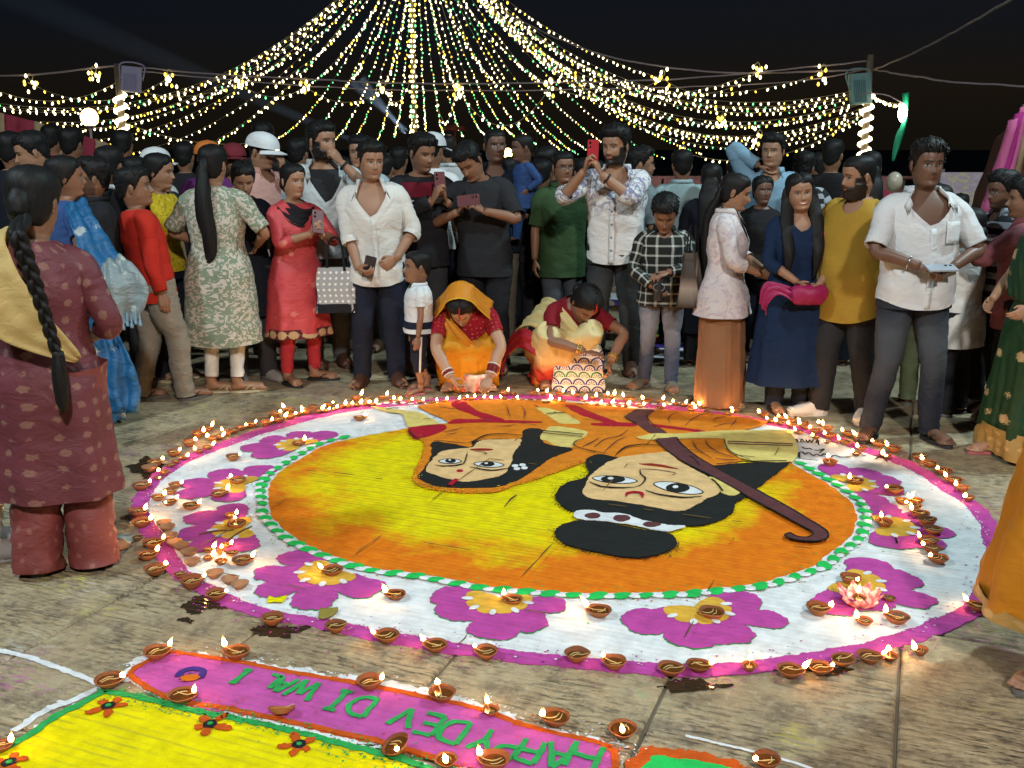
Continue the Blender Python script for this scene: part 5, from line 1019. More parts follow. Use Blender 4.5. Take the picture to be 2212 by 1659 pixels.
cloth('dupatta', (.50, .36, .14), rough=.7, wr=.5); cloth('dupattablack', (.016, .014, .018)); cloth('bluesaree', (.012, .10, .24), rough=.5, spec=.4, pat='motif', c2=(.42, .44, .40), sc=7, r=.25, amt=.75, rnd=.7, wr=.8); cloth('sareesilver', (.20, .25, .26), rough=.35, spec=.6, pat='motif', c2=(.42, .46, .40), sc=18, r=.28, rnd=.8, wr=.9)
cloth('orangesaree', (.56, .21, .010), rough=.6, spec=.3, wr=.5); cloth('orangesaree2', (.60, .27, .012), rough=.6, spec=.3, pat='motif', c2=(.30, .10, .01), sc=6, r=.20, amt=.6, rnd=.9, wr=.5); cloth('sareeyellow', (.62, .40, .03), rough=.6); cloth('redblouse', (.30, .010, .022), pat='motif', c2=(.55, .18, .16), sc=34, r=.16, rnd=.2)
cloth('creamsaree', (.58, .46, .20), rough=.5, spec=.3, pat='zones', stops=[(.02, (.34, .02, .03)), (.14, (.46, .05, .03)), (.22, (.60, .42, .20)), (.36, (.60, .48, .22)), (.9, (.60, .55, .34))], blur=.10, wr=.5); cloth('creampallu', (.58, .48, .22), rough=.5, wr=.5); cloth('pallured', (.34, .018, .03), rough=.5)
cloth('greensaree', (.010, .045, .016), rough=.6, spec=.3, pat='motif', c2=(.52, .36, .18), sc=8, r=.22, amt=.9, rnd=.5, wr=.4); cloth('goldborder', (.42, .25, .07), rough=.5, spec=.5, pat='motif', c2=(.55, .36, .14), sc=20, r=.3, rnd=.5); cloth('parrot', (.10, .42, .06), rough=.4, spec=.5); cloth('amber', (.52, .19, .006), rough=.6, spec=.3, wr=.4)
cloth('plaid', (.016, .018, .016), pat='plaid', c2=(.48, .50, .46)); cloth('jeans', (.016, .021, .034), pat='jeans', c2=(.075, .085, .095)); cloth('bluejeans', (.05, .065, .11), pat='jeans', c2=(.26, .26, .27)); cloth('washedblack', (.018, .020, .022), pat='jeans', c2=(.055, .058, .058)); cloth('stripedark', (.02, .022, .026), pat='stripe', c2=(.30, .33, .36), w=.09)
cloth('maskblue', (.08, .36, .44))
GARM['sindoor'] = mk('sindoor', (.50, .02, .012), .8, .2)[0]; GARM['darkmetal'] = mk('dark_metal', (.03, .03, .03), .35, .5, .6)[0]; GARM['gold'] = mk('gold', (.70, .48, .16), .3, .5, 1.0)[0]; GARM['bangle'] = mk('bangle_red', (.20, .01, .015), .25, .6)[0]; GARM['bangleW'] = mk('bangle_white', (.72, .66, .58), .3, .5)[0]
GARM['rubber'] = mk('rubber', (.10, .095, .085), .8, .2)[0]; GARM['rubberd'] = mk('dark_rubber', (.02, .02, .022), .7, .3)[0]; GARM['clog'] = mk('clog_foam', (.62, .58, .54), .6, .3)[0]; GARM['slider'] = mk('slider_foam', (.13, .115, .085), .7, .25)[0]; GARM['leather'] = mk('brown_leather', (.07, .03, .018), .5, .4)[0]; GARM['sneaker'] = mk('grey_sneaker', (.24, .22, .21), .7, .3)[0]; GARM['gemstrap'] = mk('gem_strap', (.40, .33, .20), .4, .5)[0]; GARM['pinkrub'] = mk('pink_rubber', (.34, .10, .11), .7, .3)[0]; GARM['button'] = mk('button', (.10, .10, .11), .35, .5)[0]; GARM['buttonw'] = mk('button_white', (.6, .6, .58), .35, .5)[0]

def solid(V, F, n, m, th):
    """doubles a cloth grid so that it has thickness"""
    G_ = V.reshape(m, n, 3); du = np.gradient(G_, axis=1); dv = np.gradient(G_, axis=0); N = np.cross(du, dv); N /= np.linalg.norm(N, axis=-1, keepdims=True) + 1e-9
    B = (G_ - N * th).reshape(-1, 3); k = len(V); F2 = [tuple(i + k for i in q[::-1]) for q in F]; E = []
    ring = [j for j in range(n)] + [i * n + n - 1 for i in range(1, m)] + [(m - 1) * n + j for j in range(n - 2, -1, -1)] + [i * n for i in range(m - 2, 0, -1)]
    for a_, b_ in zip(ring, ring[1:] + ring[:1]): E.append((a_, a_ + k, b_ + k, b_))
    return np.vstack([V, B]), list(F) + F2 + E
def ribbon(rows, n=16, m=40, folds=5, amp=.008, th=.004, seed=0, crumple=.004):
    """a length of cloth through pairs (left edge, right edge)"""
    A = catmull([r[0] for r in rows], m); B = catmull([r[1] for r in rows], m); t = np.linspace(0, 1, n)[None, :, None]; G_ = A[:, None] * (1 - t) + B[:, None] * t
    du = np.gradient(G_, axis=1); dv = np.gradient(G_, axis=0); N = np.cross(du, dv); N /= np.linalg.norm(N, axis=-1, keepdims=True) + 1e-9
    ph = vnoise(G_.reshape(-1, 3) * 5 + seed, seed).reshape(m, n); d = amp * np.sin(t[..., 0] * folds * 2 * np.pi + 2 * ph) + crumple * vnoise(G_.reshape(-1, 3) * 22, seed + 1).reshape(m, n); G_ = G_ + N * d[..., None]
    V = G_.reshape(-1, 3); F = grid_faces(m, n, False); w = np.linalg.norm(B - A, axis=1).mean(); L = np.r_[0, np.cumsum(np.linalg.norm(np.diff((A + B) / 2, axis=0), axis=1))]
    uv = np.stack([np.broadcast_to(np.linspace(0, w, n)[None], (m, n)), np.broadcast_to(L[:, None], (m, n))], -1).reshape(-1, 2)
    V, F = solid(V, F, n, m, th); return V, F, np.vstack([uv, uv])
def rib_obj(name, mat, root, *a, **k):
    V, F, uv = ribbon(*a, **k); mb = MB(); mb.add(V, F, uv); return mb.obj(name, GARM[mat], root)
def tor(name, mat, root, P, r0, r, nrm):
    n = np.array(nrm, float); n /= np.linalg.norm(n); e1 = np.cross(n, [0.3, 1, .2]); e1 /= np.linalg.norm(e1); e2 = np.cross(n, e1); q = np.linspace(0, 2 * np.pi, 17); V, F, _ = tube([np.array(P) + r0 * (math.cos(x) * e1 + math.sin(x) * e2) for x in q], [r] * 17, 6, 24); mb = MB(); mb.add(V, F); return mb.obj(name, mat if not isinstance(mat, str) else GARM[mat], root)
SLE = {'long': .97, 'three': .74, 'roll': .64, 'elbow': .50, 'short': .36, 'cap': .24}
def sleeves(ctx, mb, sl, fit=1.0, wr=.0045, keys=('R', 'L')):
    i = ctx['info']; n, m = (18, 30) if ctx['lod'] == 0 else (12, 18); ends = {}
    for key in keys:
        sd = -1 if key == 'R' else 1; S, E, W = i['sh'][key], i['elbow'][key], i['hand'][key]; f = SLE[sl] if not isinstance(sl, float) else sl
        full = np.array([S + np.array([-sd * .070, 0, -.002]), S + np.array([-sd * .030, 0, -.004]), S + (E - S) * .18 + np.array([sd * .002, 0, 0]), S + (E - S) * .55, E, E + (W - E) * .45, W]); rad = np.array([.060, .064, .063, .057, .052, .048, .042]) * fit * (.9 if ctx['sex'] == 'f' else 1)
        L = np.r_[0, np.cumsum(np.linalg.norm(np.diff(full, axis=0), axis=1))]; A = catmull(np.c_[full, rad], 60); LA = np.r_[0, np.cumsum(np.linalg.norm(np.diff(A[:, :3], axis=0), axis=1))]; end = LA[-1] * (.09 + .91 * f); sel = LA <= end
        A = A[sel]; V, F, uv = tube(A[:, :3], A[:, 3], n, m, caps=False); V = wrinkle_tube(V, None, wr, ctx['seed'] + sd, m, n)
        C = A[-1, :3]; rim = V[-n:]; inner = C + (rim - C) * .86 + (A[-4, :3] - C) * .6; V2 = np.vstack([V, inner]); F = F + [((m - 1) * n + j, m * n + j, m * n + (j + 1) % n, (m - 1) * n + (j + 1) % n)[::-1] for j in range(n)]
        mb.add(V2, F, np.vstack([uv + [3.3 * sd, 0], uv[-n:]])); ends[key] = (C, A[-4, :3], A[-1, 3])
    return ends
def clothes(ctx):
    o = ctx['o']; root = ctx['root']; t = ctx['t']; kz = ctx['kz']; hi = ctx['lod'] == 0; n_, m_ = (48, 36) if hi else (28, 18); seed = ctx['seed']
    T = o.get('top'); kk = ctx['kk']
    if T:
        neck = T.get('neck', 'crew'); hem = T.get('hem', .80); vd = T.get('v', 1.30 if neck == 'v' else 1.455); a0 = R(T.get('va', 58)); curve = T.get('curve', .0)
        zt = (lambda q: 1.462 if abs(q) > a0 else vd + (1.462 - vd) * (abs(q) / a0) ** T.get('vp', 1.0)) if neck in ('v', 'shirt') else (lambda q: 1.468 - .028 * max(0, math.cos(q)) - T.get('scoop', 0) * max(0, math.cos(q)) ** 2)
        zb = lambda q: hem + curve * abs(math.sin(q)) ** 2
        mb = MB(); V, F, uv = loft(t, zt, zb, ctx, T.get('off', .014), n_, m_, wr=T.get('wr', .005), seed=seed, flare=T.get('flare'), fold=T.get('fold')); mb.add(kk(V), F, uv)
        ends = sleeves(ctx, mb, T['sleeve'], T.get('fit', 1.0)) if T.get('sleeve') else {}
        g = mb.obj(T.get('name', 'shirt'), GARM[T['mat']], root)
        if T['sleeve'] == 'roll' if T.get('sleeve') else False:
            for key, (C, Q, r) in ends.items():
                ax = (C - Q) / np.linalg.norm(C - Q); V, F, uv = tube([C - ax * .045, C - ax * .02, C + ax * .004], [r * 1.10, r * 1.14, r * 1.08], 16, 8, False); V = wrinkle_tube(V, None, .0025, seed, 8, 16); c_ = MB(); c_.add(V, F, uv); c_.obj('rolled_cuff', GARM[T['mat']], g)
        if T.get('collar'):
            aa = np.linspace(R(T.get('ca', 26)), 2 * np.pi - R(T.get('ca', 26)), 30); rows = []
            for q in aa:
                qq = q if q <= np.pi else q - 2 * np.pi; z = zt(qq); w, d, yo = prof_at(t, z, T.get('off', .014)); x, y = ring_xy(w, d, yo, qq); fr = max(0, math.cos(q)); c = np.array([0, .012]); pt = np.array([x, y])
                inn = c + (pt - c) * .97; top = c + (pt - c) * (.98 - .06 * fr); out = c + (pt - c) * (1.10 + .16 * fr)
                rows.append([(inn[0], inn[1], z - .004), (top[0], top[1], z + .024), (top[0] * 1.03, (top[1] - .012) * 1.03 + .012, z + .027), (out[0], out[1], z - .004 - .030 * fr ** 2), ])
            G_ = np.array(rows).transpose(1, 0, 2); V = G_.reshape(-1, 3); c_ = MB(); V, F = solid(V, grid_faces(4, 30, False), 30, 4, .003); c_.add(kk(warp(V, ctx)), F); c_.obj('collar', GARM[T.get('colmat', T['mat'])], g)
        if T.get('placket') and hi:
            zz = np.linspace(vd - .01, hem + .01, 16); V = []
            for z in zz:
                w, d, yo = prof_at(t, z, T.get('off', .014) + .007)
                if T.get('flare'): fl = T['flare'](np.array([[z]]), np.array([[0.0]]))[0, 0]; d *= fl
                V += [(-.017, -d + yo + .001, z), (0, -d + yo - .001, z), (.017, -d + yo + .001, z)]
            c_ = MB(); V, F = solid(np.array(V), grid_faces(16, 3, False), 3, 16, .004); c_.add(kk(warp(V, ctx)), F); c_.obj('placket', GARM[T['mat']], g)
            for z in np.linspace(vd - .04, hem + .10, T.get('nb', 5)):
                w, d, yo = prof_at(t, z, T.get('off', .014) + .012); V, F = ellipsoid((0, -d + yo, z), (.0075, .003, .0075), 8, 6); c_ = MB(); c_.add(kk(warp(V, ctx)), F); c_.obj('button', GARM[T.get('bmat', 'buttonw')], g)
        if T.get('pocket'):
            x0 = .035; V = []
            for z in np.linspace(1.30, 1.175, 6):
                for q in np.linspace(R(16), R(44), 6):
                    w, d, yo = prof_at(t, z, T.get('off', .014) + .009); x, y = ring_xy(w, d, yo, q); V.append((x, y, z))
            c_ = MB(); V, F = solid(np.array(V), grid_faces(6, 6, False), 6, 6, -.004); c_.add(kk(warp(V, ctx)), F); c_.obj('pocket', GARM[T['mat']], g)
        for (nm, mt, za, zb_, ofs) in T.get('bands', []):
            mb = MB(); V, F, uv = loft(t, lambda q: za, lambda q: zb_, ctx, T.get('off', .014) + ofs, n_, max(4, int((za - zb_) * 50)), wr=T.get('wr', .005), seed=seed, flare=T.get('flare'), fold=T.get('fold')); mb.add(kk(V), F, uv); mb.obj(nm, GARM[mt], g)
        ctx['shirt'] = g
    Bt = o.get('bottom')
    if Bt:
        ty = Bt.get('type', 'trousers'); mb = MB()
        if ty in ('trousers', 'shorts'):
            ft = Bt.get('fit', 1.0); V, F, uv = loft(t, lambda q: Bt.get('waist', min(1.0, (o.get('top') or {}).get('hem', .9) + .07) if (o.get('top') or {}).get('hem', .9) > .74 else .84), lambda q: .80, ctx, .006, 30, 10, wr=.002, seed=seed); mb.add(kk(V), F, uv); n, m = (20, 40) if hi else (12, 20)
            for key, sd in (('R', -1), ('L', 1)):
                hip, kn, an, yaw = ctx['info']['foot'][key]; cut = Bt.get('cut', .045); flr = Bt.get('flare', 1.0); bt = an + np.array([0, 0.0, cut - .085]) if ty == 'trousers' else kn + (an - kn) * Bt.get('short', .12)
                mid = hip + (kn - hip) * .5; cal = kn + (bt - kn) * .5; V, F, uv = tube([hip + np.array([0, 0, .06]), mid + np.array([0, .004, 0]), kn, cal + np.array([0, .006, 0]), bt], np.array([.106, .092, .070, .064 * (1 + .5 * (flr - 1)), .056 * flr]) * ft, n, m, False); V = wrinkle_tube(V, None, Bt.get('wr', .004), seed + sd, m, n)
                if ty == 'trousers': k = np.clip((.22 - V[:, 2]) / .2, 0, 1); V[:, 1] += .006 * np.sin(V[:, 2] * 130 + 3 * vnoise(V * 20, 1)) * k; V[:, 0] += .005 * np.sin(V[:, 2] * 115 + V[:, 1] * 30) * k
                mb.add(V, F, uv)
            g = mb.obj(Bt.get('name', ty), GARM[Bt['mat']], root)
            if Bt.get('stripe'):
                for key, sd in (('R', -1), ('L', 1)):
                    hip, kn, an, yaw = ctx['info']['foot'][key]; bt = kn + (an - kn) * Bt.get('short', .12); rad = .098 * ft; V = []
                    for k in range(12):
                        f_ = k / 11; p = (hip + np.array([0, 0, .08])) * (1 - f_) + bt * f_; rr_ = (.112 - .040 * f_) * ft
                        for q in (-.14, 0, .14): V.append(p + np.array([sd * rr_ * math.cos(q), rr_ * math.sin(q), 0]))
                    c_ = MB(); V, F = solid(np.array(V), grid_faces(12, 3, False), 3, 12, .003); c_.add(V, F); c_.obj('side_stripe', GARM[Bt['stripe']], g)
        elif ty in ('skirt', 'palazzo'):
            fl0, fl1 = Bt.get('flare', (1.0, 1.15)); hm = Bt.get('hem', .04); top_ = Bt.get('waist', 1.02); nf = Bt.get('folds', 11); am = Bt.get('amp', .012)
            fl = lambda Z, a: fl0 + (fl1 - fl0) * np.clip((top_ - Z) / (top_ - hm), 0, 1) ** .8
            fo = lambda Z, a: am * np.clip((.95 - Z) / .6, 0, 1) * (np.sin(a * nf + 2.2 * np.sin(a * 2 + seed) + .6 * np.sin(Z * 5)) + .4 * np.sin(a * 23 + Z * 3))
            V, F, uv = loft(t, lambda q: top_, lambda q: hm + Bt.get('hemcurve', 0) * math.cos(q), ctx, .012, 84 if hi else 40, 34 if hi else 16, flare=fl, wr=.003, seed=seed, fold=fo); mb.add(kk(V), F, uv); g = mb.obj(Bt.get('name', 'skirt'), GARM[Bt['mat']], root)
            if Bt.get('border'):
                mt, hh = Bt['border']; mb = MB(); V, F, uv = loft(t, lambda q: hm + hh, lambda q: hm - .003, ctx, .016, 84 if hi else 40, 8, flare=fl, wr=.003, seed=seed, fold=fo); mb.add(kk(V), F, uv); mb.obj('hem_border', GARM[mt], g)
        ctx['bottom'] = g
def shoes(ctx):
    o = ctx['o']; st = o.get('shoes', 'flip'); root = ctx['root']
    if ctx['lod'] >= 2 or st == 'bare': return
    mt = GARM[o.get('shoemat', {'flip': 'rubber', 'sandal': 'gemstrap', 'shoe': 'leather', 'sneaker': 'sneaker', 'clog': 'clog', 'slider': 'slider'}[st])]; fs = 1.12 if o.get('child') else 1.0
    for key, sd in (('R', -1), ('L', 1)):
        fx, fy, yaw = o.get('legs', {'R': (-.10, -.01, 4), 'L': (.10, .01, -4)})[key]; M = np.array(Matrix.Rotation(R(yaw), 3, 'Z')); pl = lambda V: (np.asarray(V) * fs * np.array([1 if sd < 0 else -1, 1, 1])) @ M.T + np.array([fx, fy, 0])
        n = 26; q = np.linspace(0, 2 * np.pi, n, endpoint=False); yy = -.062 - .135 * np.cos(q); ww = (.047 - .008 * np.cos(q - .3)) * np.sign(np.sin(q)) * np.abs(np.sin(q)) ** .75; big = 1.12 if st in ('clog', 'slider') else 1.03
        flipf = (lambda F: F) if sd < 0 else (lambda F: [f_[::-1] for f_ in F]); fin_ = lambda c_, nm, mat, par: c_.obj(nm, mat, par)
        ring = np.c_[ww * big, yy * 1.0 + (-.0), np.zeros(n)]; th = .016 if st != 'clog' else .03; V = np.vstack([ring, ring + [0, 0, th], ring * .0 + [0, -.062, th]]); V[2 * n:] = V[2 * n]; c_ = MB(); c_.add(pl(V[:2 * n + 1]), flipf(grid_faces(2, n) + [(n + j, n + (j + 1) % n, 2 * n) for j in range(n)])); so = fin_(c_, 'shoe_sole', mt, root)
        if st in ('flip', 'sandal'):
            c_ = MB(); sm = GARM['rubberd'] if st == 'flip' and o.get('shoemat') != 'pinkrub' else mt
            for sx in (-1, 1): V, F, _ = tube([(-.020, -.155, .018), (-.012 + .012 * sx, -.125, .048), (.034 * sx, -.075, .052), (.046 * sx, -.035, .022)], [.005, .008, .009, .008], 8, 14, flat=.5, flatdir=(0, 0, 1)); c_.add(pl(V), flipf(F))
            if st == 'sandal': V, F, _ = tube([(-.045, -.09, .02), (-.02, -.10, .056), (.02, -.10, .055), (.045, -.085, .02)], [.012, .016, .016, .012], 8, 12, flat=.4, flatdir=(0, 0, 1)); c_.add(pl(V), flipf(F))
            c_.obj('strap', sm, so)
        elif st in ('clog', 'slider', 'shoe', 'sneaker'):
            c_ = MB(); end = {'clog': -.196, 'slider': -.150, 'shoe': -.188, 'sneaker': -.186}[st]; st0 = {'clog': .035, 'slider': -.07, 'shoe': .07, 'sneaker': .07}[st]; ys = np.linspace(st0, end, 12); V = []
            for k, y in enumerate(ys):
                f_ = k / 11; w = np.interp(y, [-.19, -.16, -.10, 0, .06, .075], [.020, .044, .053, .046, .040, .02]) ; hgt = np.interp(y, [-.19, -.16, -.08, -.02, .07], [.020, .050, .070, .090, .050 if st == 'clog' else .085]); hgt = hgt * (1.0 if st == 'clog' else 1.0)
                if st in ('shoe', 'sneaker') and y < end + .02: hgt *= .75
                for r in np.linspace(0, np.pi, 11): V.append((w * 1.05 * math.cos(r), y, .012 + hgt * math.sin(r) ** .8))
            V, F = solid(np.array(V), grid_faces(12, 11, False), 11, 12, .005); c_.add(pl(V), flipf(F))
            if st == 'clog': V, F = ellipsoid((0, -.175, .034), (.042, .028, .026), 12, 8); c_.add(pl(V), flipf(F))
            c_.obj('upper', mt, so)
            if st in ('shoe', 'sneaker'): pass
# ------------------------------------------------------------------ the crowd
TD = (.225, .112, .066); TM = (.31, .165, .100); TL = (.40, .23, .145); TK = (.135, .068, .044)
CR = 'people standing around the rangoli'; BG = 'people further back in the crowd'
def wpt(c, p):
    r = c['root']; q = Vector(p) * c['s']; q.rotate(Matrix.Rotation(r.rotation_euler[2], 3, 'Z')); return r.location + q
def wdir(c, d): q = Vector(d); q.rotate(Matrix.Rotation(c['root'].rotation_euler[2], 3, 'Z')); return q
M_PHB, _, _ = mk('phone_black', (.012, .012, .014), .25, .5); M_PHS, _, _ = mk('phone_silver', (.42, .47, .55), .25, .6, .4); M_PHR, _, _ = mk('phone_red', (.40, .02, .03), .3, .5); M_PHM, _, _ = mk('phone_maroon', (.12, .035, .04), .35, .5); M_LENS, _, _ = mk('lens_glass', (.005, .005, .008), .05, .8)
def phone(c, pos, nrm, up, mat, label, screen=None):
    """nrm: the way the back (with the lenses) looks, in body axes"""
    n = wdir(c, nrm).normalized(); u = wdir(c, up); u = (u - n * u.dot(n)).normalized(); x = u.cross(n)
    M = Matrix((x, u, n)).transposed().to_4x4(); M.translation = wpt(c, pos); o = empty('phone'); o.matrix_world = M; tag(o, label, 'phone')
    w, h, t_ = .0375, .079, .0045; q = []; 
    for k in range(24):
        an = 2 * math.pi * k / 24; cx = (w - .009) * (1 if math.cos(an) > 0 else -1); cy_ = (h - .009) * (1 if math.sin(an) > 0 else -1); q.append((cx + .009 * math.cos(an), cy_ + .009 * math.sin(an)))
    V = [(a_, b_, -t_) for a_, b_ in q] + [(a_, b_, t_) for a_, b_ in q]; mb = MB(); mb.add(V, grid_faces(2, 24) + [tuple(range(24))[::-1], tuple(range(24, 48))]); mb.obj('case', mat, o, smooth=False)
    mb = MB(); v, f = box(-w + .003, w - .003, -h + .003, h - .003, -t_ - .001, -t_ - .0002); mb.add(v, f); mb.obj('screen', screen or M_PHB, o, smooth=False)
    for k in range(2): mb = MB(); V, F = ellipsoid((-.020, .058 - .026 * k, t_), (.009, .009, .003), 10, 6); mb.add(V, F); mb.obj('lens', M_LENS, o)
    return o
G2 = lambda T, d, p, h='grip', hint=(1, 0, -1): {'to': (T, hint), 'hand': h, 'palm': p, 'dir': d}
TRB = dict(mat='black'); 
# --- in front on the right
man = person(1945, 945, 302, 4, 'man in an open white short sleeved shirt and faded jeans holding a silver phone', CR, tone=TK, hair='thick', head=(-4, 2, 0), build=1.04, belly=.03, mous=.5, eye=.75,
    arms={'R': G2((-.085, -.22, 1.04), (1, -.5, -.3), (.3, .2, -1), hint=(-1, .2, -.3)), 'L': G2((.10, -.21, 1.03), (-1, -.4, -.1), (-.3, .2, -1), hint=(1, .2, -.2))},
    legs={'R': (-.17, .03, -38), 'L': (.15, -.06, 8)}, top=dict(mat='white', neck='shirt', v=1.27, va=50, collar=True, sleeve='elbow', placket=True, pocket=True, hem=.80, curve=.05, fit=1.10, wr=.005), bottom=dict(mat='jeans', fit=1.02), shoes='flip', shoemat='rubberd')
phone(man, (.01, -.265, 1.035), (0, -.35, 1), (1, 0, .1), M_PHS, 'silver phone lying in the hands of the man in the white shirt')
tor('bracelet', mk('steel', (.5, .5, .52), .25, .5, 1)[0], man['root'], man['info']['hand']['R'] + (man['info']['elbow']['R'] - man['info']['hand']['R']) * .25, .040, .004, man['info']['elbow']['R'] - man['info']['hand']['R'])
must = person(1822, 897, 332, -50, 'heavy bearded man in a mustard kurta, black trousers and white clogs', CR, tone=TM, hair='buzz', head=(-28, 8, 4), build=1.14, belly=.05, beard=1.7, eye=.7, legs={'R': (-.13, -.12, -36), 'L': (.14, .02, 20)}, arms={'L': ((.27, -.02, .82), (.6, .5, 0)), 'R': ((-.26, -.02, .82), (-.6, .5, 0))},
    top=dict(mat='mustard', name='kurta', neck='v', v=1.36, va=32, sleeve='short', hem=.66, curve=.07, fit=1.15, wr=.004, flare=lambda Z, a: 1 + .05 * np.clip((1.0 - Z) / .4, 0, 1)), bottom=dict(mat='charcoal', fit=1.25), shoes='clog')
smil = person(1700, 885, 372, -2, 'smiling woman in a long dark blue kurta with long loose black hair', CR, sex='f', tone=TM, hair='long', tail='open', taillen=.36, head=(0, 4, -7), smile=1, eye=.9, build=1.08, fw=1.06, jaw=.98, nose=.75, lip=(.30, .05, .05), arms={'R': G2((-.04, -.22, .97), (.8, -.5, -.3), (.3, .2, 1), 'relax', (-1, .2, -.3)), 'L': G2((.10, -.22, .94), (-.9, -.4, -.1), (-.3, .2, 1), 'relax', (1, .2, -.3))},
    top=dict(mat='deepblue', name='kurta', neck='v', v=1.33, va=34, sleeve='three', hem=.22, flare=lambda Z, a: 1 + .26 * np.clip((1.0 - Z) / .8, 0, 1), fold=lambda Z, a: .014 * np.clip((.9 - Z) / .5, 0, 1) * np.sin(a * 8 + 2)), bottom=dict(mat='navy', fit=1.15), shoes='sandal', shoemat='leather')
rib_obj('dupatta', 'magenta', smil['root'], [((.10, .12, 1.10), (.22, .10, 1.08)), ((.09, .10, 1.36), (.20, .06, 1.30)), ((.10, -.02, 1.43), (.21, -.02, 1.37)), ((.12, -.14, 1.30), (.24, -.10, 1.24)), ((.13, -.17, 1.12), (.26, -.10, 1.08)), ((.14, -.18, .98), (.27, -.10, .96))], 12, 30, 3, .008)
jack = person(1552, 870, 372, 72, 'woman in a pale floral jacket and wide brown trousers with long black hair', CR, sex='f', tone=TM, hair='long', tail='back', taillen=.46, head=(4, 14, 0), eye=.5, arms={'L': G2((.10, -.26, 1.02), (-.2, -1, -.1), (-1, 0, .2), 'relax', (1, .5, -.4)), 'R': G2((-.10, -.26, 1.0), (.2, -1, -.1), (1, 0, .2), 'relax', (-1, .5, -.4))},
    top=dict(mat='floralwhite', name='jacket', neck='v', v=1.20, va=34, collar=True, sleeve='three', hem=.70, fit=1.15, off=.018, flare=lambda Z, a: 1 + .30 * np.clip((1.0 - Z) / .3, 0, 1), fold=lambda Z, a: .012 * np.clip((.95 - Z) / .3, 0, 1) * np.sin(a * 6)), bottom=dict(type='palazzo', mat='brownpal', name='wide_trousers', hem=.02, flare=(1.0, 1.10), folds=7, amp=.010), shoes='sandal')
mb = MB(); V, F = ellipsoid((0, -.095, 1.30), (.055, .02, .10), 12, 10); jt = mb
plaid = person(1423, 836, 410, -4, 'boy in a black and white checked shirt and patched jeans looking down at his hands', CR, tone=TD, hair='thick', head=(-4, 34, 0), eye=.1, child=.22, hk=1.22, arms={'R': G2((-.10, -.22, .92), (.6, -.5, -.6), (.6, .3, .6), 'grip', (-1, .4, -.3)), 'L': G2((.02, -.25, 1.05), (-.8, -.5, -.2), (-.2, .2, -1), 'relax', (1, .4, -.3))},
    legs={'R': (-.13, .02, -38), 'L': (.10, -.08, 2)}, top=dict(mat='plaid', neck='shirt', v=1.38, va=36, collar=True, sleeve='long', hem=.78, fit=1.05), bottom=dict(mat='bluejeans', fit=.98), shoes='slider')
mb = MB(); V, F = lathe([(.001, -.09), (.030, -.09), (.034, -.08), (.034, .05), (.026, .075), (.022, .09), (.001, .09)], 16); mb.add(V, F); fl = mb.obj('flask', mk('flask_black', (.02, .02, .022), .3, .5)[0]); fl.location = wpt(plaid, (-.055, -.285, .93)); tag(fl, 'small dark flask in the hand of the boy in the checked shirt', 'flask'); mb = MB(); V, F, _ = tube([(.036 * math.cos(q), -.030, .0 + .025 * math.sin(q)) for q in np.linspace(0, 6.283, 17)], [.002] * 17, 5, 24); mb.add(V, F); mb.obj('ring_mark', M_PHS, fl)
ink = person(1322, 803, 273, -16, 'young bearded man in a white shirt with ink flowers filming on a red phone', CR, tone=TM, hair='curly', head=(-18, 5, 0), beard=.99, eye=.45, arms={'R': G2((-.165, -.30, 1.42), (.3, -.2, .9), (.9, 0, .2), hint=(-1, -.1, -1)), 'L': G2((-.05, -.30, 1.40), (-.4, -.2, .9), (-.9, 0, .2), hint=(1, -.2, -1))},
    legs={'R': (-.12, .0, -20), 'L': (.13, .02, 10)}, top=dict(mat='inkfloral', neck='shirt', v=1.30, va=46, collar=True, sleeve='roll', placket=True, hem=.80, curve=.05, fit=1.15, bmat='button', wr=.007), bottom=dict(mat='washedblack', fit=1.0), shoes='shoe')
phone(ink, (-.105, -.315, 1.545), (0, -1, .1), (0, 0, 1), M_PHR, 'red phone held up by the man in the ink flowered shirt')
tor('watch', 'darkmetal', ink['root'], ink['info']['hand']['L'] + (ink['info']['elbow']['L'] - ink['info']['hand']['L']) * .2, .032, .008, ink['info']['elbow']['L'] - ink['info']['hand']['L'])
blk = person(1050, 800, 297, -12, 'man in a black t-shirt bending his head over a phone held level', CR, tone=TD, hair='thick', head=(-12, 30, -10), eye=.12, mous=.3, lean=(4, -4), arms={'R': G2((-.13, -.28, 1.20), (.5, -.4, .6), (.9, -.1, .1), hint=(-1, .2, -.8)), 'L': G2((.06, -.29, 1.21), (-.6, -.4, .5), (-.9, -.1, .1), hint=(1, .2, -.6))},
    legs={'R': (-.12, .0, -12), 'L': (.12, .0, 10)}, top=dict(mat='charcoal', name='t_shirt', sleeve='elbow', hem=.74, fit=1.12, wr=.004), bottom=dict(mat='black', fit=1.08), shoes='shoe')
phone(blk, (-.035, -.345, 1.285), (0, -1, .15), (1, 0, .12), M_PHM, 'maroon phone held level by the man in the black t-shirt')
mar = person(915, 800, 288, 22, 'man in a maroon and black sweatshirt looking down at his phone', CR, tone=TD, hair='thick', head=(16, 12, 0), beard=.35, eye=.3, arms={'R': G2((.0, -.30, 1.26), (.3, -.3, .8), (.9, 0, .2), hint=(-1, .2, -1)), 'L': G2((.10, -.29, 1.25), (-.3, -.3, .8), (-.9, 0, .2), hint=(1, .2, -1))}, top=dict(mat='black', name='sweatshirt', sleeve='long', hem=.80, fit=1.1, bands=[('maroon_yoke', 'maroon', 1.405, 1.30, .004), ('white_band', 'offwhite', 1.30, 1.255, .004)]), bottom=dict(mat='darkgrey', fit=1.05), shoes='shoe')
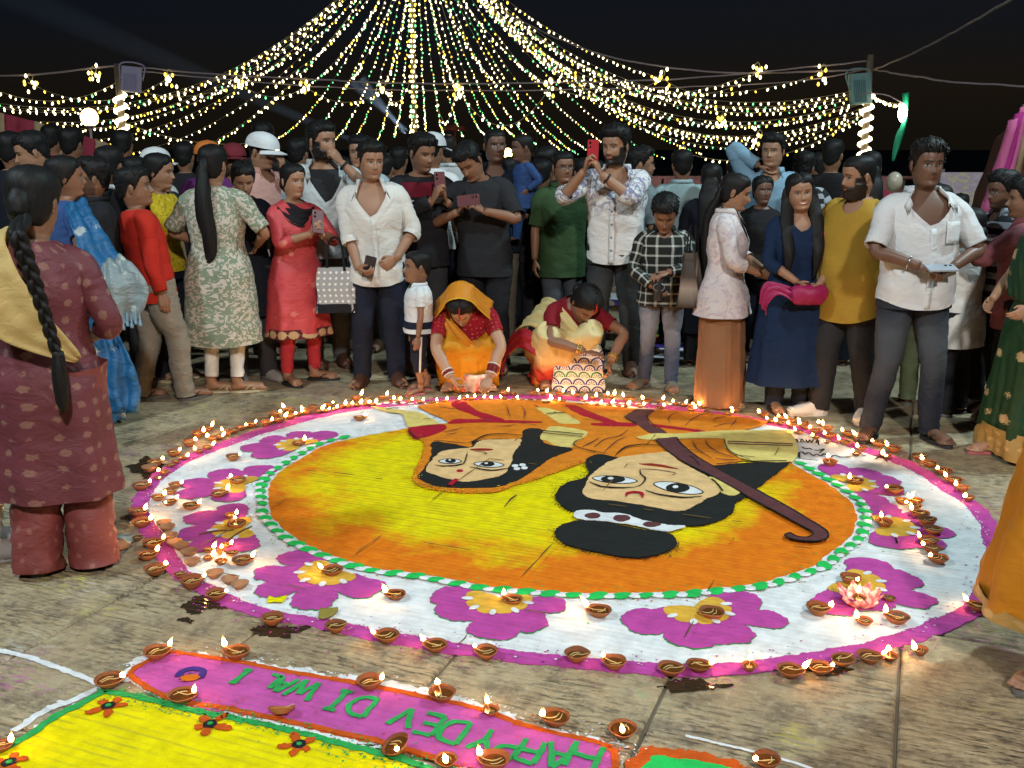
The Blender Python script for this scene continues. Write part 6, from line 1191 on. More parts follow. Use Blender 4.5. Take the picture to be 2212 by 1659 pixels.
phone(mar, (.05, -.315, 1.375), (0, -1, .2), (0, .1, 1), M_PHM, 'dark maroon phone held upright by the man in the sweatshirt')
wsh = person(822, 829, 305, 6, 'man in an open white shirt, one hand on his hip, a phone in the other', CR, tone=TM, hair='thick', head=(18, 6, 4), mous=.35, beard=.25, eye=.7, gaze=.8, lean=(0, -3), arms={'R': G2((-.12, -.17, .85), (.6, -.6, -.2), (.5, .2, .7), hint=(-.9, .7, 0)), 'L': {'to': ((.14, -.15, .92), (1, .6, .15)), 'hand': 'fist', 'palm': (-.4, .8, 0), 'dir': (-.8, -.3, -.4)}},
    legs={'R': (-.13, .0, -14), 'L': (.12, .02, 12)}, top=dict(mat='whitewarm', neck='shirt', v=1.22, va=40, collar=True, sleeve='roll', placket=True, hem=.74, curve=.05, fit=1.12, wr=.007), bottom=dict(mat='navy', fit=1.08), shoes='shoe')
phone(wsh, (-.045, -.235, .875), (.1, .75, .25), (.25, -.15, 1), M_PHB, 'black phone held low by the man in the open white shirt')
tall = person(712, 788, 263, 24, 'tall bearded man in a pale shirt with his hand at his mouth', CR, tone=TM, hair='short', head=(26, 2, 0), beard=1.0, eye=.8, gaze=.8, arms={'L': {'to': ((.10, -.17, 1.44), (.9, -.1, -1)), 'hand': 'fist', 'palm': (-.6, .8, 0), 'dir': (-.6, -.05, .7)}, 'R': ((-.22, -.10, .86), (-.6, .7, 0))}, top=dict(mat='offwhite', neck='shirt', v=1.18, va=44, collar=True, sleeve='elbow', hem=.80, fit=1.12, wr=.006), bottom=dict(mat='grey', fit=1.05), shoes='shoe')
tor('wristband', GARM['rubberd'], tall['root'], tall['info']['hand']['L'] + (tall['info']['elbow']['L'] - tall['info']['hand']['L']) * .12, .033, .009, tall['info']['elbow']['L'] - tall['info']['hand']['L'])
mb = MB(); V, F, uv = loft(tall['t'], lambda q: 1.44 - .02 * max(0, math.cos(q)), lambda q: 1.0, tall, .004, 30, 14, wr=.003); mb.add(tall['kk'](V), F, uv); mb.obj('undershirt', GARM['charcoal'], tall['root'])
pk = person(652, 826, 352, 34, 'woman in a pink kurta and red trousers filming with her phone', CR, sex='f', tone=TM, hair='long', tail='bun', head=(10, 2, 0), eye=.9, arms={'R': G2((.02, -.29, 1.20), (.2, -.5, .8), (1, 0, .2), hint=(-1, .1, -1)), 'L': G2((.09, -.30, 1.19), (-.3, -.5, .8), (-1, 0, .2), hint=(1, .1, -1))},
    legs={'R': (-.11, .0, 8), 'L': (.13, .02, 55)}, top=dict(mat='pinkkurta', name='kurta', sleeve='three', hem=.40, flare=lambda Z, a: 1 + .20 * np.clip((1.0 - Z) / .6, 0, 1), fold=lambda Z, a: .012 * np.clip((.95 - Z) / .5, 0, 1) * np.sin(a * 7 + 1), bands=[('kurta_border', 'kurtaborder', .47, .395, .004)]), bottom=dict(mat='redpants', fit=.86, cut=.10), shoes='flip', shoemat='rubberd')
phone(pk, (.055, -.335, 1.29), (0, -.9, .4), (.2, .3, 1), M_PHM, 'phone in a dark case raised by the woman in the pink kurta')
rib_obj('dupatta', 'dupattablack', pk['root'], [((-.20, .10, 1.06), (-.08, .13, 1.06)), ((-.19, .09, 1.30), (-.07, .11, 1.36)), ((-.17, -.02, 1.39), (-.06, -.05, 1.42)), ((-.09, -.14, 1.28), (.03, -.13, 1.37)), ((.02, -.15, 1.24), (.12, -.10, 1.38)), ((.09, -.05, 1.36), (.17, -.01, 1.38)), ((.09, .10, 1.30), (.19, .09, 1.26)), ((.10, .13, 1.05), (.21, .10, 1.03))], 12, 44, 3, .008)
flo = person(492, 846, 312, 172, 'woman in a green and white floral kurta seen from behind with a long ponytail', CR, sex='f', tone=TM, hair='long', tail='pony', taillen=.62, build=1.10, head=(-6, 0, 0), arms={'R': ((-.20, -.20, 1.02), (-.9, .6, -.2)), 'L': ((.20, -.20, 1.02), (.9, .6, -.2))}, legs={'R': (-.09, .0, -62), 'L': (.09, .03, -70)}, top=dict(mat='floralgreen', name='kurta', sleeve='elbow', hem=.36, curve=.02, fit=1.2, flare=lambda Z, a: 1 + .14 * np.clip((1.0 - Z) / .5, 0, 1), fold=lambda Z, a: .008 * np.clip((.9 - Z) / .5, 0, 1) * np.sin(a * 6)), bottom=dict(mat='whitewarm', name='leggings', fit=.80, cut=.12), shoes='sandal')
redb = person(352, 862, 360, 128, 'boy in a red sweater and beige trousers turning away', CR, tone=TD, hair='short', head=(-26, 2, 0), hk=1.12, lean=(-7, 5), build=1.0, arms={'R': ((-.23, .02, .80), (-.5, .6, 0)), 'L': ((.21, -.08, .82), (.5, .6, 0))}, legs={'R': (-.12, -.15, 8), 'L': (.10, .12, -8)}, top=dict(mat='red', name='sweater', sleeve='long', hem=.78, fit=1.18, wr=.005), bottom=dict(mat='beige', fit=1.15, wr=.007, cut=.03), shoes='flip')
yel = person(372, 818, 330, 72, 'girl in a yellow printed top looking aside', CR, sex='f', tone=TM, hair='long', tail='bun', head=(14, 6, 0), eye=.4, top=dict(mat='yellowtop', sleeve='elbow', hem=.86, fit=1.1), bottom=dict(mat='darknavy', fit=1.05), shoes='sandal')
nav = person(548, 822, 344, 14, 'woman in dark navy clothes looking down behind the floral kurta', CR, sex='f', tone=TM, hair='long', tail='bun', head=(10, 22, 0), eye=.15, top=dict(mat='darknavy', name='kurta', sleeve='three', hem=.55, fit=1.1, flare=lambda Z, a: 1 + .2 * np.clip((1.0 - Z) / .5, 0, 1)), bottom=dict(mat='darkgrey', fit=1.15), shoes='sneaker', legs={'R': (-.1, 0, 10), 'L': (.12, 0, 40)})
boy = person(908, 846, 541, -78, 'small boy in a white t-shirt and navy shorts with a white side stripe', CR, tone=TD, hair='flat', head=(8, -2, 0), hk=1.52, child=.5, build=1.12, eye=1, arms={'L': ((.30, -.05, .70), (.6, .4, 0)), 'R': ((-.30, -.04, .70), (-.6, .4, 0))}, legs={'R': (-.10, .08, -12), 'L': (.12, -.02, 30)}, sole=.014, top=dict(mat='white', name='t_shirt', sleeve='short', hem=.84, collar=True, neck='shirt', v=1.40, va=30, off=.026, flare=lambda Z, a: 1 + .10 * np.clip((1.1 - Z) / .3, 0, 1), bands=[('navy_panel', 'navy', .99, .90, .004)]), bottom=dict(type='shorts', mat='navy', fit=1.12, short=.45, stripe='whitewarm', waist=.9), shoes='flip', shoemat='pinkrub')
# --- near left
mw = person(150, 1222, 357, 190, 'woman in a maroon brocade suit seen from behind with a thick long braid', CR, sex='f', tone=TD, hair='long', tail='braid', taillen=.54, tailx=-.12, taily=.275, hk=1.13, build=1.0, head=(-10, 8, 0), arms={'L': ((.16, -.20, 1.0), (.6, .7, -.2)), 'R': ((-.15, -.20, .98), (-.6, .7, -.2))}, legs={'R': (-.11, .0, -28), 'L': (.11, .04, 10)}, top=dict(mat='brocade', name='kurta', sleeve='three', hem=.36, fit=1.08, off=.022, flare=lambda Z, a: 1 + .10 * np.clip((1.0 - Z) / .6, 0, 1), fold=lambda Z, a: .014 * np.clip((.95 - Z) / .5, 0, 1) * np.sin(a * 7)), bottom=dict(mat='brocadepants', fit=1.30, flare=1.35, cut=.02, wr=.008), shoes='flip')
rib_obj('dupatta', 'dupatta', mw['root'], [((.31, -.16, 1.28), (.14, -.18, 1.32)), ((.29, -.02, 1.43), (.09, -.05, 1.46)), ((.31, .10, 1.36), (.06, .14, 1.45)), ((.29, .20, 1.24), (.02, .225, 1.35)), ((.20, .25, 1.15), (-.03, .245, 1.25)), ((.07, .265, 1.05), (-.09, .25, 1.15)), ((-.06, .26, .99), (-.14, .24, 1.07)), ((-.14, .24, .96), (-.17, .22, 1.01)), ((-.17, .22, .95), (-.18, .20, .97))], 22, 60, 2, .005, crumple=.008)
whl = person(-28, 1196, 350, 120, 'person in white at the edge of the crowd beside the maroon suit', CR, sex='f', tone=TM, H=1.56, hair='long', tail='bun', top=dict(mat='white', name='kurta', sleeve='three', hem=.45, fit=1.2, flare=lambda Z, a: 1 + .15 * np.clip((1.0 - Z) / .6, 0, 1)), bottom=dict(mat='whitewarm', fit=1.2), shoes='sneaker')
bs = person(190, 905, 336, 125, 'woman in a blue saree with silver medallions beside the maroon suit', CR, sex='f', tone=TD, hair='long', tail='bun', head=(-10, 0, 0), top=dict(mat='midblue', name='blouse', sleeve='short', hem=1.05), bottom=dict(type='skirt', mat='bluesaree', name='saree', hem=.02, flare=(1.0, 1.35), folds=9, amp=.02), shoes='bare', arms={'L': ((.22, -.16, 1.0), (.9, .6, 0)), 'R': ((-.20, -.16, .98), (-.9, .6, 0))})
def loc_of(c, w): M = c['root'].matrix_basis.inverted() if False else (Matrix.Translation(c['root'].location) @ Matrix.Rotation(c['root'].rotation_euler[2], 4, 'Z') @ Matrix.Scale(c['s'], 4)).inverted(); return np.array(M @ Vector(w))
BX = lambda x, y, Y: loc_of(bs, at_y(x, y, Y))
rib_obj('pallu', 'bluesaree', bs['root'], [(BX(138,440,5.5), BX(186,432,5.6)), (BX(150,480,5.35), BX(205,470,5.45)), (BX(168,530,5.25), BX(238,520,5.35)), (BX(185,575,5.2), BX(262,560,5.25)), (BX(196,620,5.15), BX(285,605,5.2)), (BX(200,660,5.15), BX(300,640,5.2))], 24, 44, 2, .014, crumple=.018, seed=3)
rib_obj('silver_border', 'sareesilver', bs['root'], [(BX(222,566,5.15), BX(262,552,5.2)), (BX(215,600,5.08), BX(300,585,5.12)), (BX(212,640,5.05), BX(322,625,5.1)), (BX(228,678,5.05), BX(312,662,5.1)), (BX(262,700,5.07), BX(292,690,5.1))], 14, 24, 2, .016, crumple=.014)
rib_obj('lower_fold', 'bluesaree', bs['root'], [(BX(190,640,5.3), BX(250,650,5.3)), (BX(188,720,5.28), BX(256,715,5.28)), (BX(186,790,5.25), BX(286,775,5.25)), (BX(188,850,5.22), BX(302,845,5.22)), (BX(196,898,5.2), BX(296,890,5.2))], 18, 36, 3, .020, crumple=.016, seed=7)
for k in range(8):
    p_ = BX(238 + 9 * k, 684 - 2 * k + (6 if k % 2 else 0), 5.05); V, F, _ = tube([p_, p_ - np.array([0, 0, .03]), p_ - np.array([0, 0, .075])], [.003, .005, .011], 6, 8); tas = MB(); tas.add(V, F); tas.obj('tassel', GARM['skyblue'], bs['root'])
# --- right edge
orw = person(2372, 1500, 340, -62, 'woman in an amber dress with a trimmed hem standing close to the rangoli', CR, sex='f', tone=TM, H=1.58, build=1.25, hair='long', tail='bun', top=dict(mat='amber', name='dress', sleeve='three', hem=.24, flare=lambda Z, a: 1 + .42 * np.clip((1.25 - Z) / .9, 0, 1), fold=lambda Z, a: .022 * np.clip((.95 - Z) / .6, 0, 1) * np.sin(a * 9), bands=[('hem_trim', 'goldborder', .285, .235, .006)]), bottom=dict(mat='amber', fit=1.1), shoes='flip', legs={'R': (-.12, -.05, 0), 'L': (.12, .05, 5)})
gs = person(2215, 985, 390, -82, 'woman in a dark green saree with gold motifs and a wide gold border', CR, sex='f', tone=TL, hair='long', tail='bun', head=(0, 8, 0), top=dict(mat='parrot', name='blouse', sleeve='short', hem=1.05), bottom=dict(type='skirt', mat='greensaree', name='saree', hem=.03, flare=(1.08, 1.42), folds=8, amp=.022, border=('goldborder', .17)), shoes='flip', shoemat='pinkrub', legs={'R': (-.1, -.14, 0), 'L': (.1, .02, 0)}, arms={'R': ((-.19, -.22, .98), (-.9, .6, -.2)), 'L': ((.19, -.22, .98), (.9, .6, -.2))})
rib_obj('pallu', 'greensaree', gs['root'], [((-.12, -.18, 1.02), (.10, -.19, .98)), ((-.14, -.15, 1.22), (.02, -.19, 1.28)), ((-.17, -.03, 1.42), (-.05, -.05, 1.44)), ((-.20, .12, 1.30), (.0, .13, 1.34)), ((-.22, .18, 1.0), (.02, .19, 1.0)), ((-.24, .20, .70), (.02, .22, .70))], 14, 40, 3, .012)
mau = person(2163, 915, 388, -118, 'person in a mauve shirt raising a phone with a lit screen', CR, tone=TD, hair='thick', head=(10, 0, 0), arms={'L': G2((.03, -.36, 1.30), (-.1, -.3, .9), (-.9, 0, .2), hint=(1, .1, -1)), 'R': G2((-.06, -.36, 1.30), (.1, -.3, .9), (.9, 0, .2), hint=(-1, .1, -1))}, top=dict(mat='mauve', sleeve='roll', collar=True, neck='shirt', v=1.38, va=36, hem=.72, fit=1.2), bottom=dict(mat='darknavy', fit=1.05), shoes='shoe')
SCR = emis('phone_screen', (.30, .32, .42), .55)
phone(mau, (-.015, -.40, 1.42), (0, -1, .1), (0, .1, 1), M_PHB, 'phone with a glowing screen raised by the person in the mauve shirt', SCR)
gla = person(2122, 880, 369, -80, 'man with glasses and a striped shirt beside the mauve shirt', CR, tone=TK, hair='thick', glasses=1, head=(0, 6, 0), top=dict(mat='stripedark', sleeve='short', collar=True, neck='shirt', v=1.38, va=30, hem=.8), bottom=dict(mat='black'), shoes='shoe')
kid = person(2052, 893, 448, -150, 'short child in a white top and black trousers holding an orange pouch', CR, sex='f', tone=TD, hair='long', tail='bun', hk=1.22, child=.2, arms={'R': ((-.05, -.26, 1.0), (-1, .3, -.3)), 'L': ((.06, -.26, 1.0), (1, .3, -.3))}, top=dict(mat='whitewarm', sleeve='elbow', hem=.62, fit=1.1, flare=lambda Z, a: 1 + .12 * np.clip((1.0 - Z) / .5, 0, 1)), bottom=dict(mat='black', fit=1.15), shoes='flip')
pale = person(1985, 872, 400, 170, 'child in pale green trousers seen between the jeans of the man in white', CR, tone=TD, hair='short', hk=1.15, top=dict(mat='maroon', sleeve='short', hem=.7), bottom=dict(mat='olive', fit=1.1), shoes='flip')
# --- behind
def bgp(px, Y, crown, face, label, **k):
    k.setdefault('lod', 1); k.setdefault('shoes', 'shoe'); k.setdefault('bottom', dict(mat=random.choice(['black', 'darknavy', 'navy', 'darkgrey', 'khaki']))); k.setdefault('tone', TD)
    return person(px, 0, crown, face, label, BG, Y=Y, **k)
SH = lambda m_, **k: dict(mat=m_, sleeve=k.pop('sleeve', 'elbow'), hem=.8, **k)
cmen = dict(collar=True, neck='shirt', v=1.36, va=36)
fa = bgp(1068, 8.0, 277, 4, 'dark haired man in a navy jacket carrying a toddler on his arm', tone=TK, hair='buzz', head=(14, 0, 0), lod=0, top=SH('darknavy', sleeve='long', **cmen), bottom=dict(mat='khaki'), arms={'L': ((.22, -.16, 1.06), (1, .5, -.5))})
tod = person(1132, 0, 289, -70, 'toddler in a blue suit carried on the arm of the man in navy', CR, Y=7.85, H=.80, tone=TK, hair='buzz', hk=1.75, child=.6, build=1.2, head=(0, 4, 0), lod=0, top=dict(mat='midblue', sleeve='long', hem=.62, fit=1.2), bottom=dict(mat='royal', fit=1.25), shoes='bare', legs={'R': (-.12, -.25, 0), 'L': (.12, -.2, 0)})
tod['root'].location.z = at_y(1132, 289, 7.85).z - .80 - .01
bgp(1192, 8.5, 316, -48, 'dark haired man bowing his head behind the green shirt', hair='thick', tone=TK, head=(0, 20, 0), top=SH('black'))
grn = bgp(1216, 7.75, 326, 16, 'man with glasses in a green shirt and jeans behind the filming man', lod=0, hair='flat', glasses=1, mous=.7, top=dict(mat='green', sleeve='elbow', hem=.70, fit=1.1, **cmen), bottom=dict(mat='jeans'))
bgp(1382, 7.8, 319, 118, 'man with glasses in a grey shirt looking away to the lights', lod=0, hair='thick', glasses=1, beard=.6, head=(-30, 0, 0), tone=TM, top=dict(mat='greyteal', sleeve='elbow', hem=.8, **cmen))
bgp(1475, 8.3, 324, 178, 'man in a pale blue shirt standing with his back turned', hair='short', build=1.12, top=SH('paleteal', **cmen))
bgp(1538, 7.4, 352, 165, 'woman in dark clothes behind the floral jacket', sex='f', hair='long', tail='back', top=dict(mat='darknavy', name='kurta', sleeve='three', hem=.3, fit=1.15), bottom=dict(mat='black', fit=1.2))
lb = bgp(1672, 8.0, 290, -16, 'man in a light blue shirt lifting his hand to his neck', lod=0, hair='thick', tone=TM, head=(-12, 0, 0), eye=.5, top=dict(mat='skyblue', sleeve='long', hem=.8, fit=1.1, **cmen), arms={'R': ((-.10, -.05, 1.47), (-1, .2, .2))})
bgp(1648, 7.6, 379, 6, 'woman with a dark face between the blue kurta and the floral jacket', sex='f', tone=TK, lod=0, hair='long', tail='bun', top=SH('black', sleeve='long'))
bgp(1738, 8.2, 331, 165, 'curly haired man in a striped shirt seen from behind', hair='curly', lod=0, top=SH('stripedark'))
bgp(1800, 8.6, 303, 150, 'tall dark haired man turned away behind the mustard kurta', hair='thick', top=SH('black'))
bgp(1882, 7.4, 326, 172, 'woman with a white clip in her black hair seen from behind', sex='f', hair='long', tail='back', top=SH('maroon'))
bgp(932, 8.4, 290, 160, 'man in a white baseball cap seen from behind', cap='white', capback=0, hair='buzz', top=SH('white'))
bgp(966, 8.9, 287, 185, 'balding man in a white shirt seen from behind', hair='bald', tone=TM, top=SH('offwhite', **cmen))
bgp(778, 8.0, 293, -8, 'man in a pale shirt looking over the shoulder of the white shirt', lod=0, hair='short', tone=TM, eye=.5, top=SH('lightblue', **cmen))
bgp(642, 8.7, 300, 165, 'man with thick dark hair seen from behind under the lights', hair='thick', top=SH('black'))
pc = bgp(556, 7.9, 289, 62, 'man in a white cap and pink shirt covering his face with his hand', lod=0, cap='white', tone=TM, hair='buzz', head=(4, 10, 0), top=dict(mat='pinkshirt', sleeve='long', hem=.8, fit=1.15, **cmen), arms={'L': {'to': ((.06, -.19, 1.42), (1, -.2, -.8)), 'hand': 'flat', 'palm': (-.2, 1, 0), 'dir': (-.3, -.1, 1)}})
bgp(566, 9.6, 264, 180, 'tall dark haired man behind the white cap', hair='short', top=SH('black'))
bgp(503, 8.6, 313, 20, 'woman with a maroon cloth cap half hidden in the crowd', sex='f', lod=0, cap='redcap', hair='long', tone=TL, top=SH('purple'))
bgp(446, 8.3, 308, 175, 'person in an orange cap behind the floral kurta', cap='orangecap', hair='buzz', top=SH('purple'))
bgp(396, 9.2, 309, 182, 'dark haired person behind the girl in yellow', hair='thick', top=SH('black'))
bgp(332, 8.2, 322, 150, 'boy in a white cap behind the boy in red', cap='white', hair='buzz', top=SH('offwhite'))
bgp(288, 7.4, 336, 178, 'woman in black with pinned black hair seen from behind', sex='f', hair='long', tail='bun', top=SH('black', sleeve='long'))
bgp(232, 6.6, 317, 172, 'man in a black jacket with a pale collar seen from behind', hair='short', top=dict(mat='black', sleeve='long', hem=.75, fit=1.15, collar=True, colmat='offwhite', neck='shirt', v=1.40, va=30), build=1.08)
bgp(196, 6.3, 343, -58, 'bearded man with glasses in a dark jacket looking aside', lod=0, hair='thick', beard=.8, glasses=1, head=(-8, -4, 0), top=dict(mat='black', sleeve='long', hem=.75, fit=1.1, **cmen))
bgp(80, 7.0, 284, -52, 'man in a pale green collared shirt looking down', lod=0, hair='short', tone=TM, eye=.15, head=(-6, 14, 0), top=SH('lightblue', **cmen), build=1.05)
bgp(18, 7.6, 286, 180, 'dark haired man in dark clothes near the striped awning', hair='short', top=SH('darknavy', sleeve='long'))
bgp(150, 9.0, 278, 175, 'dark haired man under the bright lamp', hair='thick', top=SH('black'))
bgp(108, 10.2, 270, 186, 'man with short hair beyond the collared shirt', hair='short', top=SH('maroon'))
bgp(262, 9.6, 282, 188, 'man with dark hair beside the lit post', hair='short', top=SH('darkgrey'))
bgp(600, 9.0, 345, 180, 'dark haired person low in the crowd behind the pink kurta', hair='thick', top=SH('black'))
bgp(860, 9.4, 318, 175, 'dark haired man between the white shirt and the sweatshirt', hair='short', top=SH('skyblue'))
bgp(1130, 9.8, 330, 180, 'dark haired man beyond the toddler', hair='short', top=SH('navy'))
bgp(1290, 9.5, 345, 170, 'dark haired woman beyond the filming man', sex='f', hair='long', tail='bun', top=SH('redcap'))
bgp(1590, 9.4, 345, 180, 'dark haired man beyond the floral jacket', hair='short', top=SH('stripedark'))
bgp(2075, 9.0, 420, 150, 'dark haired child in the far crowd on the right', hair='thick', hk=1.2, top=SH('black'))
bgp(1770, 9.8, 330, 180, 'dark haired man far behind the mustard kurta', hair='short', top=SH('offwhite'))
for px, Y, cr, lb in [(470, 8.8, 338, 'floral kurta'), (690, 9.2, 335, 'tall man'), (1000, 9.0, 338, 'black t-shirt'), (1100, 8.7, 340, 'man with the toddler'), (1170, 8.2, 345, 'green shirt'), (1260, 8.6, 342, 'ink flowered shirt'), (740, 8.6, 340, 'dotted bag'), (830, 8.9, 336, 'white shirt'), (350, 8.0, 345, 'red sweater')]:
    bgp(px, Y, cr, random.choice([170, 185, 200]), 'dark clothed person standing in the shade right behind the ' + lb, hair='short', top=SH(random.choice(['black', 'darknavy', 'charcoal']), sleeve='long'), bottom=dict(mat='black', fit=1.25))
# ------------------------------------------------------------------ the two women squatting by the rim
def squat_skirt(ctx, mat, name, kx, ky, kzz, seed):
    mb = MB(); f = ctx['info']['foot']
    for key in ('R', 'L'):
        hip, kn, an, _ = f[key]; V, F, _ = tube([hip, (hip + kn) / 2 + np.array([0, 0, -.01]), kn], [.135, .120, .082], 16, 16); mb.add(V, F)
        V, F, _ = tube([kn, (kn + an) / 2 + np.array([0, -.01, 0]), an + np.array([0, -.01, -.02]), an + np.array([0, -.02, -.075])], [.082, .088, .10, .115], 16, 16); mb.add(V, F)
    V, F = ellipsoid((0, .22, .20), (.20, .16, .17), 18, 12); mb.add(V, F); V, F = ellipsoid((0, .12, .05), (.22, .20, .05), 18, 12); mb.add(V, F)
    V, F, _ = tube([(-kx, ky, kzz - .03), (0, ky + .07, kzz - .08), (kx, ky, kzz - .03)], [.075, .07, .075], 12, 14); mb.add(V, F); V, F, _ = tube([(0, ky + .10, kzz - .10), (0, .02, .05)], [.12, .15], 14, 10); mb.add(V, F)
    V, F = remesh(mb, .014, 4); a = np.arctan2(V[:, 0], -V[:, 1] + .05); N = np.stack([np.sin(a), -np.cos(a), 0 * a], -1); V = V + N * ((.008 * np.sin(a * 15 + 5 * vnoise(V * 5, seed)) * np.clip((.5 - V[:, 2]) / .4, 0, 1)) + .005 * vnoise(V * 24, seed))[:, None]; V[:, 2] = np.maximum(V[:, 2], .004)
    m2 = MB(); m2.add(V, F, np.c_[a * .25, V[:, 2]]); return m2.obj(name, GARM[mat], ctx['root'])
def hoodgrid(ctx, mat, root, flare=.10):
    o = ctx['o']; n, m = 41, 16; P = []
    for j in range(m):
        w = j / (m - 1)
        for i in range(n):
            q = (i / (n - 1) - .5) * 2; an = q * R(100) if abs(q) < .62 else math.copysign(R(62), q); rx, rz = .112 - .012 * w, .150 - .035 * w ** 2; down = max(0, abs(q) - .62) / .38
            x = rx * math.sin(an) * (1.0) + math.copysign(flare * down ** 1.2 + .004 * math.sin(9 * w), q) * (1 if down else 0); z = rz * math.cos(an) + .005 - .20 * down; y = -.028 + .165 * w + .015 * math.cos(an) - .02 * down * (1 - w)
            if w > .7: x *= 1 - .45 * ((w - .7) / .3) ** 2 * (1 - down); z -= .06 * ((w - .7) / .3) ** 2
            P.append((x, y, z))
    V = place_head(np.array(P), o, ctx); V = V + .004 * vnoise(V * 30, 3)[:, None]; F = grid_faces(m, n, False); V, F = solid(V, F, n, m, .004); mb = MB(); mb.add(V, F); h = mb.obj('veil', GARM[mat], root)
    rim = V[:n]; vv, ff, _ = tube(rim[::2], [.005] * len(rim[::2]), 6, 50); mb = MB(); mb.add(vv, ff); mb.obj('veil_edge', GARM['sareeyellow'], h)
SQ = dict(sex='f', shift=(0, .17, -.745), child=0, legs={'R': (-.12, .0, -14), 'L': (.12, .0, 14)}, H=1.58)
q1 = person(1012, 838, 0, 4, 'woman squatting in an orange saree with its end over her head, sorting wicks', CR, **SQ, tone=TL, hk=1.1, hair='long', head=(-6, 22, 0), lean=(34, -4), sindoor=1, bindi=1, eye=.1, knees=(.185, -.20, .40), armr=1.2, build=1.12, arms={'R': G2((-.13, -.42, .17), (.5, -.5, -.5), (.4, .2, .3), 'grip', (-1, -.1, .3)), 'L': G2((.14, -.40, .17), (-.4, -.5, -.7), (-.2, .3, -.6), 'grip', (1, -.1, .3))}, top=dict(mat='redblouse', name='blouse', sleeve='short', hem=1.10, fit=1.1), shoes='bare')
squat_skirt(q1, 'orangesaree2', 'saree', .185, -.20, .40, 2); hoodgrid(q1, 'orangesaree', q1['root'])
W1 = lambda *p: tuple(warp(np.array([p], float), q1)[0])
rib_obj('pallu', 'orangesaree', q1['root'], [(W1(-.22, .06, 1.36), W1(-.10, .10, 1.45)), (W1(-.21, -.06, 1.37), W1(-.08, -.08, 1.44)), (W1(-.15, -.19, 1.24), W1(.02, -.17, 1.34)), (W1(-.10, -.24, 1.10), W1(.10, -.20, 1.24)), (W1(.0, -.25, 1.02), W1(.17, -.16, 1.14)), (W1(.12, -.20, .98), W1(.22, -.06, 1.06))], 16, 36, 4, .011, crumple=.006)
for key, sd in (('R', -1), ('L', 1)):
    Wp, E = q1['info']['hand'][key], q1['info']['elbow'][key]; ax = E - Wp; ax = ax / np.linalg.norm(ax)
    for k in range(7 if sd > 0 else 4): tor('bangle', 'bangleW' if k in (0, 6) or (sd < 0 and k == 3) else 'bangle', q1['root'], Wp + ax * (.03 + .011 * k), .036 + .001 * k, .005, ax)
q2 = person(1212, 832, 0, 14, 'woman squatting in a cream saree with a red border, reaching into a printed bag', CR, **SQ, tone=TD, hk=1.1, hair='long', tail='bun', head=(10, 24, 6), lean=(32, 8), sindoor=1, bindi=1, eye=.1, knees=(.17, -.24, .46), armr=1.1, arms={'R': G2((.05, -.40, .33), (.9, -.3, -.1), (0, 0, -1), 'relax', (-1, -.1, -.2)), 'L': G2((.26, -.36, .24), (-.3, -.5, -.7), (-.6, .3, 0), 'relax', (1, -.1, .3))}, top=dict(mat='darkred', name='blouse', sleeve='short', hem=1.10, fit=1.1), shoes='bare')
squat_skirt(q2, 'creamsaree', 'saree', .17, -.24, .46, 5); W2 = lambda x, y, z: tuple(warp(np.array([(x * 1.22, y * 1.28, z)], float), q2)[0])
rib_obj('pallu', 'creampallu', q2['root'], [(W2(.10, -.18, 1.10), W2(.12, -.16, 1.24)), (W2(-.04, -.20, 1.14), W2(.02, -.15, 1.36)), (W2(-.16, -.12, 1.24), W2(-.08, -.06, 1.44)), (W2(-.24, .0, 1.22), W2(-.12, .07, 1.42)), (W2(-.27, .08, 1.06), W2(-.13, .17, 1.30)), (W2(-.28, .06, .90), W2(-.12, .20, 1.12))], 16, 36, 3, .011, crumple=.008)
rib_obj('red_border', 'pallured', q2['root'], [(W2(.12, -.205, 1.00), W2(.12, -.20, 1.09)), (W2(-.05, -.235, 1.03), W2(-.04, -.22, 1.12)), (W2(-.20, -.17, 1.10), W2(-.18, -.15, 1.22)), (W2(-.28, -.06, 1.06), W2(-.26, -.01, 1.20)), (W2(-.32, .02, .90), W2(-.29, .07, 1.05)), (W2(-.34, .04, .76), W2(-.29, .08, .90))], 10, 30, 2, .010, crumple=.008)
for key in ('R', 'L'):
    Wp, E = q2['info']['hand'][key], q2['info']['elbow'][key]; ax = E - Wp; ax = ax / np.linalg.norm(ax)
    for k in range(3): tor('bangle', 'gold', q2['root'], Wp + ax * (.03 + .012 * k), .035, .005, ax)
# ------------------------------------------------------------------ festoon lights, posts and what stands behind the crowd
def em2(name, col, s, sample='NONE'):
    m = emis(name, col, s)
    try: m.cycles.emission_sampling = sample
    except Exception: pass
    return m
BULB = [em2('bulb_warm_white', (1.0, .82, .42), 8.0), em2('bulb_yellow', (1.0, .66, .06), 5.5), em2('bulb_green', (.18, .85, .30), 3.0), em2('bulb_cool', (.80, 1.0, .70), 5.5)]
M_WIRE, _, _ = mk('festoon_wire', (.34, .30, .20), .6, .3); M_CAB, _, _ = mk('cable', (.30, .24, .26), .7, .3); M_POST, nt, b = mk('timber_post', (.16, .13, .09), .85, .2); nt.links.new(ramp(nt, noise(nt, mapping(nt, coords(nt), (20, 20, 2)), 1.0, 4), [(.3, (.09, .07, .05)), (.7, (.24, .20, .15))]).outputs[0], b.inputs['Base Color'])
bv, bf = lathe([(.001, -.034), (.012, -.028), (.020, -.010), (.019, .008), (.009, .022), (.001, .030)], 6)
SR = random.Random(5)
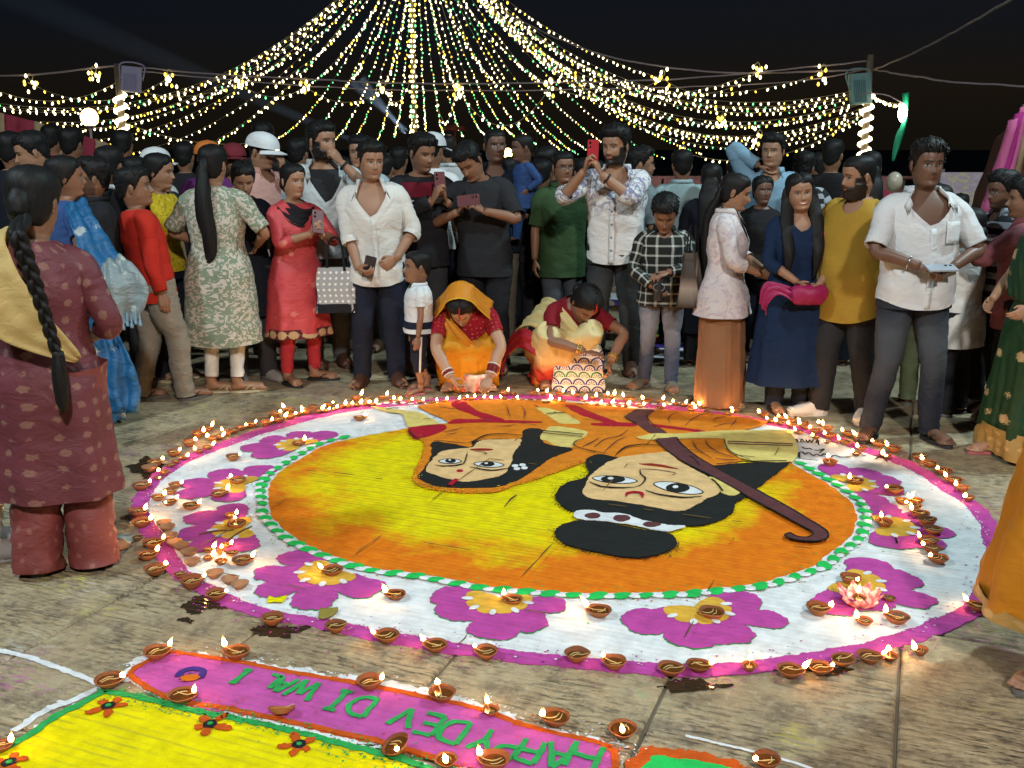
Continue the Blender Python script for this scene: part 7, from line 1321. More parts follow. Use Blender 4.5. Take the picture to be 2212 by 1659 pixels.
def festoon(p0, p1, sag, label, group, spacing=.20, bulbs=True, size=1.0, cut=None, mix=(.76, .90, .96)):
    p0, p1 = np.array(p0), np.array(p1); L = np.linalg.norm(p1 - p0) * 1.06; spacing = spacing * SR.uniform(.78, 1.02); n = max(8, int(L / spacing)); t = np.clip((np.arange(n) + SR.random() + np.array([SR.gauss(0, .05) for _ in range(n)])) / n, 0, 1); sag = sag * SR.uniform(.96, 1.05); f = lambda t: p0 + (p1 - p0) * t[:, None] - np.array([0, 0, 1.0]) * (4 * sag * t * (1 - t))[:, None]
    root = empty('string_light', tuple((p0 + p1) / 2)); tag(root, label, 'string light', group); c = np.array(root.location); P = f(np.linspace(0, 1, 26)) - c; V, F, _ = tube(P, [.0055] * 26, 4, 40, False); mb = MB(); mb.add(V, F); mb.obj('wire', M_WIRE, root)
    Q = f(t) - c; mb = MB()
    for q in Q:
        if SR.random() < .05: continue
        k = SR.random(); m_ = 0 if k < mix[0] else 1 if k < mix[1] else 2 if k < mix[2] else 3; s = .82 * size * SR.uniform(.7, 1.25); r = SR.uniform(-.5, .5); B = bv * s; B = B @ np.array(Matrix.Rotation(r, 3, 'Y')).T; mb.add(B + q + [SR.uniform(-.03, .03), 0, -.03 + SR.uniform(-.015, .01)], bf, m=m_)
    o = mb.obj('bulbs', BULB, root); tag(o, kind='stuff'); return root
def sag_for(a, e, mx, my):
    for t in np.linspace(.02, .98, 97):
        p = a + (e - a) * t; d = p - np.array([0, 0, HC]); dep = d[1] * _c - d[2] * _s; px = CX + FPX * d[0] / dep; py = CY - FPX * (d[1] * _s + d[2] * _c) / dep
        if abs(px - mx) < 14: return max(.05, (my - py) * dep / FPX / (4 * t * (1 - t)))
    return .6
AP = np.array(at_y(900, -185, 26.0)); G1 = 'festoon strings from the mast'
def twice(L): return L + [tuple((x + y) / 2 for x, y in zip(L[i], L[i + 1])) for i in (0, 3, 6)]
for e in twice([(1870,190,19,1500,205),(1870,200,19.2,1480,214),(1870,206,19.4,1480,226),(1868,214,19.6,1500,240),(1868,222,20,1480,252),(1866,232,21,1470,262),(1866,245,22,1470,272),(1850,262,24,1480,292),(1640,152,19,1450,195),(1780,157,19,1500,192),(1866,238,21.5,1450,268)]):
    E = np.array(at_y(e[0], e[1], e[2])); festoon(AP, E, sag_for(AP, E, e[3], e[4]), 'festoon string sweeping from the tall mast to the lit post by the green banner', G1 + ' to the post by the green banner')
for e in twice([(-160,190,20,300,206),(-160,200,20,300,214),(-160,214,21,330,223),(-160,225,22,330,231),(-160,235,23,330,238),(-160,246,24,350,246),(-140,262,26,360,257),(-60,255,27,400,302),(-30,262,28,420,306)]):
    E = np.array(at_y(e[0], e[1], e[2])); festoon(AP, E, sag_for(AP, E, e[3], e[4]), 'festoon string sweeping from the tall mast over the post with the violet floodlight', G1 + ' over the violet floodlight post')
for (x, y) in [(515,180),(590,183),(660,187),(740,189),(828,191),(985,188),(1080,188),(1190,185),(1300,178),(1430,169)]:
    E = np.array(at_y(x, y, 19)); festoon(AP, E, .55, 'festoon string running from the tall mast to the taut wire between the posts', G1 + ' to the wire')
for (x, y) in [(958,290),(1045,288),(1114,295),(1166,316),(1218,325),(1290,334),(1360,338),(1440,342),(1520,332),(1000,292),(1080,296),(1250,332),(920,288),(850,296),(760,304),(887,285),(813,305),(715,308),(640,318),(590,303)]:
    E = np.array(at_y(x, y, 35)); festoon(AP, E, .9, 'festoon string falling from the tall mast to the far side of the ground', G1 + ' to the far side', spacing=.24, mix=(.5, .68, .95))
G3 = 'festoon swags hung from the wire'
for (x0, y0, x1, y1, lo) in [(270,188,515,180,206),(515,180,660,187,207),(660,187,828,191,218),(828,191,893,150,216),(985,188,938,190,256),(985,188,1190,185,262),(1190,185,1430,169,207),(1430,169,1640,152,196),(-60,170,252,178,214),(60,178,365,168,215),(270,265,590,302,306),(1480,330,1860,250,335)]:
    A, E = np.array(at_y(x0, y0, 19)), np.array(at_y(x1, y1, 19)); mid = (y0 + y1) / 2; festoon(A, E, max(.08, (lo - mid) * 19 / FPX), 'looped festoon swag hanging from the wire between the posts', G3, spacing=.16)
# bundles of spare bulbs tied at the wire
for (x, y) in [(66,176),(203,160),(367,167),(515,178),(660,185),(828,190),(985,187),(1190,184),(1430,168),(1635,152),(1778,156),(1560,263),(1640,297),(1475,330)]:
    c = np.array(at_y(x, y, 18.95)); mb = MB()
    for k in range(9): q = np.array([SR.gauss(0, .07), SR.gauss(0, .04), SR.gauss(-.03, .09)]); mb.add(bv * 1.15 + q, bf, m=0 if k % 3 else 1)
    root = empty('bulb_cluster', tuple(c)); o = mb.obj('bulbs', BULB, root); tag(o, kind='stuff'); V, F, _ = tube([(-.05, 0, .08), (0, -.02, .14), (.05, 0, .08), (.0, .02, .02), (-.05, 0, .08)], [.007] * 5, 5, 20); mb = MB(); mb.add(V, F); mb.obj('wire_loop', M_WIRE, root); tag(root, 'bundle of spare bulbs tied to the festoon wire', 'bulb cluster', 'bulb bundles on the wire')
def cable(pts, r, label, mat=None):
    P = [np.array(at_y(*p)) for p in pts]; c = P[0]; V, F, _ = tube([p - c for p in P], [r] * len(P), 6, 60); V = V + .012 * vnoise(V * 3.1, 2)[:, None]; mb = MB(); mb.add(V, F); o = mb.obj('overhead_cable', mat or M_CAB, loc=tuple(c)); tag(o, label, 'cable'); return o
cable([(-120,168,19),(80,160,19),(250,142,19)], .018, 'taut cable running off the violet floodlight post beside the awning'); cable([(250,142,19),(500,162,19),(900,180,19),(1250,178,19),(1500,168,19),(1880,132,19)], .016, 'taut wire stretched between the two lit posts')
cable([(250,150,19),(420,165,19),(700,188,19.2),(1000,196,19.3),(1400,190,19.2),(1700,178,19.1),(1876,150,19)], .012, 'thin slack cable below the taut wire'); cable([(1080,20,22),(1160,62,21),(1260,105,20),(1400,140,19.5),(1600,158,19.2),(1876,150,19)], .016, 'rough rope sagging from the mast to the post by the green banner')
cable([(1884,152,19),(1960,120,16),(2060,70,13),(2200,-10,10)], .014, 'cable climbing from the post by the green banner over the crowd'); cable([(1884,150,19),(1980,165,17),(2060,178,16),(2240,188,15)], .016, 'twisted cable running off sideways from the post by the green banner')
ROPE = em2('rope_light', (1.0, .86, .50), 7.0, 'AUTO')
def post(px, ytop, ybot, Y, label, y_on, rx, y_off=345):
    a, e = np.array(at_y(px, ytop, Y)), np.array(at_y(ybot, 330, Y)); e[2] = 0; root = empty('light_post', (e[0], e[1], 0)); tag(root, label, 'light post'); c = np.array([e[0], e[1], 0]); V, F, _ = tube([e - c, a - c], [.075, .06], 12, 8); mb = MB(); mb.add(V, F); mb.obj('timber', M_POST, root)
    z0, z1 = at_y(px, y_off, Y).z, at_y(px, y_on, Y).z; n = int((z1 - z0) / .19 * 14); P = []
    for k in range(n):
        t = k / n; ax = (e - c) * (1 - (z0 + (z1 - z0) * t) / a[2]) + (a - c) * ((z0 + (z1 - z0) * t) / a[2]); q = k * 2 * math.pi / 14; P.append(ax + np.array([.095 * math.cos(q), .095 * math.sin(q), 0]))
    V, F, _ = tube(P, [.036] * n, 6, n * 2); mb = MB(); mb.add(V, F); mb.obj('rope_light', ROPE, root); return root
post(253, 138, 268, 19, 'light post wound with a rope light under the violet floodlight', 200, 1); post(1881, 118, 1868, 19, 'light post wound with a rope light beside the green banner', 196, 1)
M_FLB, _, _ = mk('floodlight_case', (.30, .27, .42), .5, .4); M_FLB2, _, _ = mk('floodlight_case_teal', (.16, .30, .32), .5, .4)
def flood(px, py, Y, mat, label, w=.34, h=.44, tilt=.1):
    c = at_y(px, py, Y); root = empty('floodlight', c); root.rotation_euler = (-.15, tilt, .25); tag(root, label, 'floodlight'); mb = MB(); v, f = box(-w / 2, w / 2, -.04, .05, -h / 2, h / 2); mb.add(v, f); mb.obj('case', mat, root, smooth=False)
    for k in range(7): mb = MB(); v, f = box(-w / 2 + .05 + k * .036, -w / 2 + .062 + k * .036, -.075, -.04, -h / 2 + .03, h / 2 - .12); mb.add(v, f); mb.obj('cooling_fin', mat, root, smooth=False)
    V, F, _ = tube([(-w / 2 - .02, 0, 0), (-w / 2 - .02, .03, h / 2 + .06), (w / 2 + .02, .03, h / 2 + .06), (w / 2 + .02, 0, 0)], [.014] * 4, 6, 24); mb = MB(); mb.add(V, F); mb.obj('bracket', mat, root)
flood(284, 172, 18.8, M_FLB, 'pale violet floodlight hung on the lit post near the awning'); flood(1858, 192, 18.8, M_FLB2, 'teal floodlight hung on the lit post near the green banner', .40, .54, -.08)
# mast: a tall pole hung with vertical strings
mc = at_y(897, 330, 26); mast = empty('mast', (mc.x, mc.y, 0)); tag(mast, 'tall mast at the hub of the festoon strings, hung with bright bulbs', 'mast'); V, F, _ = tube([(0, 0, 0), (0, 0, AP[2] + .2)], [.07, .05], 10, 6); mb = MB(); mb.add(V, F); mb.obj('pole', M_POST, mast); mb = MB(); z = 1.9
while z < AP[2]:
    for k in range(3): mb.add(bv * 1.15 + np.array([SR.uniform(-.10, .10), -.09 + SR.uniform(-.03, .03), z]), bf, m=SR.choice([0, 0, 0, 1, 2]))
    z += .12
o = mb.obj('bulbs', BULB, mast); tag(o, kind='stuff')
# lamps that light the far ground
GL = em2('lamp_glass', (1.0, .62, .16), 14.0, 'AUTO')
for (px, py, Y, r, lb) in [(193,254,14,.115,'bright warm globe lamp on a stand under the festoons'),(590,318,12,.075,'bright warm globe lamp showing between heads behind the pink kurta'),(1097,331,9.2,.042,'bright warm globe lamp showing beside the toddler')]:
    c = at_y(px, py, Y); root = empty('globe_lamp', (c.x, c.y, 0)); tag(root, lb, 'lamp'); V, F = ellipsoid((0, 0, c.z), (r, r, r * 1.08), 16, 12); mb = MB(); mb.add(V, F); mb.obj('globe', GL, root); V, F, _ = tube([(0, 0, 0), (0, 0, c.z - r * .9)], [.022, .018], 8, 5); mb = MB(); mb.add(V, F); mb.obj('stand', M_CAB, root); V, F = lathe([(.001, c.z - r * 1.1), (r * .6, c.z - r * 1.1), (r * .55, c.z - r * .7), (.001, c.z - r * .7)], 12); mb = MB(); mb.add(V, F); mb.obj('cap', M_CAB, root)
c = at_y(1950, 244, 17.5); root = empty('hanging_lamp', c); tag(root, 'bright hanging lamp with a green banner strip beside the lit post', 'lamp'); V, F = ellipsoid((0, 0, 0), (.075, .075, .15), 14, 10); mb = MB(); mb.add(V, F); mb.obj('globe', em2('lamp_white', (1.0, .86, .66), 26.0, 'AUTO'), root)
GB, _, _ = mk('green_banner', (.01, .40, .20), .5, .4)
V, F, uv = ribbon([((-.02, .05, .32), (.10, .06, .34)), ((.0, .05, .15), (.10, .05, .15)), ((.02, .05, -.15), (.10, .05, -.15)), ((-.06, .05, -.35), (.08, .05, -.30)), ((-.10, .05, -.62), (.0, .05, -.6)), ((-.10, .05, -.80), (-.06, .05, -.8))], 6, 24, 1, .01); mb = MB(); mb.add(V, F, uv); mb.obj('banner', GB, root)
V, F, _ = tube([(-.75, .05, .33), (-.3, .05, .30), (0, .02, .16)], [.012] * 3, 6, 12); mb = MB(); mb.add(V, F); mb.obj('arm', M_CAB, root)
festoon(np.array(at_y(1886, 205, 18.8)), np.array(at_y(1955, 222, 17.8)), .06, 'short festoon from the lit post to the hanging lamp', 'short festoon by the hanging lamp', spacing=.05)
# awnings
def cm(name, col): m, nt, b = mk(name, col, .8, .2); nt.links.new(mixc(nt, noise(nt, coords(nt), 3.0, 3), col, tuple(q * .6 for q in col)), b.inputs['Base Color']); bump(nt, b, noise(nt, mapping(nt, coords(nt), (14, 14, 1)), 1.0, 2), .5, .03); return m
AR, AB, AP_, AM, AD = cm('awning_red', (.34, .04, .07)), cm('awning_beige', (.42, .30, .18)), cm('canopy_pink', (.62, .14, .32)), cm('canopy_magenta', (.42, .03, .22)), cm('canopy_brown', (.13, .05, .035))
aw = empty('awning', at_y(60, 330, 13)); aw.location.z = 0; tag(aw, 'red and beige striped awning beyond the heads beside the globe lamp', 'awning')
def quad(name, mat, root, pts, Ys, th=.03, n=8, m=8, amp=.02):
    P = [np.array(at_y(x, y, Y)) - np.array(root.location) for (x, y), Y in zip(pts, Ys)]; rows = [(P[0] * (1 - t) + P[3] * t, P[1] * (1 - t) + P[2] * t) for t in (0, .33, .66, 1)]; V, F, uv = ribbon(rows, n, m, 1, amp, th); mb = MB(); mb.add(V, F, uv); return mb.obj(name, mat, root)
xs = [-90, -30, 12, 74, 136, 206, 260]; tops = [222, 236, 246, 262, 279, 301, 318]
for k in range(6): quad('awning_panel', AB if k % 2 else AR, aw, [(xs[k], tops[k]), (xs[k + 1], tops[k + 1]), (xs[k + 1], 345), (xs[k], 345)], [13, 13, 13, 13])
for x in (-60, 205): V, F, _ = tube([np.array(at_y(x, 345, 13.05)) * [1, 1, 0] - np.array(aw.location), np.array(at_y(x, 300, 13.05)) - np.array(aw.location)], [.03, .03], 8, 4); mb = MB(); mb.add(V, F); mb.obj('awning_pole', M_POST, aw)
cn = empty('canopy', at_y(2190, 330, 9.2)); cn.location.z = 0; tag(cn, 'pink and magenta draped canopy with a brown lining beyond the mauve shirt', 'canopy')
quad('lining', AD, cn, [(2158, 300), (2216, 232), (2180, 470), (2095, 460)], [9.6, 9.2, 9.4, 9.8]); quad('lining', AD, cn, [(2216, 300), (2330, 200), (2330, 480), (2185, 470)], [9.2, 8.8, 9.0, 9.3])
for k, (a, b_, c_, d_) in enumerate([(2168,2184,2112,2132),(2182,2196,2130,2148),(2194,2206,2146,2162),(2204,2222,2160,2182)]): quad('drape', [AP_, AM, AP_, AB][k], cn, [(a + 10, 270 - k * 14), (b_ + 12, 250 - k * 12), (d_, 470), (c_, 468)], [9.15, 9.12, 9.3, 9.35], amp=.03)
V, F, _ = tube([np.array(at_y(2205, 330, 9.5)) * [1, 1, 0] - np.array(cn.location), np.array(at_y(2216, 226, 9.25)) - np.array(cn.location)], [.035, .03], 8, 4); mb = MB(); mb.add(V, F); mb.obj('canopy_pole', M_POST, cn)
# pleated cloth screen far behind
sc = empty('cloth_screen', at_y(1350, 390, 17)); sc.location.z = 0; tag(sc, 'long pink cloth screen with orange panels fencing the far ground', 'cloth screen'); PS, PO = cm('screen_pink', (.50, .20, .18)), cm('screen_orange', (.52, .22, .06))
for k in range(16): quad('screen_panel', PO if k % 5 == 3 else PS, sc, [(1120 + k * 52, 384), (1168 + k * 52, 384), (1168 + k * 52, 436), (1120 + k * 52, 436)], [17, 17, 17, 17], amp=.05, m=5)
V, F, _ = tube([np.array(at_y(1110, 384, 17.1)) - np.array(sc.location), np.array(at_y(1970, 384, 17.1)) - np.array(sc.location)], [.03, .03], 8, 4); mb = MB(); mb.add(V, F); mb.obj('rail', PS, sc)
for k in range(5): p = np.array(at_y(1120 + k * 208, 384, 17.15)) - np.array(sc.location); V, F, _ = tube([p * [1, 1, 0], p], [.03, .03], 8, 4); mb = MB(); mb.add(V, F); mb.obj('screen_pole', M_POST, sc)
# parasols of the riverbank
PR = cm('parasol_red', (.24, .05, .05)); PG = cm('parasol_grey', (.10, .09, .08))
for (px, py, Y, mt, lb) in [(983,271,34,PR,'red riverside parasol beyond the balding man'),(1160,276,36,PG,'grey riverside parasol beyond the toddler'),(1352,277,36,PG,'grey riverside parasol beyond the man with the red phone'),(730,282,40,PG,'small dark parasol beyond the tall man'),(1640,300,36,PR,'red riverside parasol beyond the floral jacket')]:
    c = at_y(px, py, Y); root = empty('parasol', (c.x, c.y, 0)); tag(root, lb, 'parasol'); V, F = lathe([(.42, c.z - .16), (.36, c.z - .05), (.2, c.z + .03), (.001, c.z + .06)], 12); mb = MB(); mb.add(V, F); mb.obj('canopy', mt, root); V, F, _ = tube([(0, 0, 0), (0, 0, c.z)], [.04, .03], 8, 4); mb = MB(); mb.add(V, F); mb.obj('pole', mt, root)
# printed hoarding and a balloon
hd = empty('hoarding', at_y(2082, 410, 13)); tag(hd, 'pale printed hoarding on posts beyond the child with the orange pouch', 'hoarding'); M_HB, nt, b = mk('hoarding_print', (.40, .30, .32), .6, .3)
g = coords(nt, 'Generated'); nt.links.new(ramp(nt, noise(nt, mapping(nt, g, (5, 1, 7)), 1.0, 3), [(.3, (.50, .38, .40)), (.5, (.35, .28, .36)), (.58, (.55, .42, .20)), (.7, (.20, .30, .48))]).outputs[0], b.inputs['Base Color']); b.inputs['Emission Color'].default_value = (.5, .42, .42, 1); b.inputs['Emission Strength'].default_value = .0
mb = MB(); v, f = box(-.32, .32, -.02, .02, -.22, .22); mb.add(v, f); mb.obj('panel', M_HB, hd, smooth=False); mb = MB(); v, f = box(-.30, -.1, -.03, -.022, -.19, -.12); mb.add(v, f); mb.obj('red_strip', cm('strip_red', (.5, .02, .03)), hd, smooth=False)
for x in (-.28, .28): mb = MB(); v, f = box(x - .02, x + .02, .02, .05, -hd.location.z, .26); mb.add(v, f); mb.obj('post', M_POST, hd, smooth=False)
bl = at_y(1932, 392, 9.0); mb = MB(); V, F = ellipsoid((0, 0, 0), (.07, .07, .085), 16, 12); mb.add(V, F); bo = mb.obj('balloon', mk('balloon', (.34, .30, .23), .35, .5)[0], loc=bl); tag(bo, 'cream balloon held up beside the man in the white shirt', 'balloon'); V, F, _ = tube([(0, 0, -.08), (.02, 0, -.4), (.0, 0, -.75)], [.003] * 3, 5, 8); mb = MB(); mb.add(V, F); mb.obj('string', M_WIRE, bo)
# ------------------------------------------------------------------ bags, bottles and litter
def cm2(name, col, rough=.7, pat=None):
    m, nt, b = mk(name, col, rough, .3); return m, nt, b
# polka dot bag on the arm of the woman in pink
M_PD, nt, b = cm2('dotted_fabric', (.34, .35, .36)); g = coords(nt, 'UV'); v = voro(nt, g, 26.0, rnd=.0); nt.links.new(mixc(nt, ramp(nt, v, [(.20, (1, 1, 1)), (.24, (0, 0, 0))]).outputs[0], (.32, .33, .34), (.74, .74, .72)), b.inputs['Base Color']); bump(nt, b, noise(nt, coords(nt), 14.0, 3), .5, .02)
def bag(name, c, w, h, d, mat, mat2, label, rz=0.0, sway=.0, top=.8, hand=.16, base=None):
    root = empty(name, c, rz); tag(root, label, 'bag'); n, m = 36, 12; V = []; U = []
    for i in range(m):
        t = i / (m - 1); ww = w * (top + (1 - top) * (1 - t) ** .6) / 2; dd = d / 2 * (1 - .55 * t)
        for j in range(n):
            q = 2 * math.pi * j / n; s_, c_ = math.sin(q), math.cos(q); x = ww * (1 if s_ > 0 else -1) * abs(s_) ** .35; y = -dd * (1 if c_ > 0 else -1) * abs(c_) ** .35; V.append((x + sway * t + .006 * math.sin(9 * t + q), y + .008 * math.sin(6 * q + 7 * t), h * t)); U.append((x, h * t))
    V.append((0, 0, 0)); U.append((0, 0)); k = n * m; mb = MB(); mb.add(V, grid_faces(m, n) + [(j, k, (j + 1) % n) for j in range(n)], U); mb.obj('body', mat, root)
    for sy in (-1, 1):
        P = [(sway - w * .22, sy * d * .2, h * .93), (sway - w * .16, sy * d * .16, h + hand * .75), (sway, sy * d * .1, h + hand), (sway + w * .16, sy * d * .16, h + hand * .75), (sway + w * .22, sy * d * .2, h * .93)]; Vt, F, _ = tube(P, [.009] * 5, 6, 24, flat=.5, flatdir=(0, 1, 0)); mb = MB(); mb.add(Vt, F); mb.obj('handle', mat2, root)
    if base: V2 = np.array(V[:-1]).reshape(m, n, 3)[:3].copy(); V2[:, :, :2] *= 1.02; V2[:, :, 2] *= 1.1; mb = MB(); mb.add(V2.reshape(-1, 3), grid_faces(3, n)); mb.obj('base_band', base, root)
    return root
c = Vector(wpt(pk, pk['info']['elbow']['L'] * .45 + pk['info']['hand']['L'] * .55)); bag('tote_bag', (c.x + .06, c.y - .05, c.z - .50), .27, .30, .10, M_PD, GARM['black'], 'grey tote bag with white dots hanging from the arm of the woman in pink', .1, .0, .92, .20, GARM['black'])
# printed jute bag standing by the squatting woman
M_JB, nt, b = cm2('fan_print_canvas', (.62, .54, .46)); uvn = coords(nt, 'UV')
def scale_pat(nt, uvn):
    s = nt.nodes.new('ShaderNodeSeparateXYZ'); nt.links.new(uvn, s.inputs[0]); W, Hh = .085, .048; row = math_(nt, 'FLOOR', math_(nt, 'DIVIDE', s.outputs[1], Hh)); off = math_(nt, 'MULTIPLY', math_(nt, 'MODULO', row, 2.0), .5)
    fx = math_(nt, 'SUBTRACT', math_(nt, 'FRACT', math_(nt, 'ADD', math_(nt, 'DIVIDE', s.outputs[0], W), math_(nt, 'ADD', off, 20.0))), .5); fy = math_(nt, 'FRACT', math_(nt, 'DIVIDE', s.outputs[1], Hh)); dx = math_(nt, 'MULTIPLY', fx, W); dy = math_(nt, 'MULTIPLY', fy, Hh); r = math_(nt, 'SQRT', math_(nt, 'ADD', math_(nt, 'MULTIPLY', dx, dx), math_(nt, 'MULTIPLY', dy, dy))); an = math_(nt, 'ARCTAN2', dx, dy)
    return r, an, row
r_, an_, row_ = scale_pat(nt, uvn); ringm = math_(nt, 'MULTIPLY', math_(nt, 'GREATER_THAN', r_, .031), math_(nt, 'LESS_THAN', r_, .042)); ray = math_(nt, 'MULTIPLY', math_(nt, 'GREATER_THAN', math_(nt, 'COSINE', math_(nt, 'MULTIPLY', an_, 9.0)), .25), math_(nt, 'MULTIPLY', math_(nt, 'LESS_THAN', r_, .026), math_(nt, 'GREATER_THAN', r_, .006)))
hue = ramp(nt, math_(nt, 'FRACT', math_(nt, 'MULTIPLY', row_, .25)), [(0, (.02, .03, .16)), (.3, (.03, .16, .05)), (.6, (.03, .05, .22)), (.9, (.05, .20, .10))], 'CONSTANT').outputs[0]
nt.links.new(mixc(nt, math_(nt, 'MAXIMUM', ringm, ray), (.60, .53, .45), hue), b.inputs['Base Color']); M_CANV, _, _ = cm2('plain_canvas', (.52, .44, .36)); bump(nt, b, noise(nt, coords(nt), 300.0, 2), .3, .003)
jb = gnd(1250, 842); bag('printed_bag', (jb.x, jb.y, 0.004), .36, .32, .16, M_JB, M_CANV, 'canvas bag printed with blue and green fans standing beside the cream saree', -.12, -.01, .86, .10)
# plastic pouch, bottles
M_PL, nt, b = cm2('pale_plastic', (.60, .50, .48), .35); nt.links.new(ramp(nt, noise(nt, coords(nt), 12.0, 3), [(.4, (.62, .54, .52)), (.62, (.45, .08, .07))]).outputs[0], b.inputs['Base Color'])
pb = gnd(1028, 846); root = empty('plastic_pouch', (pb.x, pb.y, .004)); tag(root, 'crumpled pink and white plastic pouch before the orange saree', 'pouch'); V, F = lathe([(.001, 0), (.085, 0), (.095, .02), (.09, .09), (.10, .13), (.07, .12), (.05, .06), (.001, .05)], 24); V = V * [1.05, .7, 1] + .012 * vnoise(V * 34, 3)[:, None]; V[:, 2] = np.maximum(V[:, 2], 0); mb = MB(); mb.add(V, F); mb.obj('pouch', M_PL, root)
mb = MB()
for k in range(14): a = SR.uniform(0, 6.28); V, F, _ = tube([(.05 * math.cos(a), .03 * math.sin(a), .10), (.05 * math.cos(a) + SR.uniform(-.03, .03), .03 * math.sin(a), .115), (.06 * math.cos(a + .6), .03 * math.sin(a + .6), .118)], [.003] * 3, 5, 6); mb.add(V, F)
o = mb.obj('wicks', M_WICK, root); tag(o, kind='stuff')
GLS, _, _ = mk('bottle_oil', (.30, .12, .02), .12, .6); M_CAPY, _, _ = mk('cap_yellow', (.60, .36, .03), .5, .3); M_LBL, _, _ = mk('label_orange', (.62, .16, .03), .6, .2)
def bottle(px, py, label, s=1.0, lie=False, cap=M_CAPY):
    p = gnd(px, py); root = empty('oil_bottle', (p.x, p.y, .004)); root.scale = (s, s, s); tag(root, label, 'bottle'); V, F = lathe([(.001, 0), (.030, 0), (.032, .01), (.032, .09), (.026, .11), (.012, .125), (.012, .145), (.001, .145)], 18); mb = MB(); mb.add(V, F); mb.obj('bottle', GLS, root)
    V, F = lathe([(.001, .175), (.015, .175), (.016, .142), (.012, .142)], 14); mb = MB(); mb.add(V, F); mb.obj('cap', cap, root); V, F = lathe([(.0326, .025), (.0328, .07)], 18); mb = MB(); mb.add(V, F); mb.obj('label', M_LBL, root)
    if lie: root.rotation_euler = (1.45, 0, .4); root.location.z = .03 * s
bottle(1162, 836, 'small oil bottle with a yellow cap beside the printed bag', .95); bottle(985, 846, 'oil bottle lying on its side beside the plastic pouch', .9, True, mk('cap_red', (.45, .05, .03), .5, .3)[0])
# shoulder bag of the woman in the floral jacket, magenta bundle, orange pouch
c = wpt(jack, (-.02, .24, .95)); M_SB, nt, b = cm2('striped_bag', (.2, .2, .2)); nt.links.new(ramp(nt, math_(nt, 'FRACT', math_(nt, 'MULTIPLY', noise(nt, mapping(nt, coords(nt, 'UV'), (9, 1.5, 1)), 1.0, 0), 4.0)), [(0, (.04, .03, .025)), (.4, (.30, .24, .19)), (.7, (.06, .05, .045))]).outputs[0], b.inputs['Base Color']); bag('backpack', (c.x, c.y, c.z - .18), .22, .34, .14, M_SB, GARM['black'], 'dark striped backpack on the back of the woman in the floral jacket', 1.2, 0, .9, .16)
rb = empty('cloth_bundle', wpt(smil, (.03, -.27, .92))); tag(rb, 'magenta cloth bundle held by the smiling woman in blue', 'cloth'); mb = MB(); V, F = ellipsoid((0, 0, -.02), (.115, .06, .075), 26, 18); V[:, 2] = np.where(V[:, 2] > .02, .02 + (V[:, 2] - .02) * .3, V[:, 2]); V = V + .014 * (1 - 2 * np.abs(vnoise(V * 11, 3)))[:, None] * np.array([.4, 1, .6]); mb.add(V, F); mb.obj('bundle', GARM['magenta'], rb)
rib = ribbon([((-.11, .0, .02), (-.11, -.03, -.06)), ((-.20, .0, .05), (-.19, -.04, -.02)), ((-.26, .02, .04), (-.24, -.03, -.08)), ((-.28, .03, -.08), (-.24, -.02, -.14))], 8, 16, 2, .012); mb = MB(); mb.add(rib[0], rib[1], rib[2]); mb.obj('loose_end', GARM['magenta'], rb)
op = empty('pouch', wpt(kid, (0, -.32, 1.02))); tag(op, 'crumpled orange foil pouch in the hands of the child in white', 'pouch'); mb = MB(); V, F = ellipsoid((0, 0, 0), (.085, .04, .075), 22, 14); V = V + .014 * vnoise(V * 30, 2)[:, None]; mb.add(V, F); mb.obj('foil', mk('orange_foil', (.50, .12, .05), .35, .5)[0], op)
# litter on the paving
M_LIT, _, _ = mk('clear_litter', (.34, .40, .36), .3, .5); M_LF, _, _ = mk('dry_leaf', (.24, .19, .04), .7, .2)
def scrap(px, py, w, h, mat, label, cat, z=.006):
    p = gnd(px, py); n, m = 9, 7; V = []
    for i in range(m):
        for j in range(n): x = (j / (n - 1) - .5) * w * (1 - .3 * abs(i / (m - 1) - .5)); y = (i / (m - 1) - .5) * h; V.append((x, y, 0))
    V = np.array(V); V[:, 2] = z + .006 * (1 + vnoise(V * 40 + px, 2)); V[:, :2] += .012 * vnoise(V * 28 + py, 4)[:, None]; V, F = solid(V, grid_faces(m, n, False), n, m, .0015); mb = MB(); mb.add(V, F); o = mb.obj(cat.replace(' ', '_'), mat, loc=(p.x, p.y, 0)); tag(o, label, cat)
scrap(246, 1172, .18, .12, M_LIT, 'flat scrap of clear plastic beside the left rim of the rangoli', 'litter'); scrap(222, 925, .06, .18, GARM['lightblue'], 'crumpled pale rag at the feet of the blue saree', 'rag'); scrap(707, 1330, .06, .07, M_LF, 'yellow green leaf lying on the near white ring', 'leaf', .008); scrap(598, 1300, .07, .05, PW['yellow'], 'spill of yellow powder on the white ring', 'powder', .006)
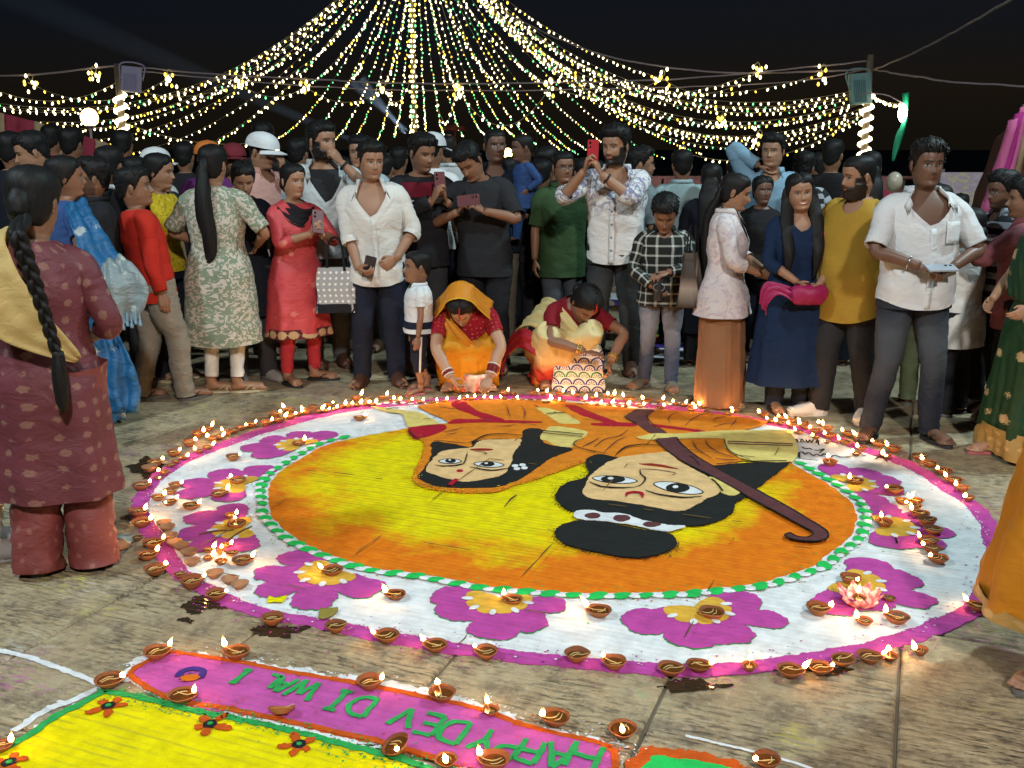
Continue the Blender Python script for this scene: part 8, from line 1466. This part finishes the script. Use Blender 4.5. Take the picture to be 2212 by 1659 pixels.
for (x0, y0, x1, y1) in [(490,1175,545,1142),(430,1160,505,1152),(1115,1075,1090,1100)]:
    a, e = gnd(x0, y0), gnd(x1, y1); V, F, _ = tube([(0, 0, .012), tuple((e - a) * .5 + Vector((0, .01, .016))), tuple((e - a) + Vector((0, 0, .012)))], [.003, .004, .002], 6, 10); mb = MB(); mb.add(V, F); o = mb.obj('twig', mk('twig', (.10, .05, .03), .8, .2)[0], loc=a); tag(o, 'thin burnt stick lying across the rangoli', 'stick', 'sticks on the rangoli')
# ------------------------------------------------------------------ searchlight beams in the river haze
def beam(src, dst, Ys, Yd, r0, r1, power, spread, label, dens=.02):
    a, e = at_y(*src, Ys), at_y(*dst, Yd); d = e - a; L = d.length; root = empty('searchlight', a); tag(root, label, 'searchlight')
    q = d.to_track_quat('Z', 'Y'); V, F = lathe([(.001, -.25), (.16, -.25), (.2, .0), (.18, .02), (.001, .0)], 14); mb = MB(); mb.add(V, F); o = mb.obj('housing', M_CAB, root); o.rotation_mode = 'QUATERNION'; o.rotation_quaternion = q
    V, F = lathe([(.001, .05), (r0, .05), (r1, L), (.001, L)], 20); mb = MB(); mb.add(V, F); me = mb.mesh('lit_haze', M_CAB); h = link('lit_haze', me, root); bm = bmesh.new(); bm.from_mesh(me); bmesh.ops.recalc_face_normals(bm, faces=bm.faces); bm.to_mesh(me); bm.free(); h.rotation_mode = 'QUATERNION'; h.rotation_quaternion = q; tag(h, kind='stuff')
    m = bpy.data.materials.new('haze'); m.use_nodes = True; nt = m.node_tree; nt.nodes.clear(); ou = nt.nodes.new('ShaderNodeOutputMaterial'); pv = nt.nodes.new('ShaderNodeVolumePrincipled'); pv.inputs['Density'].default_value = dens; pv.inputs['Color'].default_value = (.8, .85, .9, 1); nt.links.new(pv.outputs[0], ou.inputs['Volume']); h.data.materials.clear(); h.data.materials.append(m)
    lo = lamp('searchlight_lamp', 'SPOT', a + d.normalized() * .15, e, power, (.55, .75, 1.0), spot_size=spread, spot_blend=.4, shadow_soft_size=.08); lo.parent = root; lo.matrix_parent_inverse = Matrix.Translation(a).inverted()
beam((868, 348), (-40, -40), 42, 42, .2, 1.1, 13000, R(5.0), 'searchlight throwing a long blue beam over the crowd')
beam((884, 300), (780, 170), 44, 44, .15, .35, 20000, R(8.0), 'searchlight throwing a short steep beam beside the mast')
beam((890, 292), (760, 178), 46, 46, .15, .30, 20000, R(7.0), 'searchlight throwing a thin flat beam beside the mast')
